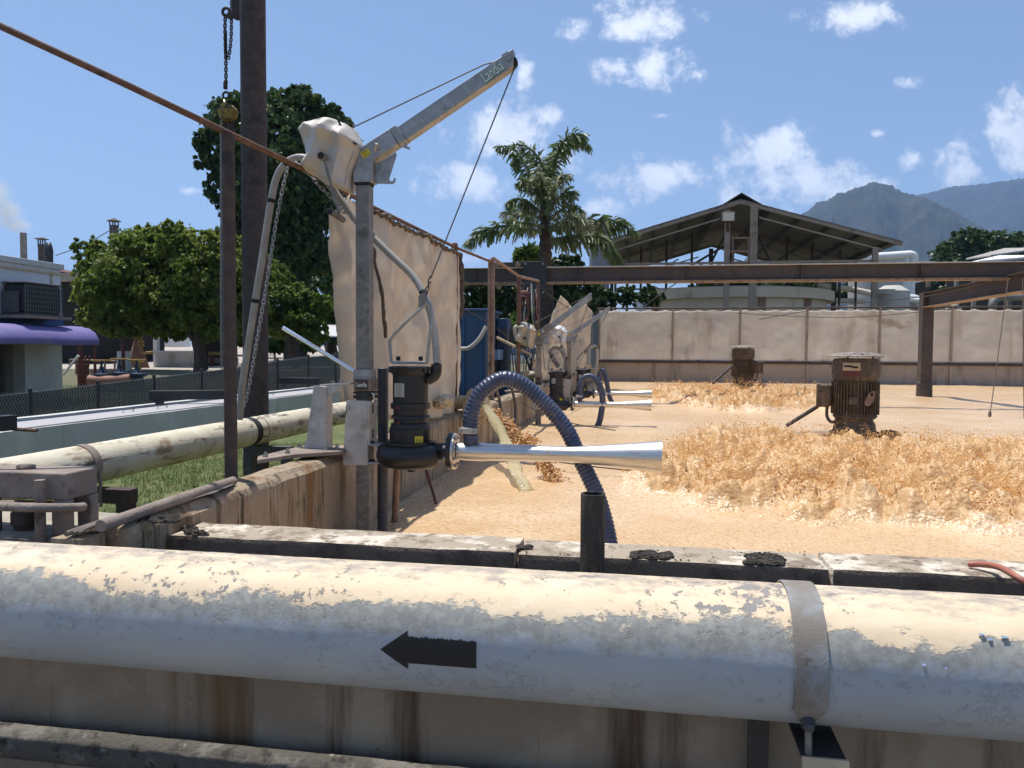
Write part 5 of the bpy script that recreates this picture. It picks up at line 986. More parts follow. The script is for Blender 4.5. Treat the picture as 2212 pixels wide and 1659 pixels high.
# ------------------------------------------------------------------ aerator motors
def motor(base, rz, label, s=1.0, plate=True, pipe=True):
    t = thing('aerator_motor', label, 'motor', base, 'floating aerator motors'); x, y, z = base
    def Lc(px, py, pz): c, s_ = math.cos(rz), math.sin(rz); return Vector((x + (px * c - py * s_) * s, y + (px * s_ + py * c) * s, z + pz * s))
    w = MB(); w.lathe([(a * s, r * s) for a, r in ((-.05, .30), (.0, .30), (.02, .26), (.10, .25), (.14, .225), (.18, .225))], base, (0, 0, 1), 28); w.build('base_flange', 'motor', t, smooth=35)
    w = MB(); w.lathe([(a * s, r * s) for a, r in ((.18, .25), (.21, .27), (.23, .255), (.66, .255), (.69, .28), (.72, .28))], base, (0, 0, 1), 32); w.build('stator', 'motor', t, smooth=35)
    w = MB()
    for k in range(44):
        a = 2 * math.pi * k / 44; w.box((x + math.cos(a) * .268 * s, y + math.sin(a) * .268 * s, z + .445 * s), (.045 * s, .009 * s, .42 * s), (0, 0, a))
    tag(w.build('cooling_fins', 'motor', t, smooth=0), kind='stuff')
    w = MB(); w.lathe([(a * s, r * s) for a, r in ((.715, .262), (.715, .29), (.90, .288), (.95, .265), (.955, .2), (.955, 0))], base, (0, 0, 1), 36); w.build('fan_cowl', 'motor', t, smooth=35)
    w = MB(); n = 40; pr = [(1.00, 0), (1.005, .10), (1.00, .2), (.985, .28), (.955, .335), (.945, .33), (.955, .2)]
    V = []; 
    for (a, r) in pr:
        for k in range(n): q = 2 * math.pi * k / n; V.append(Vector((x + math.cos(q) * r * s, y + math.sin(q) * r * s, z + (a + .03 + .022 * N1(math.cos(q) * r * 9 + 5, math.sin(q) * r * 9 + 5, 33)) * s)))
    w.add(V, [(i * n + k, i * n + (k + 1) % n, (i + 1) * n + (k + 1) % n, (i + 1) * n + k) for i in range(len(pr) - 1) for k in range(n)]); w.build('rain_hat', 'motorcap', t, smooth=40)
    for k in range(3): a = k * 2.1; w = MB(); w.tube([Lc(math.cos(a) * .2, math.sin(a) * .2, .95), Lc(math.cos(a) * .2, math.sin(a) * .2, .995)], .012 * s, 8); w.build('hat_standoff', 'motor', t)
    # terminal box on the left
    w = MB(); c = Lc(-.375, -.08, .47); w.box(c, (.18 * s, .25 * s, .30 * s), (0, 0, rz)); tb = w.build('terminal_box', 'motor', t, bevel=.035 * s); w = MB(); w.box(Lc(-.44, -.08, .47), (.05 * s, .27 * s, .32 * s), (0, 0, rz)); w.build('box_lid', 'motor', tb, bevel=.02 * s)
    w = MB(); w.box(Lc(-.29, -.02, .50), (.12 * s, .16 * s, .16 * s), (0, 0, rz)); w.build('box_neck', 'motor', tb)
    w = MB(); w.tube(smooth_path([Lc(-.33, -.14, .33), Lc(-.33, -.14, .2), Lc(-.28, -.16, .13), Lc(-.22, -.15, .15), Lc(-.22, -.14, .24)], 5), .02 * s, 10); w.build('conduit_loop', 'motor', t, smooth=60)
    if pipe: w = MB(); w.tube([Lc(-.45, -.10, .32), Lc(-.82, -.22, .06)], .026 * s, 10); w.build('supply_pipe', 'darkrust', t)
    w = MB(); w.prism([Lc(*q) for q in ((.10, -.30, .40), (.15, -.29, .52), (.19, -.28, .55), (.23, -.26, .54), (.21, -.28, .42), (.16, -.30, .36), (.12, -.31, .36))], (0, -.012, 0)); lg = w.build('lifting_lug', 'rustlight', t, bevel=.003)
    w = MB(); w.lathe([(0, .018 * s), (.004, .018 * s)], Lc(.185, -.298, .505), (0, -1, 0), 12); w.build('lug_hole', 'dark', lg)
    w = MB(); w.box(Lc(-.02, -.285, .42), (.11 * s, .012, .10 * s), (0, 0, rz)); w.build('pad', 'motor', t)
    if plate:
        w = MB(); V = []
        for a in np.linspace(-2.12, -1.40, 9):
            for zq in (.73, .80, .90): V.append(Lc(math.cos(a) * .2945, math.sin(a) * .2945, zq))
        w.add([V[3 * i + j] for i in range(9) for j in (0, 1)], [(2 * i, 2 * i + 2, 2 * i + 3, 2 * i + 1) for i in range(8)]); npl = w.build('red_plate', 'redbrown', t); w = MB(); w.add([V[3 * i + j] for i in range(9) for j in (1, 2)], [(2 * i, 2 * i + 2, 2 * i + 3, 2 * i + 1) for i in range(8)]); w.build('cream_plate', 'tanpipe', npl)
        w = MB(); w.tube([Lc(math.cos(a) * .297, math.sin(a) * .297, .85 + .008 * math.sin(a * 9)) for a in np.linspace(-2.05, -1.5, 8)], .012, 6); w.build('worn_lettering', 'dark', npl)
        w = MB(); w.tube([Lc(-.28, -.05, .84), Lc(-.40, -.09, .845)], .012, 8); w.tube([Lc(-.34, -.07, .842), Lc(-.37, -.08, .843)], .018, 8); w.build('grease_nipple', 'bolt', t)
    return t
motor((M1.x, M1.y, FZ + .09), R(-14), 'nearer rust-brown vertical motor with red plate standing in the foam')
motor((M2.x, M2.y, FZ + .30), R(150), 'distant dark vertical motor in front of the far screen', .97, False, False)
w = MB(); w.lathe([(.0, .0), (.0, .74), (.03, .76), (.06, .72), (.07, .3)], (M1.x, M1.y, FZ - .03), (0, 0, 1), 40, cap=False); tag(w.build('float_disc', 'motorcap', smooth=40), 'grey float disc under the nearer motor', 'float')
m = MB()
for _ in range(60): m.ball(Vector((M1.x + random.uniform(.25, .45), M1.y - .25 + random.uniform(-.12, .1), FZ + .06 + random.uniform(0, .05))), random.uniform(.015, .04), 6, 4, .3, random)
tag(m.build('mud', 'mud', smooth=0, recalc=False), 'lumpy dark slime against the foot of the nearer motor', None, None, 'stuff')
w = MB(); a = PY(1540, 828, 18.2); b = PY(1582, 790, 18.6); w.tube([a, b], .035, 8); w.tube(smooth_path([b, PY(1588, 800, 18.7), PY(1592, 829, 18.7)], 4), .03, 8); tag(w.build('supply_pipe', 'darkrust'), 'bent rusty supply pipe beside the distant motor', 'pipe')

# ------------------------------------------------------------------ inlet: outfall stub, jet and froth
w = MB(); o0 = PX(1003, 868, -1.75); w.tube([Vector((-2.9, o0.y + .5, o0.z + .02)), Vector((-2.2, o0.y + .25, o0.z)), Vector((-1.52, o0.y, o0.z - .02))], .07, 18); tag(w.build('outfall_pipe', 'tanpipe', smooth=60), 'foam-caked outfall pipe poking over the tank wall', 'pipe')
jp = [Vector((-1.55, o0.y, o0.z - .02)), PY(1060, 893, 7.15), PY(1082, 930, 6.85), PY(1100, 975, 6.5), PY(1118, 1020, 6.2), PY(1135, 1056, 6.0), PY(1141, 1068, 5.95)]
sp = smooth_path(jp, 10); w = MB(); V = []
for k, p in enumerate(sp):
    d = (sp[min(k + 1, len(sp) - 1)] - sp[max(k - 1, 0)]).normalized(); x, y = frame_for(d); f = k / len(sp)
    for q in range(18):
        an = 2 * math.pi * q / 18; r_ = (.036 + .012 * f) * (1 + 1.1 * N1(k * .22, 3 + math.cos(an) * 1.6 + math.sin(an) * 2.3, 41) + .5 * N1(k * .9, q * .9, 43)); V.append(p + (x * math.cos(an) * 1.25 + y * math.sin(an) * .75) * r_)
w.add(V, [(k * 18 + q, k * 18 + (q + 1) % 18, (k + 1) * 18 + (q + 1) % 18, (k + 1) * 18 + q) for k in range(len(sp) - 1) for q in range(18)]); tag(w.build('water_jet', 'stream', smooth=80), 'pale yellow jet of water pouring from the outfall pipe', 'water jet')
def froth(name, label, pts, r, n_, m='foamdark', cat='froth'):
    rr = random.Random(n_); b = MB(); sp = smooth_path(pts, 8)
    n_ *= 5; 
    for k in range(n_):
        p = sp[rr.randrange(len(sp))] + Vector((rr.gauss(0, r), rr.gauss(0, r), rr.gauss(0, r * .8))); q = rr.uniform(.08, .34) * r; b.ball(p, (q * rr.uniform(.6, 1.5), q, q * rr.uniform(.5, 1.6)), 6, 4, .25, rr)
    return tag(b.build(name, m, smooth=60, recalc=False), label, None, None, 'stuff')
def lump(name, label, c, rad, m, amp=.35, fr=7, seed=1, n_=56):
    th = np.linspace(0, math.pi, n_); ph_ = np.linspace(0, 2 * math.pi, n_ * 2 + 1)[:-1]; T, Ph = np.meshgrid(th, ph_, indexing='ij'); d = np.stack([np.sin(T) * np.cos(Ph), np.sin(T) * np.sin(Ph), np.cos(T)], -1)
    nzz = (fbm(d[..., 0] * fr * .5 + 7, d[..., 1] * fr * .5 + 3, 4, seed) + fbm(d[..., 1] * fr * .5 + 2, d[..., 2] * fr * .5 + 8, 4, seed + 3) + fbm(d[..., 2] * fr * .5 + 5, d[..., 0] * fr * .5 + 1, 4, seed + 5)) / 3; q = 1 + amp * (1 - 5 * abs(nzz - .5)) - amp * .5
    V = (np.array(c) + d * np.array(rad) * q[..., None]).reshape(-1, 3); k = n_ * 2; i = np.arange(k)[None, :] + np.arange(n_ - 1)[:, None] * k; i2 = (np.arange(k) + 1)[None, :] % k + np.arange(n_ - 1)[:, None] * k
    return tag(npmesh(name, V, np.stack([i, i + k, i2 + k, i2], -1).reshape(-1, 4), m, smooth=60), label, None, None, 'stuff')
froth('foam_froth', 'orange froth falling behind the jet', [PY(1060, 892, 7.6), PY(1080, 912, 7.55), PY(1100, 930, 7.5)], .042, 130)
froth('foam_froth', 'orange froth spreading at the foot of the outfall', [PY(1100, 935, 7.45), PY(1125, 948, 7.4), PY(1150, 957, 7.35)], .038, 130)
c_ = PY(1190, 1030, 6.45); froth('foam_froth', 'brown froth splashing under the polished nozzle', [PY(1165, 990, 6.6), PY(1185, 1010, 6.5), PY(1200, 1040, 6.4), PY(1215, 1058, 6.3)], .038, 150)
lump('foam_cake', 'caked tan foam hanging off the outfall pipe', Vector((-1.62, o0.y - .06, o0.z - .05)), (.11, .12, .17), 'tanpipe', .4, 7, 9); c_ = PY(958, 868, o0.y - .8); lump('foam_cake', 'caked tan foam under the tarpaulin foot', c_, (.07, .22, .06), 'tanpipe', .4, 6, 12)
# rod, stick and drips at the wall
w = MB(); w.tube([PY(*z1(185, 1010), 5.6), PY(*z1(265, 1275), 5.35)], .011, 8); tag(w.build('rod', 'redbrown'), 'thin reddish rod slanting into the foam by the wall', 'rod')
a = PY(858, 1000, 4.75); b = PY(852, 1150, 4.75); w = MB(); w.tube([a, a.lerp(b, .75), b + Vector((0, 0, .06)), b], .024, 10, rs=[.023, .022, .024, .034]); tag(w.build('stake', 'rustlight', smooth=60), 'rusty stake standing in the foam behind the mast', 'stake')
# ------------------------------------------------------------------ left background: channel, fence, building
CX0, CX1, CT = -8.55, -7.15, .65
chn = thing('channel', 'long pale concrete channel beyond the lawn', 'channel', (-7.8, 12, 0))
for (x0, x1, nm, zt_) in ((CX1 - .16, CX1, 'front_wall', CT), (CX0, CX0 + .16, 'back_wall', CT + .0), (CX1 - .72, CX1 - .62, 'middle_wall', CT - .02)):
    rough_block(nm, (x0, x1, 2, 26, 0, zt_), (.12, .3, .2), .006, 'whiteconcrete', chn, s=3, seed=int(-x0 * 10))
w = MB(); w.bx(CX0 + .16, CX1 - .16, 2, 26, .3, .32); w.build('channel_bed', 'dark', chn)
for k, (y0, y1) in enumerate(((7.6, 10.6), (10.62, 14.2), (14.22, 18.2), (18.22, 22))):
    w = MB(); w.bx(CX1 - .70, CX1 - .05, y0, y1, CT + .004, CT + .018); ld = w.build('lid', 'lid', chn, bevel=.002)
    for yy_ in (y0 + .4, y1 - .4): w = MB(); x = CX1 - .38; w.tube(smooth_path([(x, yy_ - .11, CT + .018), (x, yy_ - .11, CT + .055), (x, yy_ + .11, CT + .055), (x, yy_ + .11, CT + .018)], 3), .008, 6); w.build('handle', 'bolt', ld)
for (x0, y0, x1, y1, lab) in ((323, 854, 498, 852, 'black steel beam across the channel behind the rusty post'), (-60, 920, 28, 912, 'black steel beam end over the channel at the picture edge'), (605, 822, 690, 823, 'far black steel beam across the channel by the tarpaulin')):
    a = PZ(x0, y0, CT + .17); b = PZ(x1, y1, CT + .17); b.y = a.y + .15 if lab.startswith('black steel beam across') else b.y; b = PZ(x1, y1, CT + .17)
    w = MB(); w.bar(a, b, .13, .16); t = tag(w.build('steel_beam', 'blackbeam', bevel=.006), lab, 'beam', 'black beams on the channel'); w = MB(); w.box(a.lerp(b, .12) - Vector((0, 0, .12)), (.1, .1, .09)); w.build('packer', 'hosegrey', t)
w = MB(); w.tube([PZ(*z5(100, 550), CT + .06), PZ(*z5(295, 562), CT + .05)], .02, 8); tag(w.build('pipe_offcut', 'rust'), 'short rusty pipe lying on the channel edge', 'pipe')
# chain link fence
fx = []
for i in range(-1, 9):
    d = 14 + 1.41 * i; lat = -8.876 + .476 * i; u_ = lat / d; x = 1106 + u_ * FW; ytop = float(np.interp(x, [-200, 0, 487, 583, 678, 800], [872, 852, 796, 780, 768, 760])); q = P(x, ytop, d); fx.append(q)
fn = thing('fence', 'dark green slatted chain link fence behind the channel', 'fence', (fx[3].x, fx[3].y, 0))
sm_ = MB(); sm_.bx(-.029, .029, -.004, .004, -1.0, 0); slat_me = meshonly(sm_, 'slat', 'fencegreen', 0)
for i in range(len(fx) - 1):
    a, b = fx[i], fx[i + 1]; g0 = float(gz(a.x, a.y)); w = MB(); w.tube([(a.x, a.y, g0 - .1), (a.x, a.y, a.z + .04)], .035, 12); w.ball((a.x, a.y, a.z + .04), (.036, .036, .02), 10, 5); w.build('post', 'fencepost', fn, smooth=60)
    dv = Vector((b.x - a.x, b.y - a.y, 0)); L_ = dv.length; rz = math.atan2(dv.y, dv.x); n_ = int(L_ / .062)
    for k in range(n_): f = (k + .5) / n_; p = a.lerp(b, f); linkobj('slat', slat_me, fn, (p.x, p.y, p.z - .035), (0, 0, rz + .25 * (k % 2)))
    w = MB(); off = Vector((dv.y, -dv.x, 0)).normalized() * .008; nn = int(L_ / .062); hh = 1.0; rows = int(hh / .062)
    for k in range(nn + 1):
        base = a.lerp(b, k / nn)
        for sgn in (1, -1):
            pts = []
            for r_ in range(rows + 1): f = min(1, max(0, (k + .5 * (r_ % 2) * sgn) / nn)); q = a.lerp(b, f); pts.append(Vector((q.x, q.y, q.z - .0 - r_ * .062)) + off * (1 if r_ % 2 else 1.6))
            pts.insert(0, pts[0] + Vector((0, 0, .03))); w.tube(pts, .0042, 4, cap=False)
    tag(w.build('chain_link_mesh', 'fencewire', fn, smooth=0, recalc=False), kind='stuff')
    w = MB(); w.tube([a + Vector((0, 0, -.03)), b + Vector((0, 0, -.03))], .006, 6); w.build('top_wire', 'fencewire', fn)

# office building with awning
BXF = -14.1; yc = PX(131, 600, BXF).y; zpar = PX(131, 571, BXF).z
ob = thing('building', 'flat-roofed white building with purple awning at the picture edge', 'building', (-18, 10, 0))
w = MB(); w.bx(-24, BXF, -2, yc, PX(131, 703, BXF).z, zpar - .14); w.build('upper_wall', 'buildwhite', ob); w = MB(); w.bx(-24, BXF + .06, -2, yc + .06, zpar - .139, zpar); w.build('parapet_cap', 'whiteconcrete', ob, bevel=.01)
zl = PX(*z4(520, 572), BXF).z; w = MB(); w.bx(BXF - .05, BXF + .05, -2, yc + .05, zl - .03, zl + .02); w.build('string_course', 'tanpipe', ob)
zb1_ = PX(131, 688, BXF).z; w = MB(); w.bx(BXF + .002, BXF + .03, -2, yc + .02, zb1_ - .22, zb1_ + .03); w.build('blue_band', 'bluepaint', ob)
yw = PX(*z4(270, 1300), BXF).y; yo = PX(*z4(190, 1300), BXF).y; za = PX(131, 703, BXF).z
w = MB(); w.bx(-24, BXF, yw, yc, 0, za - .002); w.build('lower_wall', 'buildbeige', ob); w = MB(); w.bx(BXF - .25, BXF + .08, yo, yw - .002, 0, za - .002); w.build('pilaster', 'buildbeige', ob, bevel=.01); w = MB(); w.bx(-24, BXF - .6, -2, yo, 0, za - .002); w.build('dark_recess', 'dark', ob)
zlip = PX(*z4(400, 1180), BXF + 1.0).z; ye = PX(*z4(858, 1172), BXF + 1.0).y; V = []; pr = [(0, 1.0), (.25, .99), (.5, .95), (.72, .84), (.88, .62), (.97, .32), (1.0, 0.0)]
w = MB(); ys_ = np.linspace(-2, ye, 24); ztop_ = PX(*z4(520, 1018), BXF + .35).z
for yq in ys_:
    for (a, b) in pr: V.append(Vector((BXF + .012 + a * 1.0, yq, zlip + (ztop_ - zlip) * b + .012 * math.sin(yq * 3.1))))
n_ = len(pr); w.add(V, [(i * n_ + k, i * n_ + k + 1, (i + 1) * n_ + k + 1, (i + 1) * n_ + k) for i in range(23) for k in range(n_ - 1)] + [tuple([23 * n_ + k for k in range(n_)])]); aw = w.build('awning', 'awning', ob, smooth=40, recalc=False, solid=.012)
for yq in (5, 8, 11, 14, ye - .05): w = MB(); w.tube([(BXF + a * 1.0, yq, zlip + (ztop_ - zlip) * b - .02) for a, b in pr], .015, 6); w.build('awning_rib', 'galvdull', aw)
# air conditioner on its bracket
a = PX(*z4(155, 650), BXF + .45); b = PX(*z4(482, 925), BXF + .45); ac = thing('air_conditioner', 'large grey air conditioner unit mounted on the white wall', 'air conditioner', (BXF + .3, (a.y + b.y) / 2, b.z))
w = MB(); w.bx(BXF + .06, BXF + .62, a.y, b.y, b.z, a.z); w.build('coil', 'acdark', ac, bevel=.06); w = MB(); w.bx(BXF + .04, BXF + .64, a.y - .02, b.y + .02, a.z + .001, a.z + .05); w.build('top_cover', 'acbody', ac, bevel=.02); w = MB(); w.bx(BXF + .04, BXF + .64, a.y - .02, b.y + .02, b.z - .05, b.z - .001); w.build('base_pan', 'acbody', ac, bevel=.01)
for k in range(6): zq = b.z + (a.z - b.z) * (k + .5) / 6; w = MB(); w.bar((BXF + .635, a.y, zq), (BXF + .635, b.y, zq), .012, .012); w.build('guard_wire', 'acwire', ac)
for k in range(16): yq = a.y + (b.y - a.y) * k / 15; w = MB(); w.bx(BXF + .622, BXF + .632, yq - .006, yq + .006, b.z, a.z); w.build('guard_wire', 'acwire', ac)
a2 = PX(*z4(90, 715), BXF + .3); w = MB(); w.bx(BXF + .05, BXF + .5, a2.y, a.y - .03, b.z, a2.z); w.build('side_box', 'acbody', ac, bevel=.02); w = MB(); w.bx(BXF, BXF + .75, a2.y - .1, b.y + .15, b.z - .12, b.z - .051); w.build('bracket', 'mudsteel', ac)
q = PX(*z4(445, 570), BXF + .02); w = MB(); w.tube([(q.x, q.y, q.z), (q.x, q.y, b.z + .2)], .02, 8); w.ball((q.x, q.y, q.z), .045, 8, 6); w.build('downpipe', 'tanpipe', ob)
# red roof and chimneys behind
rb = thing('building', 'red-roofed building showing above the white parapet', 'building', P(0, 660, 40)); c = P(-60, 600, 40); w = MB(); w.prism([P(-260, 640, 40), P(-120, 540, 40), P(44, 574, 40), P(44, 582, 40)], (0, 6, 0)); w.build('roof', 'redbrown', rb); w = MB(); w.bx(c.x - 5, P(40, 600, 40).x, c.y, c.y + 5, 0, P(0, 585, 40).z); w.build('wall', 'buildbeige', rb)
def stack(x0, x1, ytop, d, m, label, cap=None):
    a = P((x0 + x1) / 2, ytop, d); r = (x1 - x0) / 2 / FW * d; t = thing('chimney', label, 'chimney', (a.x, a.y, 0)); w = MB(); w.lathe([(0, r), (a.z, r * .97), (a.z, r * .75), (a.z - .6, r * .75)], (a.x, a.y, 0), (0, 0, 1), 20, cap=False); w.build('flue', m, t, smooth=40)
    if cap:
        zc = P(0, cap[0], d).z; rc = cap[1] / FW * d; z0 = P(0, cap[2], d).z; w = MB(); w.lathe([(z0, rc), (zc, rc * .12), (zc - .02, 0)], (a.x, a.y, 0), (0, 0, 1), 20); w.build('rain_cap', 'sooty', t)
        for k in range(4): an = k * math.pi / 2 + .4; w = MB(); w.tube([(a.x + math.cos(an) * r * .9, a.y + math.sin(an) * r * .9, a.z - .2), (a.x + math.cos(an) * r * .9, a.y + math.sin(an) * r * .9, z0 + .03)], .05, 6); w.build('cap_leg', 'sooty', t)
    return a
sa = stack(43.5, 57, 503, 62, 'concretestack', 'plain tall chimney giving off pale smoke')
stack(82.5, 97.5, 528, 58, 'sooty', 'capped chimney just right of the smoking one', (512, 14.5, 516)); stack(237, 255.5, 487, 58, 'sooty', 'capped dark chimney rising over the bushy tree', (470, 15, 476.5))
cw = thing('vent_cowl', 'dark hooded vent cowl on the white parapet', 'vent', P(105, 566, 40)); w = MB(); q = P(105, 545, 40); w.ball(q, (.24, .2, .5), 12, 8); w.build('hood', 'blackbeam', cw); w = MB(); w.tube([P(106, 600, 40), P(106, 552, 40)], .2, 10); w.build('neck', 'blackbeam', cw)
for k, x in enumerate((101, 109)): w = MB(); q = P(x, 530, 40); w.lathe([(0, .10), (.25, .0)], q - Vector((0, 0, .05)), (0, 0, 1), 8); w.build('hood_tip', 'blackbeam', cw)
w = MB(); q = P(165, 588, 34); w.bx(q.x - 6, P(196, 600, 34).x, q.y, q.y + 6, P(0, 606, 34).z, P(0, 588, 34).z); lb = thing('building', 'low grey building behind the white one', 'building', (q.x, q.y, 0)); w.build('roof_edge', 'concrete', lb); w = MB(); w.bx(q.x - 5.7, P(192, 600, 34).x, q.y + .4, q.y + 5.5, 0, P(0, 606.5, 34).z); w.build('wall', 'dark', lb)
# smoke: a real drifting puff
def smoke():
    m = bpy.data.materials.new('smoke'); m.use_nodes = True; t = m.node_tree; t.nodes.clear(); n = t.nodes.new; l = t.links.new; o = n('ShaderNodeOutputMaterial'); v = n('ShaderNodeVolumePrincipled'); l(v.outputs[0], o.inputs['Volume'])
    v.inputs['Color'].default_value = (.93, .92, .84, 1); tcn = n('ShaderNodeTexCoord'); nz = n('ShaderNodeTexNoise'); nz.inputs['Scale'].default_value = 2.2; nz.inputs['Detail'].default_value = 4; l(tcn.outputs['Object'], nz.inputs['Vector'])
    ln = n('ShaderNodeVectorMath'); ln.operation = 'LENGTH'; l(tcn.outputs['Object'], ln.inputs[0]); mr = n('ShaderNodeMapRange'); l(ln.outputs['Value'], mr.inputs[0]); mr.inputs[1].default_value = 1.0; mr.inputs[2].default_value = .25; mr.inputs[3].default_value = 0; mr.inputs[4].default_value = 1
    mr2 = n('ShaderNodeMapRange'); l(nz.outputs[0], mr2.inputs[0]); mr2.inputs[1].default_value = .38; mr2.inputs[2].default_value = .68; mr2.inputs[4].default_value = .9; mm = n('ShaderNodeMath'); mm.operation = 'MULTIPLY'; l(mr.outputs[0], mm.inputs[0]); l(mr2.outputs[0], mm.inputs[1]); l(mm.outputs[0], v.inputs['Density']); return m
MATS['smoke'] = smoke()
b = MB(); b.ball((0, 0, 0), 1, 16, 10); me = meshonly(b, 'smoke', 'smoke')
for k, (x, y, rx, rz, lab) in enumerate(((40, 488, 1.2, .75, 'first pale puff of smoke at the chimney mouth'), (18, 465, 1.6, 1.5, 'second pale puff of smoke drifting off'), (-14, 428, 2.0, 2.2, 'faded drifting smoke at the picture edge'))):
    s_ = bpy.data.objects.new('smoke', me); col.objects.link(s_); s_.location = P(x, y, 62); s_.scale = (rx, 1.2, rz); s_.rotation_euler = (0, R(-35) if k else 0, 0); tag(s_, lab, None, None, 'stuff')
# ------------------------------------------------------------------ vegetation
def leaves(name, parent, blobs, n, size, material, seed, droop=.4, clump=14, spread=.16, shell=.55, aspect=.36, up=.3):
    r = np.random.default_rng(seed); vol = np.array([max(.05, b[1][0] * b[1][1] + b[1][0] * b[1][2] + b[1][1] * b[1][2]) for b in blobs]); vol /= vol.sum(); nc = n // clump
    bi = r.choice(len(blobs), nc, p=vol); C = np.array([tuple(b[0]) for b in blobs])[bi]; A = np.array([b[1] for b in blobs])[bi]
    d = r.normal(size=(nc, 3)); d /= np.linalg.norm(d, axis=1)[:, None]; rad = shell + (1.04 - shell) * r.random(nc) ** .6; cc = C + d * A * rad[:, None]
    P_ = np.repeat(cc, clump, 0); D = np.repeat(d, clump, 0); m = len(P_); P_ = P_ + r.normal(0, 1, (m, 3)) * spread * np.repeat(A.mean(1), clump)[:, None] * .55
    ax = D * .6 + r.normal(0, .75, (m, 3)); ax[:, 2] -= droop; ax /= np.linalg.norm(ax, axis=1)[:, None]
    nn = r.normal(0, .6, (m, 3)) + D * .5; nn[:, 2] += up; sd = np.cross(ax, nn); sd /= np.linalg.norm(sd, axis=1)[:, None] + 1e-9; no = np.cross(sd, ax)
    L_ = size * r.uniform(.6, 1.3, m)[:, None]; W = L_ * aspect * r.uniform(.7, 1.2, m)[:, None]
    V = np.stack([P_ - ax * L_ * .5, P_ + sd * W + ax * L_ * .02 - no * L_ * .05, P_ + ax * L_ * .5 - no * L_ * .12, P_ - sd * W + ax * L_ * .02 - no * L_ * .05], 1).reshape(-1, 3)
    k = np.arange(m)[:, None] * 4; F = np.concatenate([k + [[0, 1, 2]], k + [[0, 2, 3]]], 1).reshape(-1, 3)
    return npmesh(name, V, F, material, parent, smooth=0)
def trunk(parent, paths, material='bark', name='trunk'):
    o = None
    for pts, r0, r1 in paths:
        sp = smooth_path(pts, 5); w = MB(); w.tube(sp, r0, 10, rs=[r0 + (r1 - r0) * (k / len(sp)) + .06 * r0 * math.sin(k * 2.1) for k in range(len(sp))]); q = w.build(name if o is None else 'limb', material, parent if o is None else o, smooth=60); o = o or q
    return o
def tree(name, label, d, base, blobs, n, size, material, seed, limbs=(), tw=(.25, .15), group=None, depth=.9, sub_=9, **kw):
    """blobs (x, y, rx, ry[, depth offset]) in frame units at distance d"""
    b = P(base[0], base[1], d); g = float(gz(b.x, b.y)); t = thing(name, label, 'tree', (b.x, b.y, g), group); k = d / FW; B3 = []
    for q in blobs: c = P(q[0], q[1], d + (q[4] if len(q) > 4 else 0)); B3.append((c, (q[2] * k, q[2] * k * depth, q[3] * k)))
    rb_ = random.Random(seed); B4 = []
    for c, a in B3:
        B4.append((c, tuple(q * .86 for q in a)))
        for _ in range(sub_):
            v = Vector((rb_.gauss(0, 1), rb_.gauss(0, 1), rb_.gauss(0, 1))).normalized(); s_ = rb_.uniform(.22, .42); B4.append((c + Vector((v.x * a[0], v.y * a[1], v.z * a[2])) * rb_.uniform(.8, 1.08), tuple(q * s_ for q in a)))
    B3 = B4
    cx_ = P(blobs[0][0], blobs[0][1], d); paths = [([Vector((b.x, b.y, g - .1)), Vector((b.x, b.y, g)).lerp(cx_, .4) , cx_], tw[0], tw[1])]
    for l in limbs: c = P(l[0], l[1], d + (l[2] if len(l) > 2 else 0)); s0 = Vector((b.x, b.y, g)).lerp(cx_, .25); paths.append(([s0, s0.lerp(c, .5) + Vector((0, 0, .15)), c], tw[0] * .55, tw[1] * .3))
    trunk(t, paths); leaves('crown', t, B3, n, size, material, seed, **kw); return t
tree('bushy_tree', 'bushy bright green tree with white-painted trunk beyond the fence', 26, (268, 790), [(280, 590, 85, 62), (215, 600, 50, 55, 1), (195, 555, 38, 36, 1), (300, 535, 70, 40), (250, 640, 70, 50), (330, 600, 60, 70, -.6), (180, 640, 30, 26, 1), (205, 540, 26, 22), (300, 670, 60, 34), (345, 510, 36, 22), (215, 690, 50, 30, .6), (270, 705, 60, 22, .5), (330, 700, 50, 26)], 56000, .145, 'leafA', 1, [(220, 610, .5), (310, 560, -.5), (330, 620)], (.20, .12), 'bushy trees beyond the fence', spread=.18, droop=.7, clump=20)
tree('bushy_tree', 'bushy bright green tree with forked dark trunk beside the rusty post', 25, (432, 800), [(430, 590, 80, 70), (390, 535, 60, 44), (450, 540, 60, 42), (480, 600, 55, 70, .5), (400, 640, 80, 46), (470, 660, 55, 48), (385, 505, 26, 20), (520, 560, 45, 50, 1), (540, 640, 46, 50, 1), (420, 690, 60, 26), (370, 705, 50, 26, .5), (480, 715, 50, 24), (530, 700, 46, 30, .8)], 58000, .14, 'leafA', 2, [(395, 600, .4), (480, 610, -.4), (350, 660, .3), (500, 670)], (.22, .12), 'bushy trees beyond the fence', spread=.18, droop=.7, clump=20)
tree('bushy_tree', 'lower light green tree between the tall post and the tarpaulin', 29, (640, 790), [(610, 650, 55, 50), (650, 660, 45, 40), (590, 600, 40, 40), (640, 690, 60, 26), (690, 660, 30, 30), (600, 710, 50, 20), (660, 720, 46, 16)], 26000, .14, 'leafA2', 3, [], (.15, .1), 'bushy trees beyond the fence', spread=.18, droop=.7, clump=20)
w = MB(); q = P(268, 776, 26); g = float(gz(q.x, q.y)); w.tube([(q.x, q.y, g), (q.x, q.y, P(0, 757, 26).z)], .215, 14, rs=[.235, .215]); w.build('whitewash', 'barkwhite', [o for o in bpy.data.objects if o.name == 'bushy_tree'][0], smooth=60)
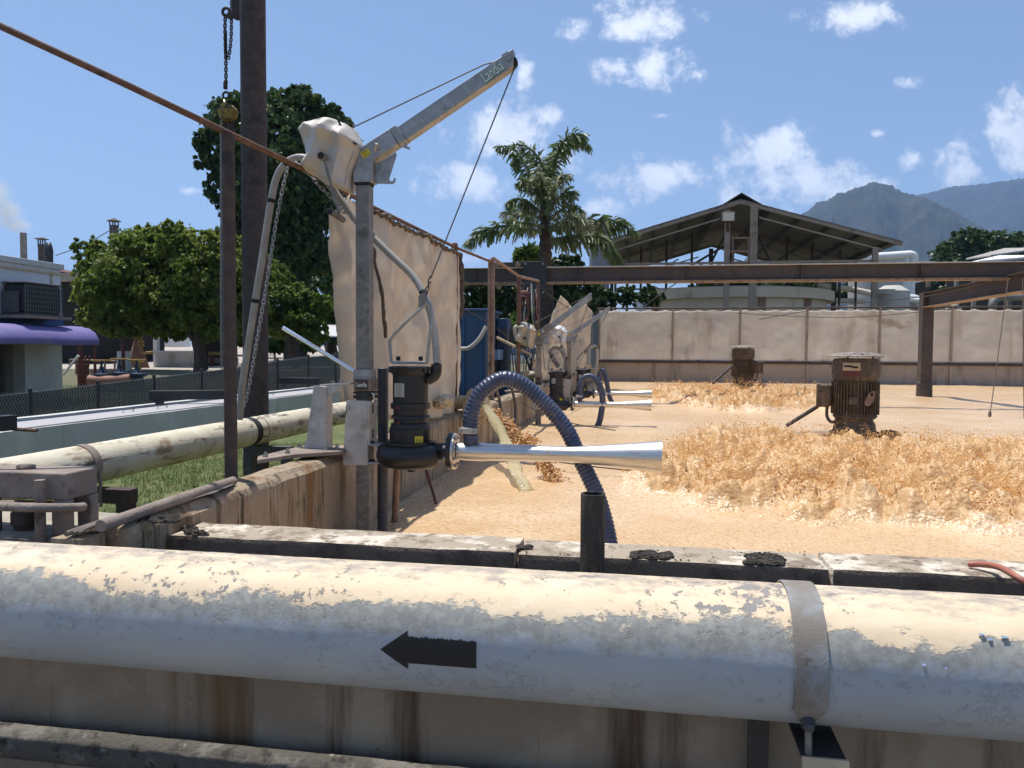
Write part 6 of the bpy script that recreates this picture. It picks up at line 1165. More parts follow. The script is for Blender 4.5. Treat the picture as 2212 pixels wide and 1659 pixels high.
tree('mango_tree', 'big dark dense mango tree behind the tall post', 36, (640, 800), [(600, 320, 120, 100), (500, 260, 70, 50), (560, 230, 70, 36), (640, 235, 70, 42), (700, 290, 60, 50), (745, 330, 42, 50), (480, 330, 50, 46), (480, 410, 45, 46), (520, 470, 40, 40), (640, 420, 90, 90), (640, 530, 80, 70), (690, 440, 50, 70), (560, 520, 50, 36), (580, 390, 100, 80, -1), (690, 560, 50, 40), (620, 600, 50, 40)], 90000, .26, 'leafdark', 4, [(560, 350), (680, 380), (520, 440), (640, 300)], (.55, .3), droop=.9, spread=.15, shell=.5, depth=.8)
# shrubbery and trees behind the near tarpaulin and cranes
BG = 'dark trees behind the overhead beam'
tree('shade_tree', 'dark tree behind the blue cabinet', 32, (1060, 790), [(1050, 640, 60, 50), (1010, 650, 40, 40), (1100, 640, 50, 46), (1050, 700, 80, 50), (1120, 690, 50, 60)], 15000, .24, 'leafbg', 6, [], (.2, .1), BG); tree('shade_tree', 'tree just behind the palm trunk', 34, (1200, 790), [(1200, 600, 50, 36), (1150, 575, 36, 26), (1230, 575, 32, 26), (1220, 650, 50, 50), (1160, 660, 60, 60), (1260, 640, 40, 50)], 15000, .24, 'leafbg', 7, [], (.2, .1), BG); tree('shade_tree', 'tree between the shed column and the screen', 36, (1330, 790), [(1300, 650, 30, 34), (1350, 640, 26, 22), (1400, 640, 30, 18)], 3000, .25, 'leafbg', 8, [], (.2, .1), BG)
tree('banana_plant', 'light green broad-leaved plant below the palm', 27, (1150, 760), [(1140, 548, 34, 12), (1150, 700, 40, 36), (1130, 720, 30, 30)], 1600, .5, 'leafbanana', 9, [], (.1, .06), aspect=.22)
tree('shade_tree', 'bushy green tree in front of the mountain at the right edge', 85, (2100, 790), [(2085, 545, 60, 36), (2060, 560, 50, 30), (2140, 535, 60, 34), (2170, 540, 40, 36), (2100, 515, 28, 26), (2050, 575, 40, 24), (2110, 590, 90, 40), (2090, 640, 110, 40)], 30000, .52, 'leaffar', 10, [], (.5, .3), spread=.2)
tree('shade_tree', 'dark tree mass below the far roofs at the right edge', 70, (2150, 790), [(2100, 640, 60, 40), (2180, 640, 60, 50), (2060, 650, 40, 30), (2240, 650, 60, 50)], 12000, .5, 'leafdark', 12, [], (.5, .3)); tree('shade_tree', 'trees showing between shed roof and round tank', 62, (1650, 790), [(1560, 625, 60, 16), (1650, 622, 70, 16), (1740, 622, 70, 16), (1850, 630, 60, 20)], 9000, .5, 'leafbg', 13, [], (.4, .2)); tree('shade_tree', 'dark trees under the mango tree behind the tarpaulin', 44, (720, 800), [(690, 640, 60, 60), (720, 700, 70, 50), (610, 720, 60, 30), (780, 640, 50, 60)], 12000, .4, 'leafdark', 14, [], (.4, .2)); tree('shade_tree', 'dark trees filling the gap behind the bushy trees', 48, (330, 800), [(200, 690, 60, 50), (290, 700, 80, 36), (420, 690, 80, 46), (150, 640, 50, 50), (520, 690, 60, 46), (360, 640, 60, 40)], 18000, .42, 'leafbg', 15, [], (.4, .2))
hd = tree('hedge', 'clipped hedge below the white canopy roof', 36, (630, 790), [(620, 745, 40, 16), (660, 745, 36, 16), (590, 748, 30, 14)], 5000, .2, 'leafA2', 16, [], (.1, .06), depth=.6); hd['category'] = 'hedge'
# palm with torn drooping fronds
pd = 23.0
pm = thing('palm_tree', 'shaggy dark palm with torn drooping fronds in front of the shed', 'palm', P(1180, 790, pd)); pm.location.z = 0; WL[pm.name] = Vector(pm.location)
pb_ = P(1182, 800, pd); pth = [Vector((pb_.x, pb_.y, 0)), P(1180, 700, pd), P(1179, 600, pd), P(1178, 520, pd), P(1178, 440, pd), P(1176, 385, pd)]
sp = smooth_path(pth, 8); w = MB(); w.tube(sp, .25, 14, rs=[.26 - .004 * k + .035 * (k % 2) for k in range(len(sp))]); w.build('trunk', 'barkpalm', pm, smooth=30)
def frond(pts, lw, n, mseed, material='leafpalm', start=.12):
    r = np.random.default_rng(mseed); sp = smooth_path([P(x, y, pd + o) for x, y, o in pts], 10); w = MB(); w.tube(sp, .03, 6, rs=[.05 * (1 - .8 * k / len(sp)) + .008 for k in range(len(sp))]); V = []; F = []
    A = np.array([tuple(p) for p in sp]); T = np.gradient(A, axis=0); T /= np.linalg.norm(T, axis=1)[:, None]
    for q in range(n):
        f = start + (1 - start) * r.random(); i = f * (len(sp) - 1); i0 = int(i); p = A[i0] + (A[min(i0 + 1, len(sp) - 1)] - A[i0]) * (i - i0); t = T[i0]
        sd = np.cross(t, r.normal(size=3)); sd /= np.linalg.norm(sd) + 1e-6; ln = lw * .85 * r.uniform(.35, 1.0) * (.55 + .6 * math.sin(math.pi * min(1, f * 1.05)))
        dr = t * r.uniform(.3, .9) + sd * r.uniform(.5, 1.0) + np.array([0, 0, -r.uniform(.2, 1.0)]); dr /= np.linalg.norm(dr); wv = np.cross(dr, r.normal(size=3)); wv /= np.linalg.norm(wv) + 1e-6; wd = ln * r.uniform(.065, .125)
        e = p + dr * ln + np.array([0, 0, -.25 * ln]); mid = p + dr * ln * .55; k = len(V); V += [p, mid + wv * wd, e + wv * wd * .5, e - wv * wd * .45, mid - wv * wd]; F += [(k, k + 1, k + 4), (k + 1, k + 2, k + 4), (k + 2, k + 3, k + 4)]
    w.add(V, F); return w.build('frond', material, pm, smooth=0, recalc=False)
FR = [([(1178, 510, 0), (1140, 490, -.4), (1090, 488, -.8), (1040, 500, -1.1), (1005, 530, -1.3)], .55, 150), ([(1178, 505, 0), (1225, 485, -.3), (1280, 478, -.6), (1330, 478, -.8), (1370, 500, -1.0)], .62, 190), ([(1178, 520, 0), (1230, 512, -.6), (1280, 510, -1.1), (1315, 525, -1.3), (1340, 570, -1.4)], .6, 190),
      ([(1178, 440, 0), (1160, 400, .2), (1130, 350, .3), (1105, 318, .3), (1075, 318, .3)], .5, 150), ([(1176, 430, 0), (1180, 390, -.2), (1165, 345, -.3), (1140, 318, -.4), (1110, 312, -.5)], .5, 140), ([(1180, 430, 0), (1192, 380, 0), (1205, 330, -.2), (1225, 298, -.3), (1255, 292, -.4), (1272, 320, -.5)], .5, 170), ([(1180, 420, 0), (1195, 370, .5), (1210, 325, .6), (1235, 305, .7), (1260, 318, .8)], .45, 120),
      ([(1178, 470, 0), (1150, 445, -.5), (1120, 430, -.8), (1095, 440, -1)], .45, 110), ([(1178, 480, 0), (1150, 465, .5), (1115, 455, .8), (1085, 462, 1)], .45, 110), ([(1180, 460, 0), (1205, 430, -.5), (1225, 415, -.9), (1240, 420, -1.1)], .45, 120), ([(1180, 480, 0), (1210, 455, .4), (1235, 445, .6), (1260, 460, .8)], .45, 120), ([(1179, 450, 0), (1200, 405, -.6), (1215, 380, -1), (1232, 385, -1.2)], .4, 100), ([(1178, 450, 0), (1155, 410, -.6), (1135, 390, -1), (1118, 398, -1.2)], .42, 110), ([(1178, 440, 0), (1170, 395, -.8), (1160, 365, -1.3)], .42, 100), ([(1180, 470, 0), (1190, 430, -1), (1198, 400, -1.6)], .42, 100), ([(1178, 490, 0), (1150, 485, -.9), (1120, 480, -1.5), (1090, 470, -1.9)], .42, 100), ([(1180, 500, 0), (1210, 480, -.9), (1245, 470, -1.4), (1275, 485, -1.8)], .5, 130), ([(1180, 500, 0), (1200, 520, 1), (1230, 540, 1.6)], .4, 60), ([(1178, 440, 0), (1180, 380, .8), (1185, 340, 1.2)], .45, 110), ([(1178, 470, 0), (1168, 430, 1), (1160, 410, 1.6)], .4, 90)]
for k, (pts, lw, n_) in enumerate(FR): frond(pts, lw, int(n_ * 1.9), 100 + k)

# ------------------------------------------------------------------ yard beyond the fence
yd = 26.0
def Yp(x, y, o=0): return P(x, y, yd + o)
def gy_(p): return float(gz(p.x, p.y))
def upr(name, label, x, yt, r, m, o=0, cat='post', group=None):
    t = Yp(x, yt, o); w = MB(); w.tube([(t.x, t.y, gy_(t) - .05), (t.x, t.y, t.z)], r, 10); return tag(w.build(name, m, smooth=60), label, cat, group)
GP = 'red-brown posts in the yard'
upr('yard_post', 'red-brown post under the awning end', *zv(258, 90), .07, 'redbrown', -4, group=GP); upr('yard_post', 'slimmer brown post right of the drum', *zv(411, 90), .04, 'redbrown', -4, group=GP); upr('yard_post', 'red-brown post beside the white-painted trunk', *zv(713, 110), .06, 'redbrown', -1, group=GP); upr('yard_post', 'dark post at the end of the white half wall', *zv(1600, 30), .06, 'dark', 1, group=GP)
br_ = thing('drum', 'rusty red drum with handles beside the fence', 'drum', Yp(*zv(290, 480), -5)); a = Yp(*zv(290, 480), -5); r_ = 55 / 4.254 / 1.157 / FW * 21; zt_ = Yp(*zv(290, 300), -5).z; w = MB(); w.lathe([(a.z - .25, r_ * .95), (a.z + .1, r_), (a.z + .11, r_ * 1.03), (a.z + .13, r_), (zt_, r_ * 1.05), (zt_, r_ * .9), (zt_ - .3, r_ * .9)], (a.x, a.y, 0), (0, 0, 1), 20, cap=False); w.build('body', 'redbrown', br_, smooth=40)
for x in (305, 350): w = MB(); w.tube([Yp(*zv(x - 5, 330), -5.1), Yp(*zv(x + 8, 215), -5.2)], .022, 6); w.build('handle', 'redbrown', br_)
rg = thing('railing', 'low rusty pipe railing in the yard', 'railing', Yp(*zv(380, 400))); 
for (x0, y0, x1, y1) in ((145, 252, 570, 262), (145, 252, 145, 330), (215, 255, 215, 410), (520, 265, 520, 350), (625, 265, 625, 410), (400, 268, 640, 266), (350, 378, 625, 374)): w = MB(); w.tube([Yp(*zv(x0, y0), -2), Yp(*zv(x1, y1), -2)], .03, 8); w.build('rail', 'rustlight', rg)
w = MB(); w.tube([Yp(*zv(75, 415), -5), Yp(*zv(238, 208), -5)], .035, 8); tag(w.build('leaning_pole', 'whitepipe'), 'pale pole leaning in the yard by the building corner', 'pole')
for k, (x, y, lab) in enumerate(((485, 405, 'first blue valve with yellow handwheel by the fence'), (678, 390, 'second blue valve with yellow handwheel by the fence'), (860, 400, 'third blue valve with yellow handwheel by the fence'))):
    t = thing('yard_valve', lab, 'valve', Yp(*zv(x, y + 50), -6), 'blue valves behind the fence'); c = Yp(*zv(x, y), -6); w = MB(); w.lathe([(-.35, .16), (-.1, .16), (-.05, .26), (.0, .26), (.02, .12), (.12, .06), (.2, .05)], c, (0, 0, 1), 16); w.build('body', 'valveblue', t, smooth=40); w = MB(); w.lathe([(.2, .03), (.38, .03)], c, (0, 0, 1), 8); w.build('stem', 'valveblue', t); w = MB(); w.torus(c + Vector((0, 0, .36)), (0, 0, 1), .2, .025, 20, 6); w.bar(c + Vector((-.2, 0, .36)), c + Vector((.2, 0, .36)), .03, .03); w.build('handwheel', 'yellow', t)
w = MB(); w.tube([Yp(*zv(350, 470), -6.2), Yp(*zv(560, 475), -6.2), Yp(*zv(800, 455), -6.2)], .13, 14); tag(w.build('pipe', 'pinkpipe', smooth=60), 'pinkish pipe joining the blue valves', 'pipe')
hp = thing('jack_stand', 'black and yellow striped stand with conical foot', 'stand', Yp(*zv(868, 280), 3)); a = Yp(*zv(868, 285), 3); tz = Yp(*zv(868, 0), 3).z
for k in range(8): z0 = a.z + .9 + (tz - a.z - .9) * k / 8; z1_ = a.z + .9 + (tz - a.z - .9) * (k + 1) / 8; w = MB(); w.bx(a.x - .12, a.x + .12, a.y - .12, a.y + .12, z0 + .001, z1_); w.build('stripe', 'yellow' if k % 2 else 'blackmatte', hp)
w = MB(); w.lathe([(-.3, .55), (.9, .12)], a, (0, 0, 1), 4); w.build('foot', 'rust', hp)
tk = thing('truck', 'white box truck parked in the yard', 'truck', Yp(*zv(870, 130), 24)); a = Yp(*zv(755, 110), 24); b = Yp(*zv(985, -120), 24); w = MB(); w.bx(a.x, b.x, a.y, a.y + 5, a.z, b.z); w.build('body', 'truckwhite', tk, bevel=.05)
for (x0, y0, x1, y1) in ((765, 10, 840, 22), (765, 40, 810, 55)): q = Yp(*zv(x0, y0), 24); q2 = Yp(*zv(x1, y1), 24); w = MB(); w.bx(q.x, q2.x, a.y - .03, a.y - .002, q2.z, q.z); w.build('vent', 'hosegrey', tk)
for x in (790, 950): q = Yp(*zv(x, 125), 24); w = MB(); w.lathe([(-.12, .42), (.12, .42)], (q.x, a.y + .5, a.z - .0), (0, 1, 0), 18); w.build('wheel', 'blackmatte', tk)
q = Yp(*zv(915, 0), 23); q2 = Yp(*zv(990, 150), 23); w = MB(); w.bx(q.x, q2.x, q.y - .5, q.y, q2.z, q.z); sg = tag(w.build('notice_board', 'bluelight', bevel=.01), 'pale blue notice board beside the striped stand', 'sign'); w = MB(); w.bx(q.x + .1, q2.x - .1, q.y - .506, q.y - .502, q2.z + .5, q.z - .1); w.build('board_panel', 'signwhite', sg)
yp_ = thing('yellow_pipe', 'yellow pipe bending down beside the striped stand', 'pipe', Yp(*zv(905, 150), 2)); w = MB(); w.tube(smooth_path([Yp(*zv(905, 0), 2), Yp(*zv(905, 100), 2), Yp(*zv(910, 160), 2), Yp(*zv(935, 178), 2), Yp(*zv(1040, 172), 2)], 5), .05, 10); w.build('tube', 'yellow', yp_, smooth=60)
for y in (60, 100): w = MB(); c = Yp(*zv(905, y), 2); w.lathe([(-.05, .11), (.05, .11)], c, (0, 0, 1), 12); w.build('flange', 'yellow', yp_)
w = MB(); w.tube([Yp(*zv(893, 275), -3), Yp(*zv(893, 440), -3)], .04, 8); w.tube([Yp(*zv(845, 272), -3), Yp(*zv(945, 272), -3)], .04, 8); tag(w.build('yellow_stand', 'yellow'), 'yellow T-shaped stand behind the third valve', 'stand')
# white half wall hut
a = Yp(*zv(1050, 170), 4); b = Yp(*zv(1595, 380), 4); hut = thing('hut', 'open hut with white corrugated half wall', 'hut', (a.x, a.y, gy_(a))); nS = 26
for k in range(nS):
    x0 = a.x + (b.x - a.x) * k / nS; x1 = a.x + (b.x - a.x) * (k + 1) / nS; w = MB(); w.prism([(x0, a.y, b.z - .4), (x0 + (x1 - x0) * .25, a.y - .03, b.z - .4), (x0 + (x1 - x0) * .75, a.y - .03, b.z - .4), (x1, a.y, b.z - .4), (x1, a.y + .02, b.z - .4), (x0, a.y + .02, b.z - .4)], (0, 0, a.z - b.z + .4)); w.build('cladding_rib', 'corrug', hut)
w = MB(); w.bx(a.x - .05, b.x + .05, a.y - .06, a.y + .08, a.z + .001, a.z + .06); w.build('sill', 'corrug', hut)
for x in (a.x, b.x): w = MB(); w.bx(x - .09, x + .09, a.y + .03, a.y + .2, gy_(a), a.z + 2.0); w.build('post', 'whitepipe', hut)
w = MB(); w.bx(a.x, b.x, a.y + 2.6, a.y + 2.7, gy_(a), a.z + 2.2); w.build('back_wall', 'dark', hut); w = MB(); w.bx(a.x - .3, b.x + .3, a.y - .2, a.y + 3, a.z + 2.0, a.z + 2.1); w.build('roof', 'roofmetal', hut)
w = MB(); a = Yp(*zv(1600, 185), 5); b = Yp(*zv(1780, 185), 5); gr_ = thing('barrier', 'yellow-topped barrier rail by the rusty post', 'barrier', a); w.bar(a, b + Vector((.6, 0, 0)), .12, .14); w.build('top_rail', 'yellow', gr_)
for x in (1655, 1770): q = Yp(*zv(x, 190), 5); w = MB(); w.bx(q.x - .05, q.x + .05, q.y - .04, q.y + .04, gy_(q), q.z - .07); w.build('post', 'redbrown', gr_)
q = Yp(*zv(1600, 230), 5); q2 = Yp(*zv(1790, 290), 5); w = MB(); w.bx(q.x, q2.x + .6, q.y + .1, q.y + .16, q2.z, q.z); w.build('panel', 'mudsteel', gr_)
# white canopy behind
ca = P(*z6(372, 232), 38); cb = P(*z6(800, 185), 38); cn = thing('canopy', 'white corrugated canopy roof seen past the tall post', 'canopy', (ca.x, ca.y, 0)); nS = 40
for k in range(nS): x0 = ca.x - 1 + (cb.x + 1 - ca.x + 1) * k / nS; x1 = ca.x - 1 + (cb.x + 1 - ca.x + 1) * (k + 1) / nS; w = MB(); w.prism([(x0, ca.y, ca.z), (x0 + (x1 - x0) * .5, ca.y, ca.z + .07), (x1, ca.y, ca.z), (x1, ca.y, ca.z - .03), (x0, ca.y, ca.z - .03)], (0, 5, cb.z - ca.z + .4)); w.build('roof_rib', 'roofwhite', cn, smooth=0)
for x in (ca.x + .2, (ca.x + cb.x) / 2, cb.x): w = MB(); w.tube([(x, ca.y + .3, float(gz(x, ca.y))), (x, ca.y + .3, ca.z)], .06, 8); w.build('post', 'galvdull', cn)
# ------------------------------------------------------------------ open shed with round tank
SY = 40.0
def S(x, y, o=0): return PY(x, y, SY + o)
eL, eR, rg_ = S(1275, 531), S(1950, 523), S(1600, 432); zE = (eL.z + eR.z) / 2
sh = thing('shed', 'big open shed with low gable roof behind the screen', 'building', ((eL.x + eR.x) / 2, SY, 0)); DEP = 16
def roof_side(e, r, nS, m, name):
    for k in range(nS):
        f0 = k / nS; f1 = (k + 1) / nS; a = e.lerp(r, f0); b = e.lerp(r, f1); n_ = Vector((-(r.z - e.z), 0, (r.x - e.x))).normalized(); n_ = n_ if n_.z > 0 else -n_
        w = MB(); w.prism([a, b, b + n_ * .05, a + n_ * .05], (0, DEP, 0)); w.build(name, m, sh, smooth=0)
roof_side(eL, rg_, 6, 'roofunder', 'roof_sheet'); roof_side(eR, rg_, 6, 'roofunder', 'roof_sheet')
# raised ridge monitor
ml, mr_, mt = S(1545, 453), S(1658, 450), S(1602, 418)
for a, b in ((ml, mt), (mr_, mt)): w = MB(); n_ = Vector((0, 0, .05)); w.prism([a, b, b + n_, a + n_], (0, DEP, 0)); w.build('ridge_roof', 'sheddark', sh, smooth=0)
# fascia trusses and purlins
for oy in (.05, DEP * .5, DEP - .1):
    for e in (eL, eR):
        d = Vector((0, oy, -.10)); w = MB(); w.bar(e + d, rg_ + d, .10, .16); w.build('rafter', 'shedsteel', sh); d = Vector((0, oy, -.62)); w = MB(); w.bar(e + d + (rg_ - e) * .12, rg_ + d + (e - rg_) * .12, .08, .08); w.build('rafter_chord', 'shedsteel', sh)
    w = MB(); z = (S(0, 588)).z; w.bar((eL.x + 1.2, SY + oy, z), (eR.x - 1.2, SY + oy, z), .1, .12); w.build('tie_beam', 'shedsteel', sh)
for e in (eL, eR):
    for f in (.06, .24, .43, .62, .81): p = e.lerp(rg_, f) + Vector((0, .02, -.05)); w = MB(); w.bar(p, p + Vector((0, DEP - .05, 0)), .14, .22); w.build('purlin', 'sheddark', sh)
zc = lambda y: S(0, y).z
cols = [(1566, 1578, 455, 'shedsteel'), (1621, 1637, 445, 'shedsteel'), (1885, 1897, 535, 'shedsteel'), (1297, 1306, 545, 'shedsteel'), (1352, 1358, 600, 'sheddark')]
for x0, x1, yt, m in cols: a = S(x0, yt); b = S(x1, yt); w = MB(); w.bx(a.x, b.x, SY - .12, SY + .12, 0, a.z); w.build('column', m, sh, bevel=.01)
for oy in (DEP * .5, DEP - .2):
    for x in (1297, 1566, 1621, 1890): a = S(x, 560); w = MB(); w.bx(a.x - .12, a.x + .12, SY + oy - .12, SY + oy + .12, 0, a.z + (1.6 if 1500 < x < 1700 else .2)); w.build('column', 'sheddark', sh)
for y in (514, 543, 569): a = S(1578, y); b = S(1621, y); w = MB(); w.bar(a, b, .10, .10); w.build('rung', 'rustlight', sh)
for x in (1583, 1617): w = MB(); w.bar(S(x, 514), S(x, 569), .07, .07); w.build('rung_post', 'rustlight', sh)
w = MB(); a = S(1470, 578); b = S(1655, 468); w.bar(a + Vector((0, 3, 0)), b + Vector((0, 3, 0)), .12, .12); w.build('brace', 'sheddark', sh); w = MB(); w.bar(S(1520, 600, 4), S(1600, 440, 4), .12, .12); w.build('brace', 'sheddark', sh); w = MB(); w.bar(S(1680, 600, 4), S(1605, 440, 4), .12, .12); w.build('brace', 'sheddark', sh)
fl = thing('floodlight', 'square floodlight on the shed column under the ridge', 'lamp', S(1572, 490)); a = S(1558, 459, -.3); b = S(1587, 481, -.3); w = MB(); w.bx(a.x, b.x, SY - .55, SY - .3, b.z, a.z); w.build('housing', 'sheddark', fl, bevel=.03); w = MB(); w.bx(a.x + .05, b.x - .05, SY - .57, SY - .552, b.z + .06, a.z - .05); w.build('lens', 'glasslamp', fl); w = MB(); w.bar(S(1572, 480, -.3), S(1572, 500, -.1), .12, .12); w.build('yoke', 'sheddark', fl)
for k, (x, yb) in enumerate(((1330, 560), (1385, 545), (1440, 530), (1495, 515), (1700, 520), (1755, 535), (1815, 550), (1850, 560))): a = S(x, yb, 6); w = MB(); w.tube([(a.x, SY + 6, 0), (a.x, SY + 6, a.z + .3)], .07, 8); w.build('inner_post', 'sheddark', sh)
for k in range(7): x0 = 1310 + k * 85; a = S(x0, 602, 3); b = S(x0 + 70, 560 if k % 2 else 585, 9); w = MB(); w.bar(a, b, .06, .06); w.build('stay', 'shedsteel', sh)
# grey column by the left eave
a = S(1276, 560); b = S(1319, 560); c = (a + b) / 2; r_ = (b.x - a.x) / 2; w = MB(); n_ = 48; V = []; w.lathe([(0, r_), (c.z + 1.4, r_)], (c.x, SY - 1.2, 0), (0, 0, 1), 14); pl_ = w.build('duct_column', 'greyduct', smooth=0); tag(pl_, 'thick grey metal column at the shed eave behind the cranes', 'column')
# round concrete tank under the roof
c = P(1577, 700, 46); RT = 207 / FW * 46; rt = thing('round_tank', 'round cream concrete tank with thick rim under the shed', 'tank', (c.x, c.y, 0)); zt_ = PY(1577, 617, SY + 2).z; zr_ = PY(1577, 642, SY + 2).z; w = MB(); w.lathe([(0, RT * .93), (zr_, RT * .93)], (c.x, c.y, 0), (0, 0, 1), 72, cap=False); w.build('shell', 'tankcream', rt, smooth=40)
w = MB(); w.lathe([(zr_, RT * .94), (zr_ + .02, RT), (zt_ - .05, RT), (zt_, RT * .985), (zt_, RT * .8), (zt_ - .3, RT * .8)], (c.x, c.y, 0), (0, 0, 1), 72, cap=False); w.build('rim', 'tankcream', rt, smooth=40)
for x in (1420, 1660, 1775): q = PY(x, 650, 40.2); an = math.asin(max(-1, min(1, (q.x - c.x) / (RT * .94)))); px_, py_ = c.x + math.sin(an) * RT * .945, c.y - math.cos(an) * RT * .945; w = MB(); w.bx(px_ - .18, px_ + .18, py_ - .1, py_ + .1, 0, zr_ - .02); w.build('pilaster', 'rustlight', rt)
q = PY(1401, 655, 39.4); w = MB(); w.bx(PY(1382, 0, 39.4).x, PY(1417, 0, 39.4).x, 39.3, 39.35, PY(1401, 672, 39.4).z, PY(1401, 642, 39.4).z); sg = tag(w.build('sign_board', 'signwhite', bevel=.01), 'white sign with blue emblem hung by the round tank', 'sign'); cx_, cz_ = PY(1404, 0, 39.4).x, PY(1401, 657, 39.4).z
for (dx, dz, w_, h_) in ((-.10, .22, .05, .16), (.10, .22, .05, .16), (0, .28, .22, .05), (0, .14, .22, .05), (-.13, -.10, .05, .22), (.02, -.02, .22, .05), (.12, -.12, .05, .18), (.04, -.22, .16, .05), (-.02, -.14, .05, .14)): w = MB(); w.box((cx_ + dx * .9, 39.29, cz_ + dz * .75), (w_, .01, h_)); w.build('emblem_stroke', 'bluepaint', sg)
# ------------------------------------------------------------------ plant and roofs at the right
def cyl(name, label, x0, x1, yt, d, m, cat, top=None, group=None):
    a = P((x0 + x1) / 2, yt, d); r = (x1 - x0) / 2 / FW * d; t = thing(name, label, cat, (a.x, a.y, 0), group); w = MB(); w.lathe([(0, r), (a.z, r), (a.z + .02, r * .98)] + ([(a.z + top, r * .5), (a.z + top, 0)] if top else [(a.z + .02, 0)]), (a.x, a.y, 0), (0, 0, 1), 40); w.build('shell', m, t, smooth=35); return t, a, r
t, a, r = cyl('settling_tank', 'pale concrete tank with domed top and drum hatch', *[zw(x, 0)[0] for x in (165, 612)], zw(0, 935)[1], 46, 'tankgrey', 'tank', .35); w = MB(); h0 = P(zw(345, 0)[0], zw(0, 930)[1], 45.0); w.lathe([(a.z - .2, .62), (P(0, zw(0, 850)[1], 45.5).z, .62), (P(0, zw(0, 832)[1], 45.5).z, .66), (P(0, zw(0, 828)[1], 45.5).z, .60)], (h0.x, h0.y + .7, 0), (0, 0, 1), 24); w.build('hatch_drum', 'tankgrey', t, smooth=35)
cyl('steel_tank', 'tall light grey tank behind the domed one', zw(-180, 0)[0], zw(560, 0)[0], zw(0, 520)[1], 58, 'tankgrey', 'tank'); cyl('low_tank', 'low stained concrete tank beside the dark tank post', zw(615, 0)[0], zw(1185, 0)[0], zw(0, 1100)[1], 52, 'concrete', 'tank')
def wpipe(label, pts, d, r, m='whitepipe', cat='pipe'): w = MB(); w.tube(smooth_path([P(*zw(x, y), d) for x, y in pts], 6), r, 12); return tag(w.build('process_pipe', m, smooth=60), label, cat, 'process pipes behind the screen')
wpipe('white pipe arch above the shed eave', [(60, 470), (180, 455), (400, 440), (600, 425), (660, 428), (688, 460), (690, 530), (690, 700)], 52, .28); wpipe('white standpipe beside the tall tank', [(590, 440), (590, 700), (590, 960)], 52, .2); wpipe('second white standpipe beside the tall tank', [(650, 700), (650, 850), (650, 1000)], 52, .24); wpipe('white pipe from the domed tank to the dark post', [(610, 1005), (720, 1015), (800, 1040), (1370, 1050)], 47, .16); wpipe('lower white pipe past the dark post', [(610, 1050), (800, 1058), (1000, 1062)], 46.5, .14); wpipe('grey pipe bend at the picture edge', [(1775, 1180), (1778, 1110), (1820, 1045), (1900, 1020), (2300, 1010)], 44, .22, 'galvdull'); wpipe('cream pipe coming off the shed side', [(-640, 835), (-500, 860), (-200, 900), (100, 960)], 47, .18, 'tankcream'); wpipe('pipe between round tank and domed tank', [(-580, 1045), (-300, 1060), (0, 1070)], 47, .16, 'tankcream')
wpipe('thin vertical pipe in the plant beyond the side beam', [(1645, 830), (1645, 980)], 55, .2, 'galvdull')
for k, x in enumerate((885, 1045, 1085)): wpipe(['brown pipe over the dark tank post', 'first brown riser right of the tank post', 'second brown riser right of the tank post'][k], [(x, 740 if k == 0 else 930), (x, 870 if k == 0 else 1090)], 49, .14, 'rustlight')
vb = thing('blower', 'small cream blower housing on the screen line', 'machine', P(*zw(1250, 1160), 42)); w = MB(); w.ball(P(*zw(1255, 1145), 42), (.2, .2, .25), 12, 8); w.build('dome', 'tankcream', vb); w = MB(); a = P(*zw(1180, 1150), 42); b = P(*zw(1345, 1200), 42); w.bx(a.x, b.x, a.y, a.y + .6, b.z, a.z); w.build('body', 'tankcream', vb, bevel=.05)
def slab_roof(name, label, pts, d, dep, m, under='sheddark', ribs=0):
    q = [P(*zw(x, y), d) for x, y in pts]; t = thing(name, label, 'roof building', (q[0].x, q[0].y, 0), 'far roofs at the right edge')
    e0, e1, r1, r0 = q; n_ = max(1, ribs)
    for k in range(n_):
        f0, f1 = k / n_, (k + 1) / n_; a = e0.lerp(e1, f0); b = e0.lerp(e1, f1); c_ = r0.lerp(r1, f1); d_ = r0.lerp(r1, f0); c_ = c_ + Vector((0, dep, 0)); d_ = d_ + Vector((0, dep, 0)); up = Vector((0, 0, .12)); w = MB(); md = (a + b) / 2 + up * .6; md2 = (c_ + d_) / 2 + up * .6
        w.add([a, md, b, d_, md2, c_, a - up, b - up, d_ - up, c_ - up], [(0, 1, 4, 3), (1, 2, 5, 4), (0, 6, 7, 2, 1), (6, 8, 9, 7), (3, 4, 5, 9, 8), (0, 3, 8, 6), (2, 7, 9, 5)]); w.build('roof_rib' if ribs else 'roof', m, t, smooth=0)
    w = MB(); xs_ = [min(e0.x, e1.x) + .5, max(e0.x, e1.x) - .2]; w.bx(xs_[0], xs_[1], q[0].y + .8, q[0].y + dep - .3, 0, min(e0.z, e1.z) - .2); w.build('wall', under, t); return t
slab_roof('plant_building', 'white corrugated roof rising at the right edge behind the beam', ((1590, 512), (2500, 440), (2500, 270), (1760, 440)), 62, 8, 'roofwhite', ribs=26); slab_roof('plant_building', 'grey upper roof behind the white corrugated one', ((1750, 432), (2500, 330), (2500, 180), (1900, 340)), 72, 8, 'roofmetal', ribs=16); slab_roof('plant_building', 'small white roof left of the bushy tree', ((690, 522), (1000, 518), (930, 488), (870, 486)), 66, 5, 'roofwhite'); slab_roof('plant_building', 'white lean-to roof below the overhead beam', ((595, 815), (950, 745), (1010, 720), (760, 740)), 56, 4, 'roofwhite')
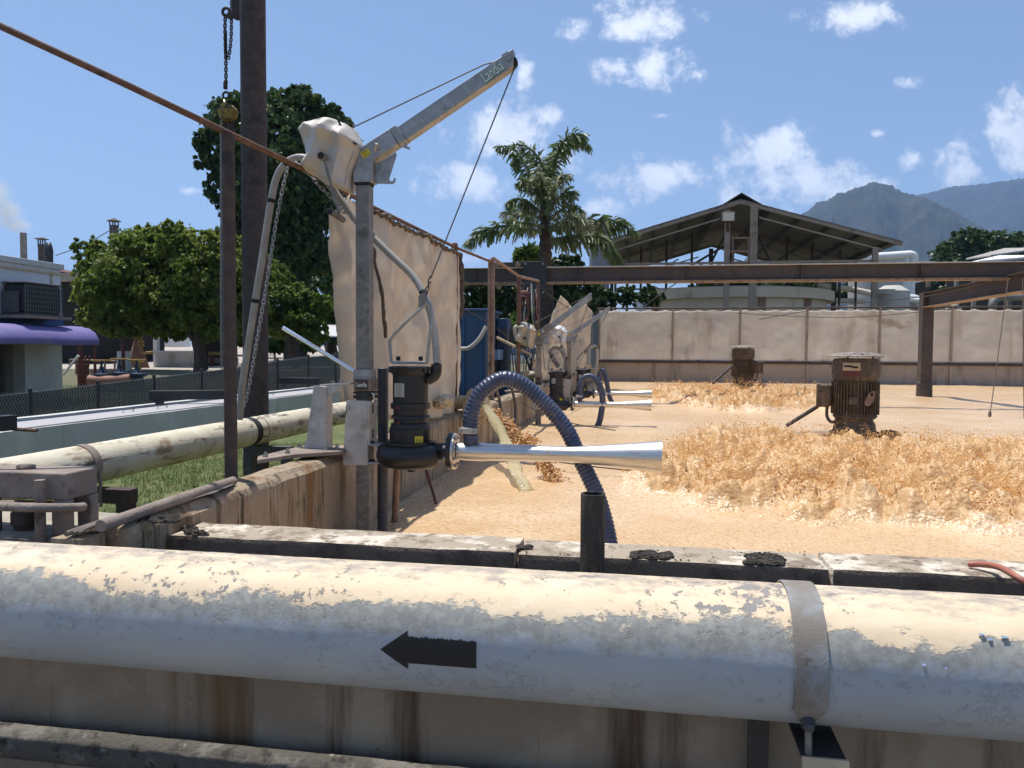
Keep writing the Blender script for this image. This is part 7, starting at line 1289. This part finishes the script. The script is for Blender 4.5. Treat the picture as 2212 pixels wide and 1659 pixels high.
sd_ = thing('plant_hall', 'dark open hall behind the pipes at the right edge', 'building', P(2150, 700, 58)); a = P(*zw(1150, 760), 60); b = P(*zw(2900, 1200), 60); w = MB(); w.bx(a.x, b.x + 8, a.y, a.y + .3, 0, a.z); w.build('back_wall', 'sheddark', sd_)
for k in range(9): x = a.x + (b.x - a.x) * k / 8; w = MB(); w.bx(x - .12, x + .12, a.y - 2, a.y - 1.7, 0, a.z); w.build('column', 'concrete', sd_)
for k in range(4): w = MB(); z = 1.6 + k * .9; w.bx(a.x, b.x, a.y - 1.9, a.y - 1.75, z, z + .12); w.build('pipe_rack', 'galvdull', sd_)
# ------------------------------------------------------------------ blue cabinet and pipes behind the cranes
cbD = 13.0; a = P(988, 672, cbD); b = P(1050, 832, cbD); cbt = thing('blue_cabinet', 'dark blue steel cabinet beyond the big tarpaulin', 'cabinet', (a.x, a.y, 0)); w = MB(); w.bx(a.x - .6, b.x, a.y, a.y + 1.2, 0, a.z); w.build('body', 'bluecab', cbt, bevel=.01); w = MB(); w.bx(a.x - .65, b.x + .05, a.y - .05, a.y + 1.25, a.z + .001, a.z + .04); w.build('top', 'bluepaint', cbt, bevel=.006)
e = P(1105, 690, cbD + 1.2); w = MB(); w.bx(b.x + .02, e.x, a.y + .9, a.y + 1.3, 0, e.z); w.build('side_unit', 'bluecab', cbt, bevel=.01); w = MB(); z = P(1060, 755, cbD + .6).z; w.bx(b.x + .02, P(1085, 755, cbD + .6).x, a.y + .3, a.y + .9, z - .18, z); w.build('shelf', 'bluelight', cbt)
for x in (1000, 1040): q = P(x, 760, cbD - .05); w = MB(); w.bx(q.x - .015, q.x + .015, a.y - .03, a.y - .002, .2, a.z - .1); w.build('door_edge', 'bluepaint', cbt)
w = MB(); w.tube(smooth_path([P(988, 752, cbD - .2), P(1012, 752, cbD - .25), P(1035, 732, cbD - .25), P(1050, 705, cbD - .2)], 6), .035, 10); tag(w.build('hose', 'pvcgrey', smooth=60), 'grey hose drooping in front of the blue cabinet', 'hose')
for y, lab in ((760, 'upper white pipe behind the middle crane'), (776, 'lower white pipe behind the middle crane')): w = MB(); q = P(1085, y, 17); q2 = P(1130, y, 17); w.tube([q, q2 + Vector((.6, 0, 0))], .075 if y < 770 else .10, 14); tag(w.build('pipe', 'bluelight' if y < 770 else 'whitepipe', smooth=60), lab, 'pipe')
rr = random.Random(9); sc_ = thing('cable_rack', 'tangle of dark cables hung on the rail posts', 'cables', PY(1140, 760, 14.3))
for k in range(14):
    x = rr.uniform(1125, 1165); w = MB(); w.tube(smooth_path([PY(x, 612 + rr.uniform(0, 15), 14.6), PY(x + rr.uniform(-8, 8), 680, 14.5 + rr.uniform(-.2, .2)), PY(x + rr.uniform(-14, 14), 730, 14.4), PY(x + rr.uniform(-20, 20), 800, 14.3)], 6), rr.uniform(.006, .014), 6); w.build('cable', rr.choice(('wire', 'hosegrey', 'pvcgrey', 'redbrown')), sc_, smooth=60)
w = MB(); w.torus(PY(1130, 650, 14.4), (0, 1, 0), .09, .016, 24, 6); w.ball(PY(1132, 640, 14.5), (.12, .04, .12), 12, 6); tag(w.build('cable_coil', 'redbrown'), 'reddish cable reel hung by the trolley plate', 'reel')
for k in range(10):
    x = rr.uniform(1075, 1110); w = MB(); w.tube([PY(x, rr.uniform(700, 740), 13.5), PY(x + rr.uniform(-12, 12), 810, 13.3)], .012, 6); w.build('cable', 'wire', sc_)
for k, (x0, y0, x1, y1) in enumerate(((1100, 820, 1110, 930), (1060, 820, 1082, 905))): w = MB(); w.tube(smooth_path([PX(x0, y0, -1.72), PX((x0 + x1) / 2 + 8, (y0 + y1) / 2, -1.70), PX(x1, y1, -1.70)], 6), .02, 8); tag(w.build('hose', 'hosegrey', smooth=60), ['dark cable hanging down the tank wall by the middle mast', 'dark cable hanging down the tank wall behind the blue hose'][k], 'cable')
# thin smoke-stack guy wires
wire('wire', 'thin wire from the capped chimney down to the parapet', [P(237, 498, 58), P(180, 530, 58), P(120, 552, 58)], .03)

# ------------------------------------------------------------------ air
m = bpy.data.materials.new('haze'); m.use_nodes = True; t = m.node_tree; t.nodes.clear(); o = t.nodes.new('ShaderNodeOutputMaterial'); v = t.nodes.new('ShaderNodeVolumePrincipled'); v.inputs['Color'].default_value = (.36, .58, 1.0, 1); v.inputs['Density'].default_value = 1.5e-4; v.inputs['Anisotropy'].default_value = .25; t.links.new(v.outputs[0], o.inputs['Volume']); MATS['haze'] = m
w = MB(); w.bx(-7200, 7200, -3200, 8200, -1.5, 1150); hz = w.build('haze', 'haze', smooth=0); tag(hz, 'thin blue haze in the air over the valley', None, None, 'stuff')
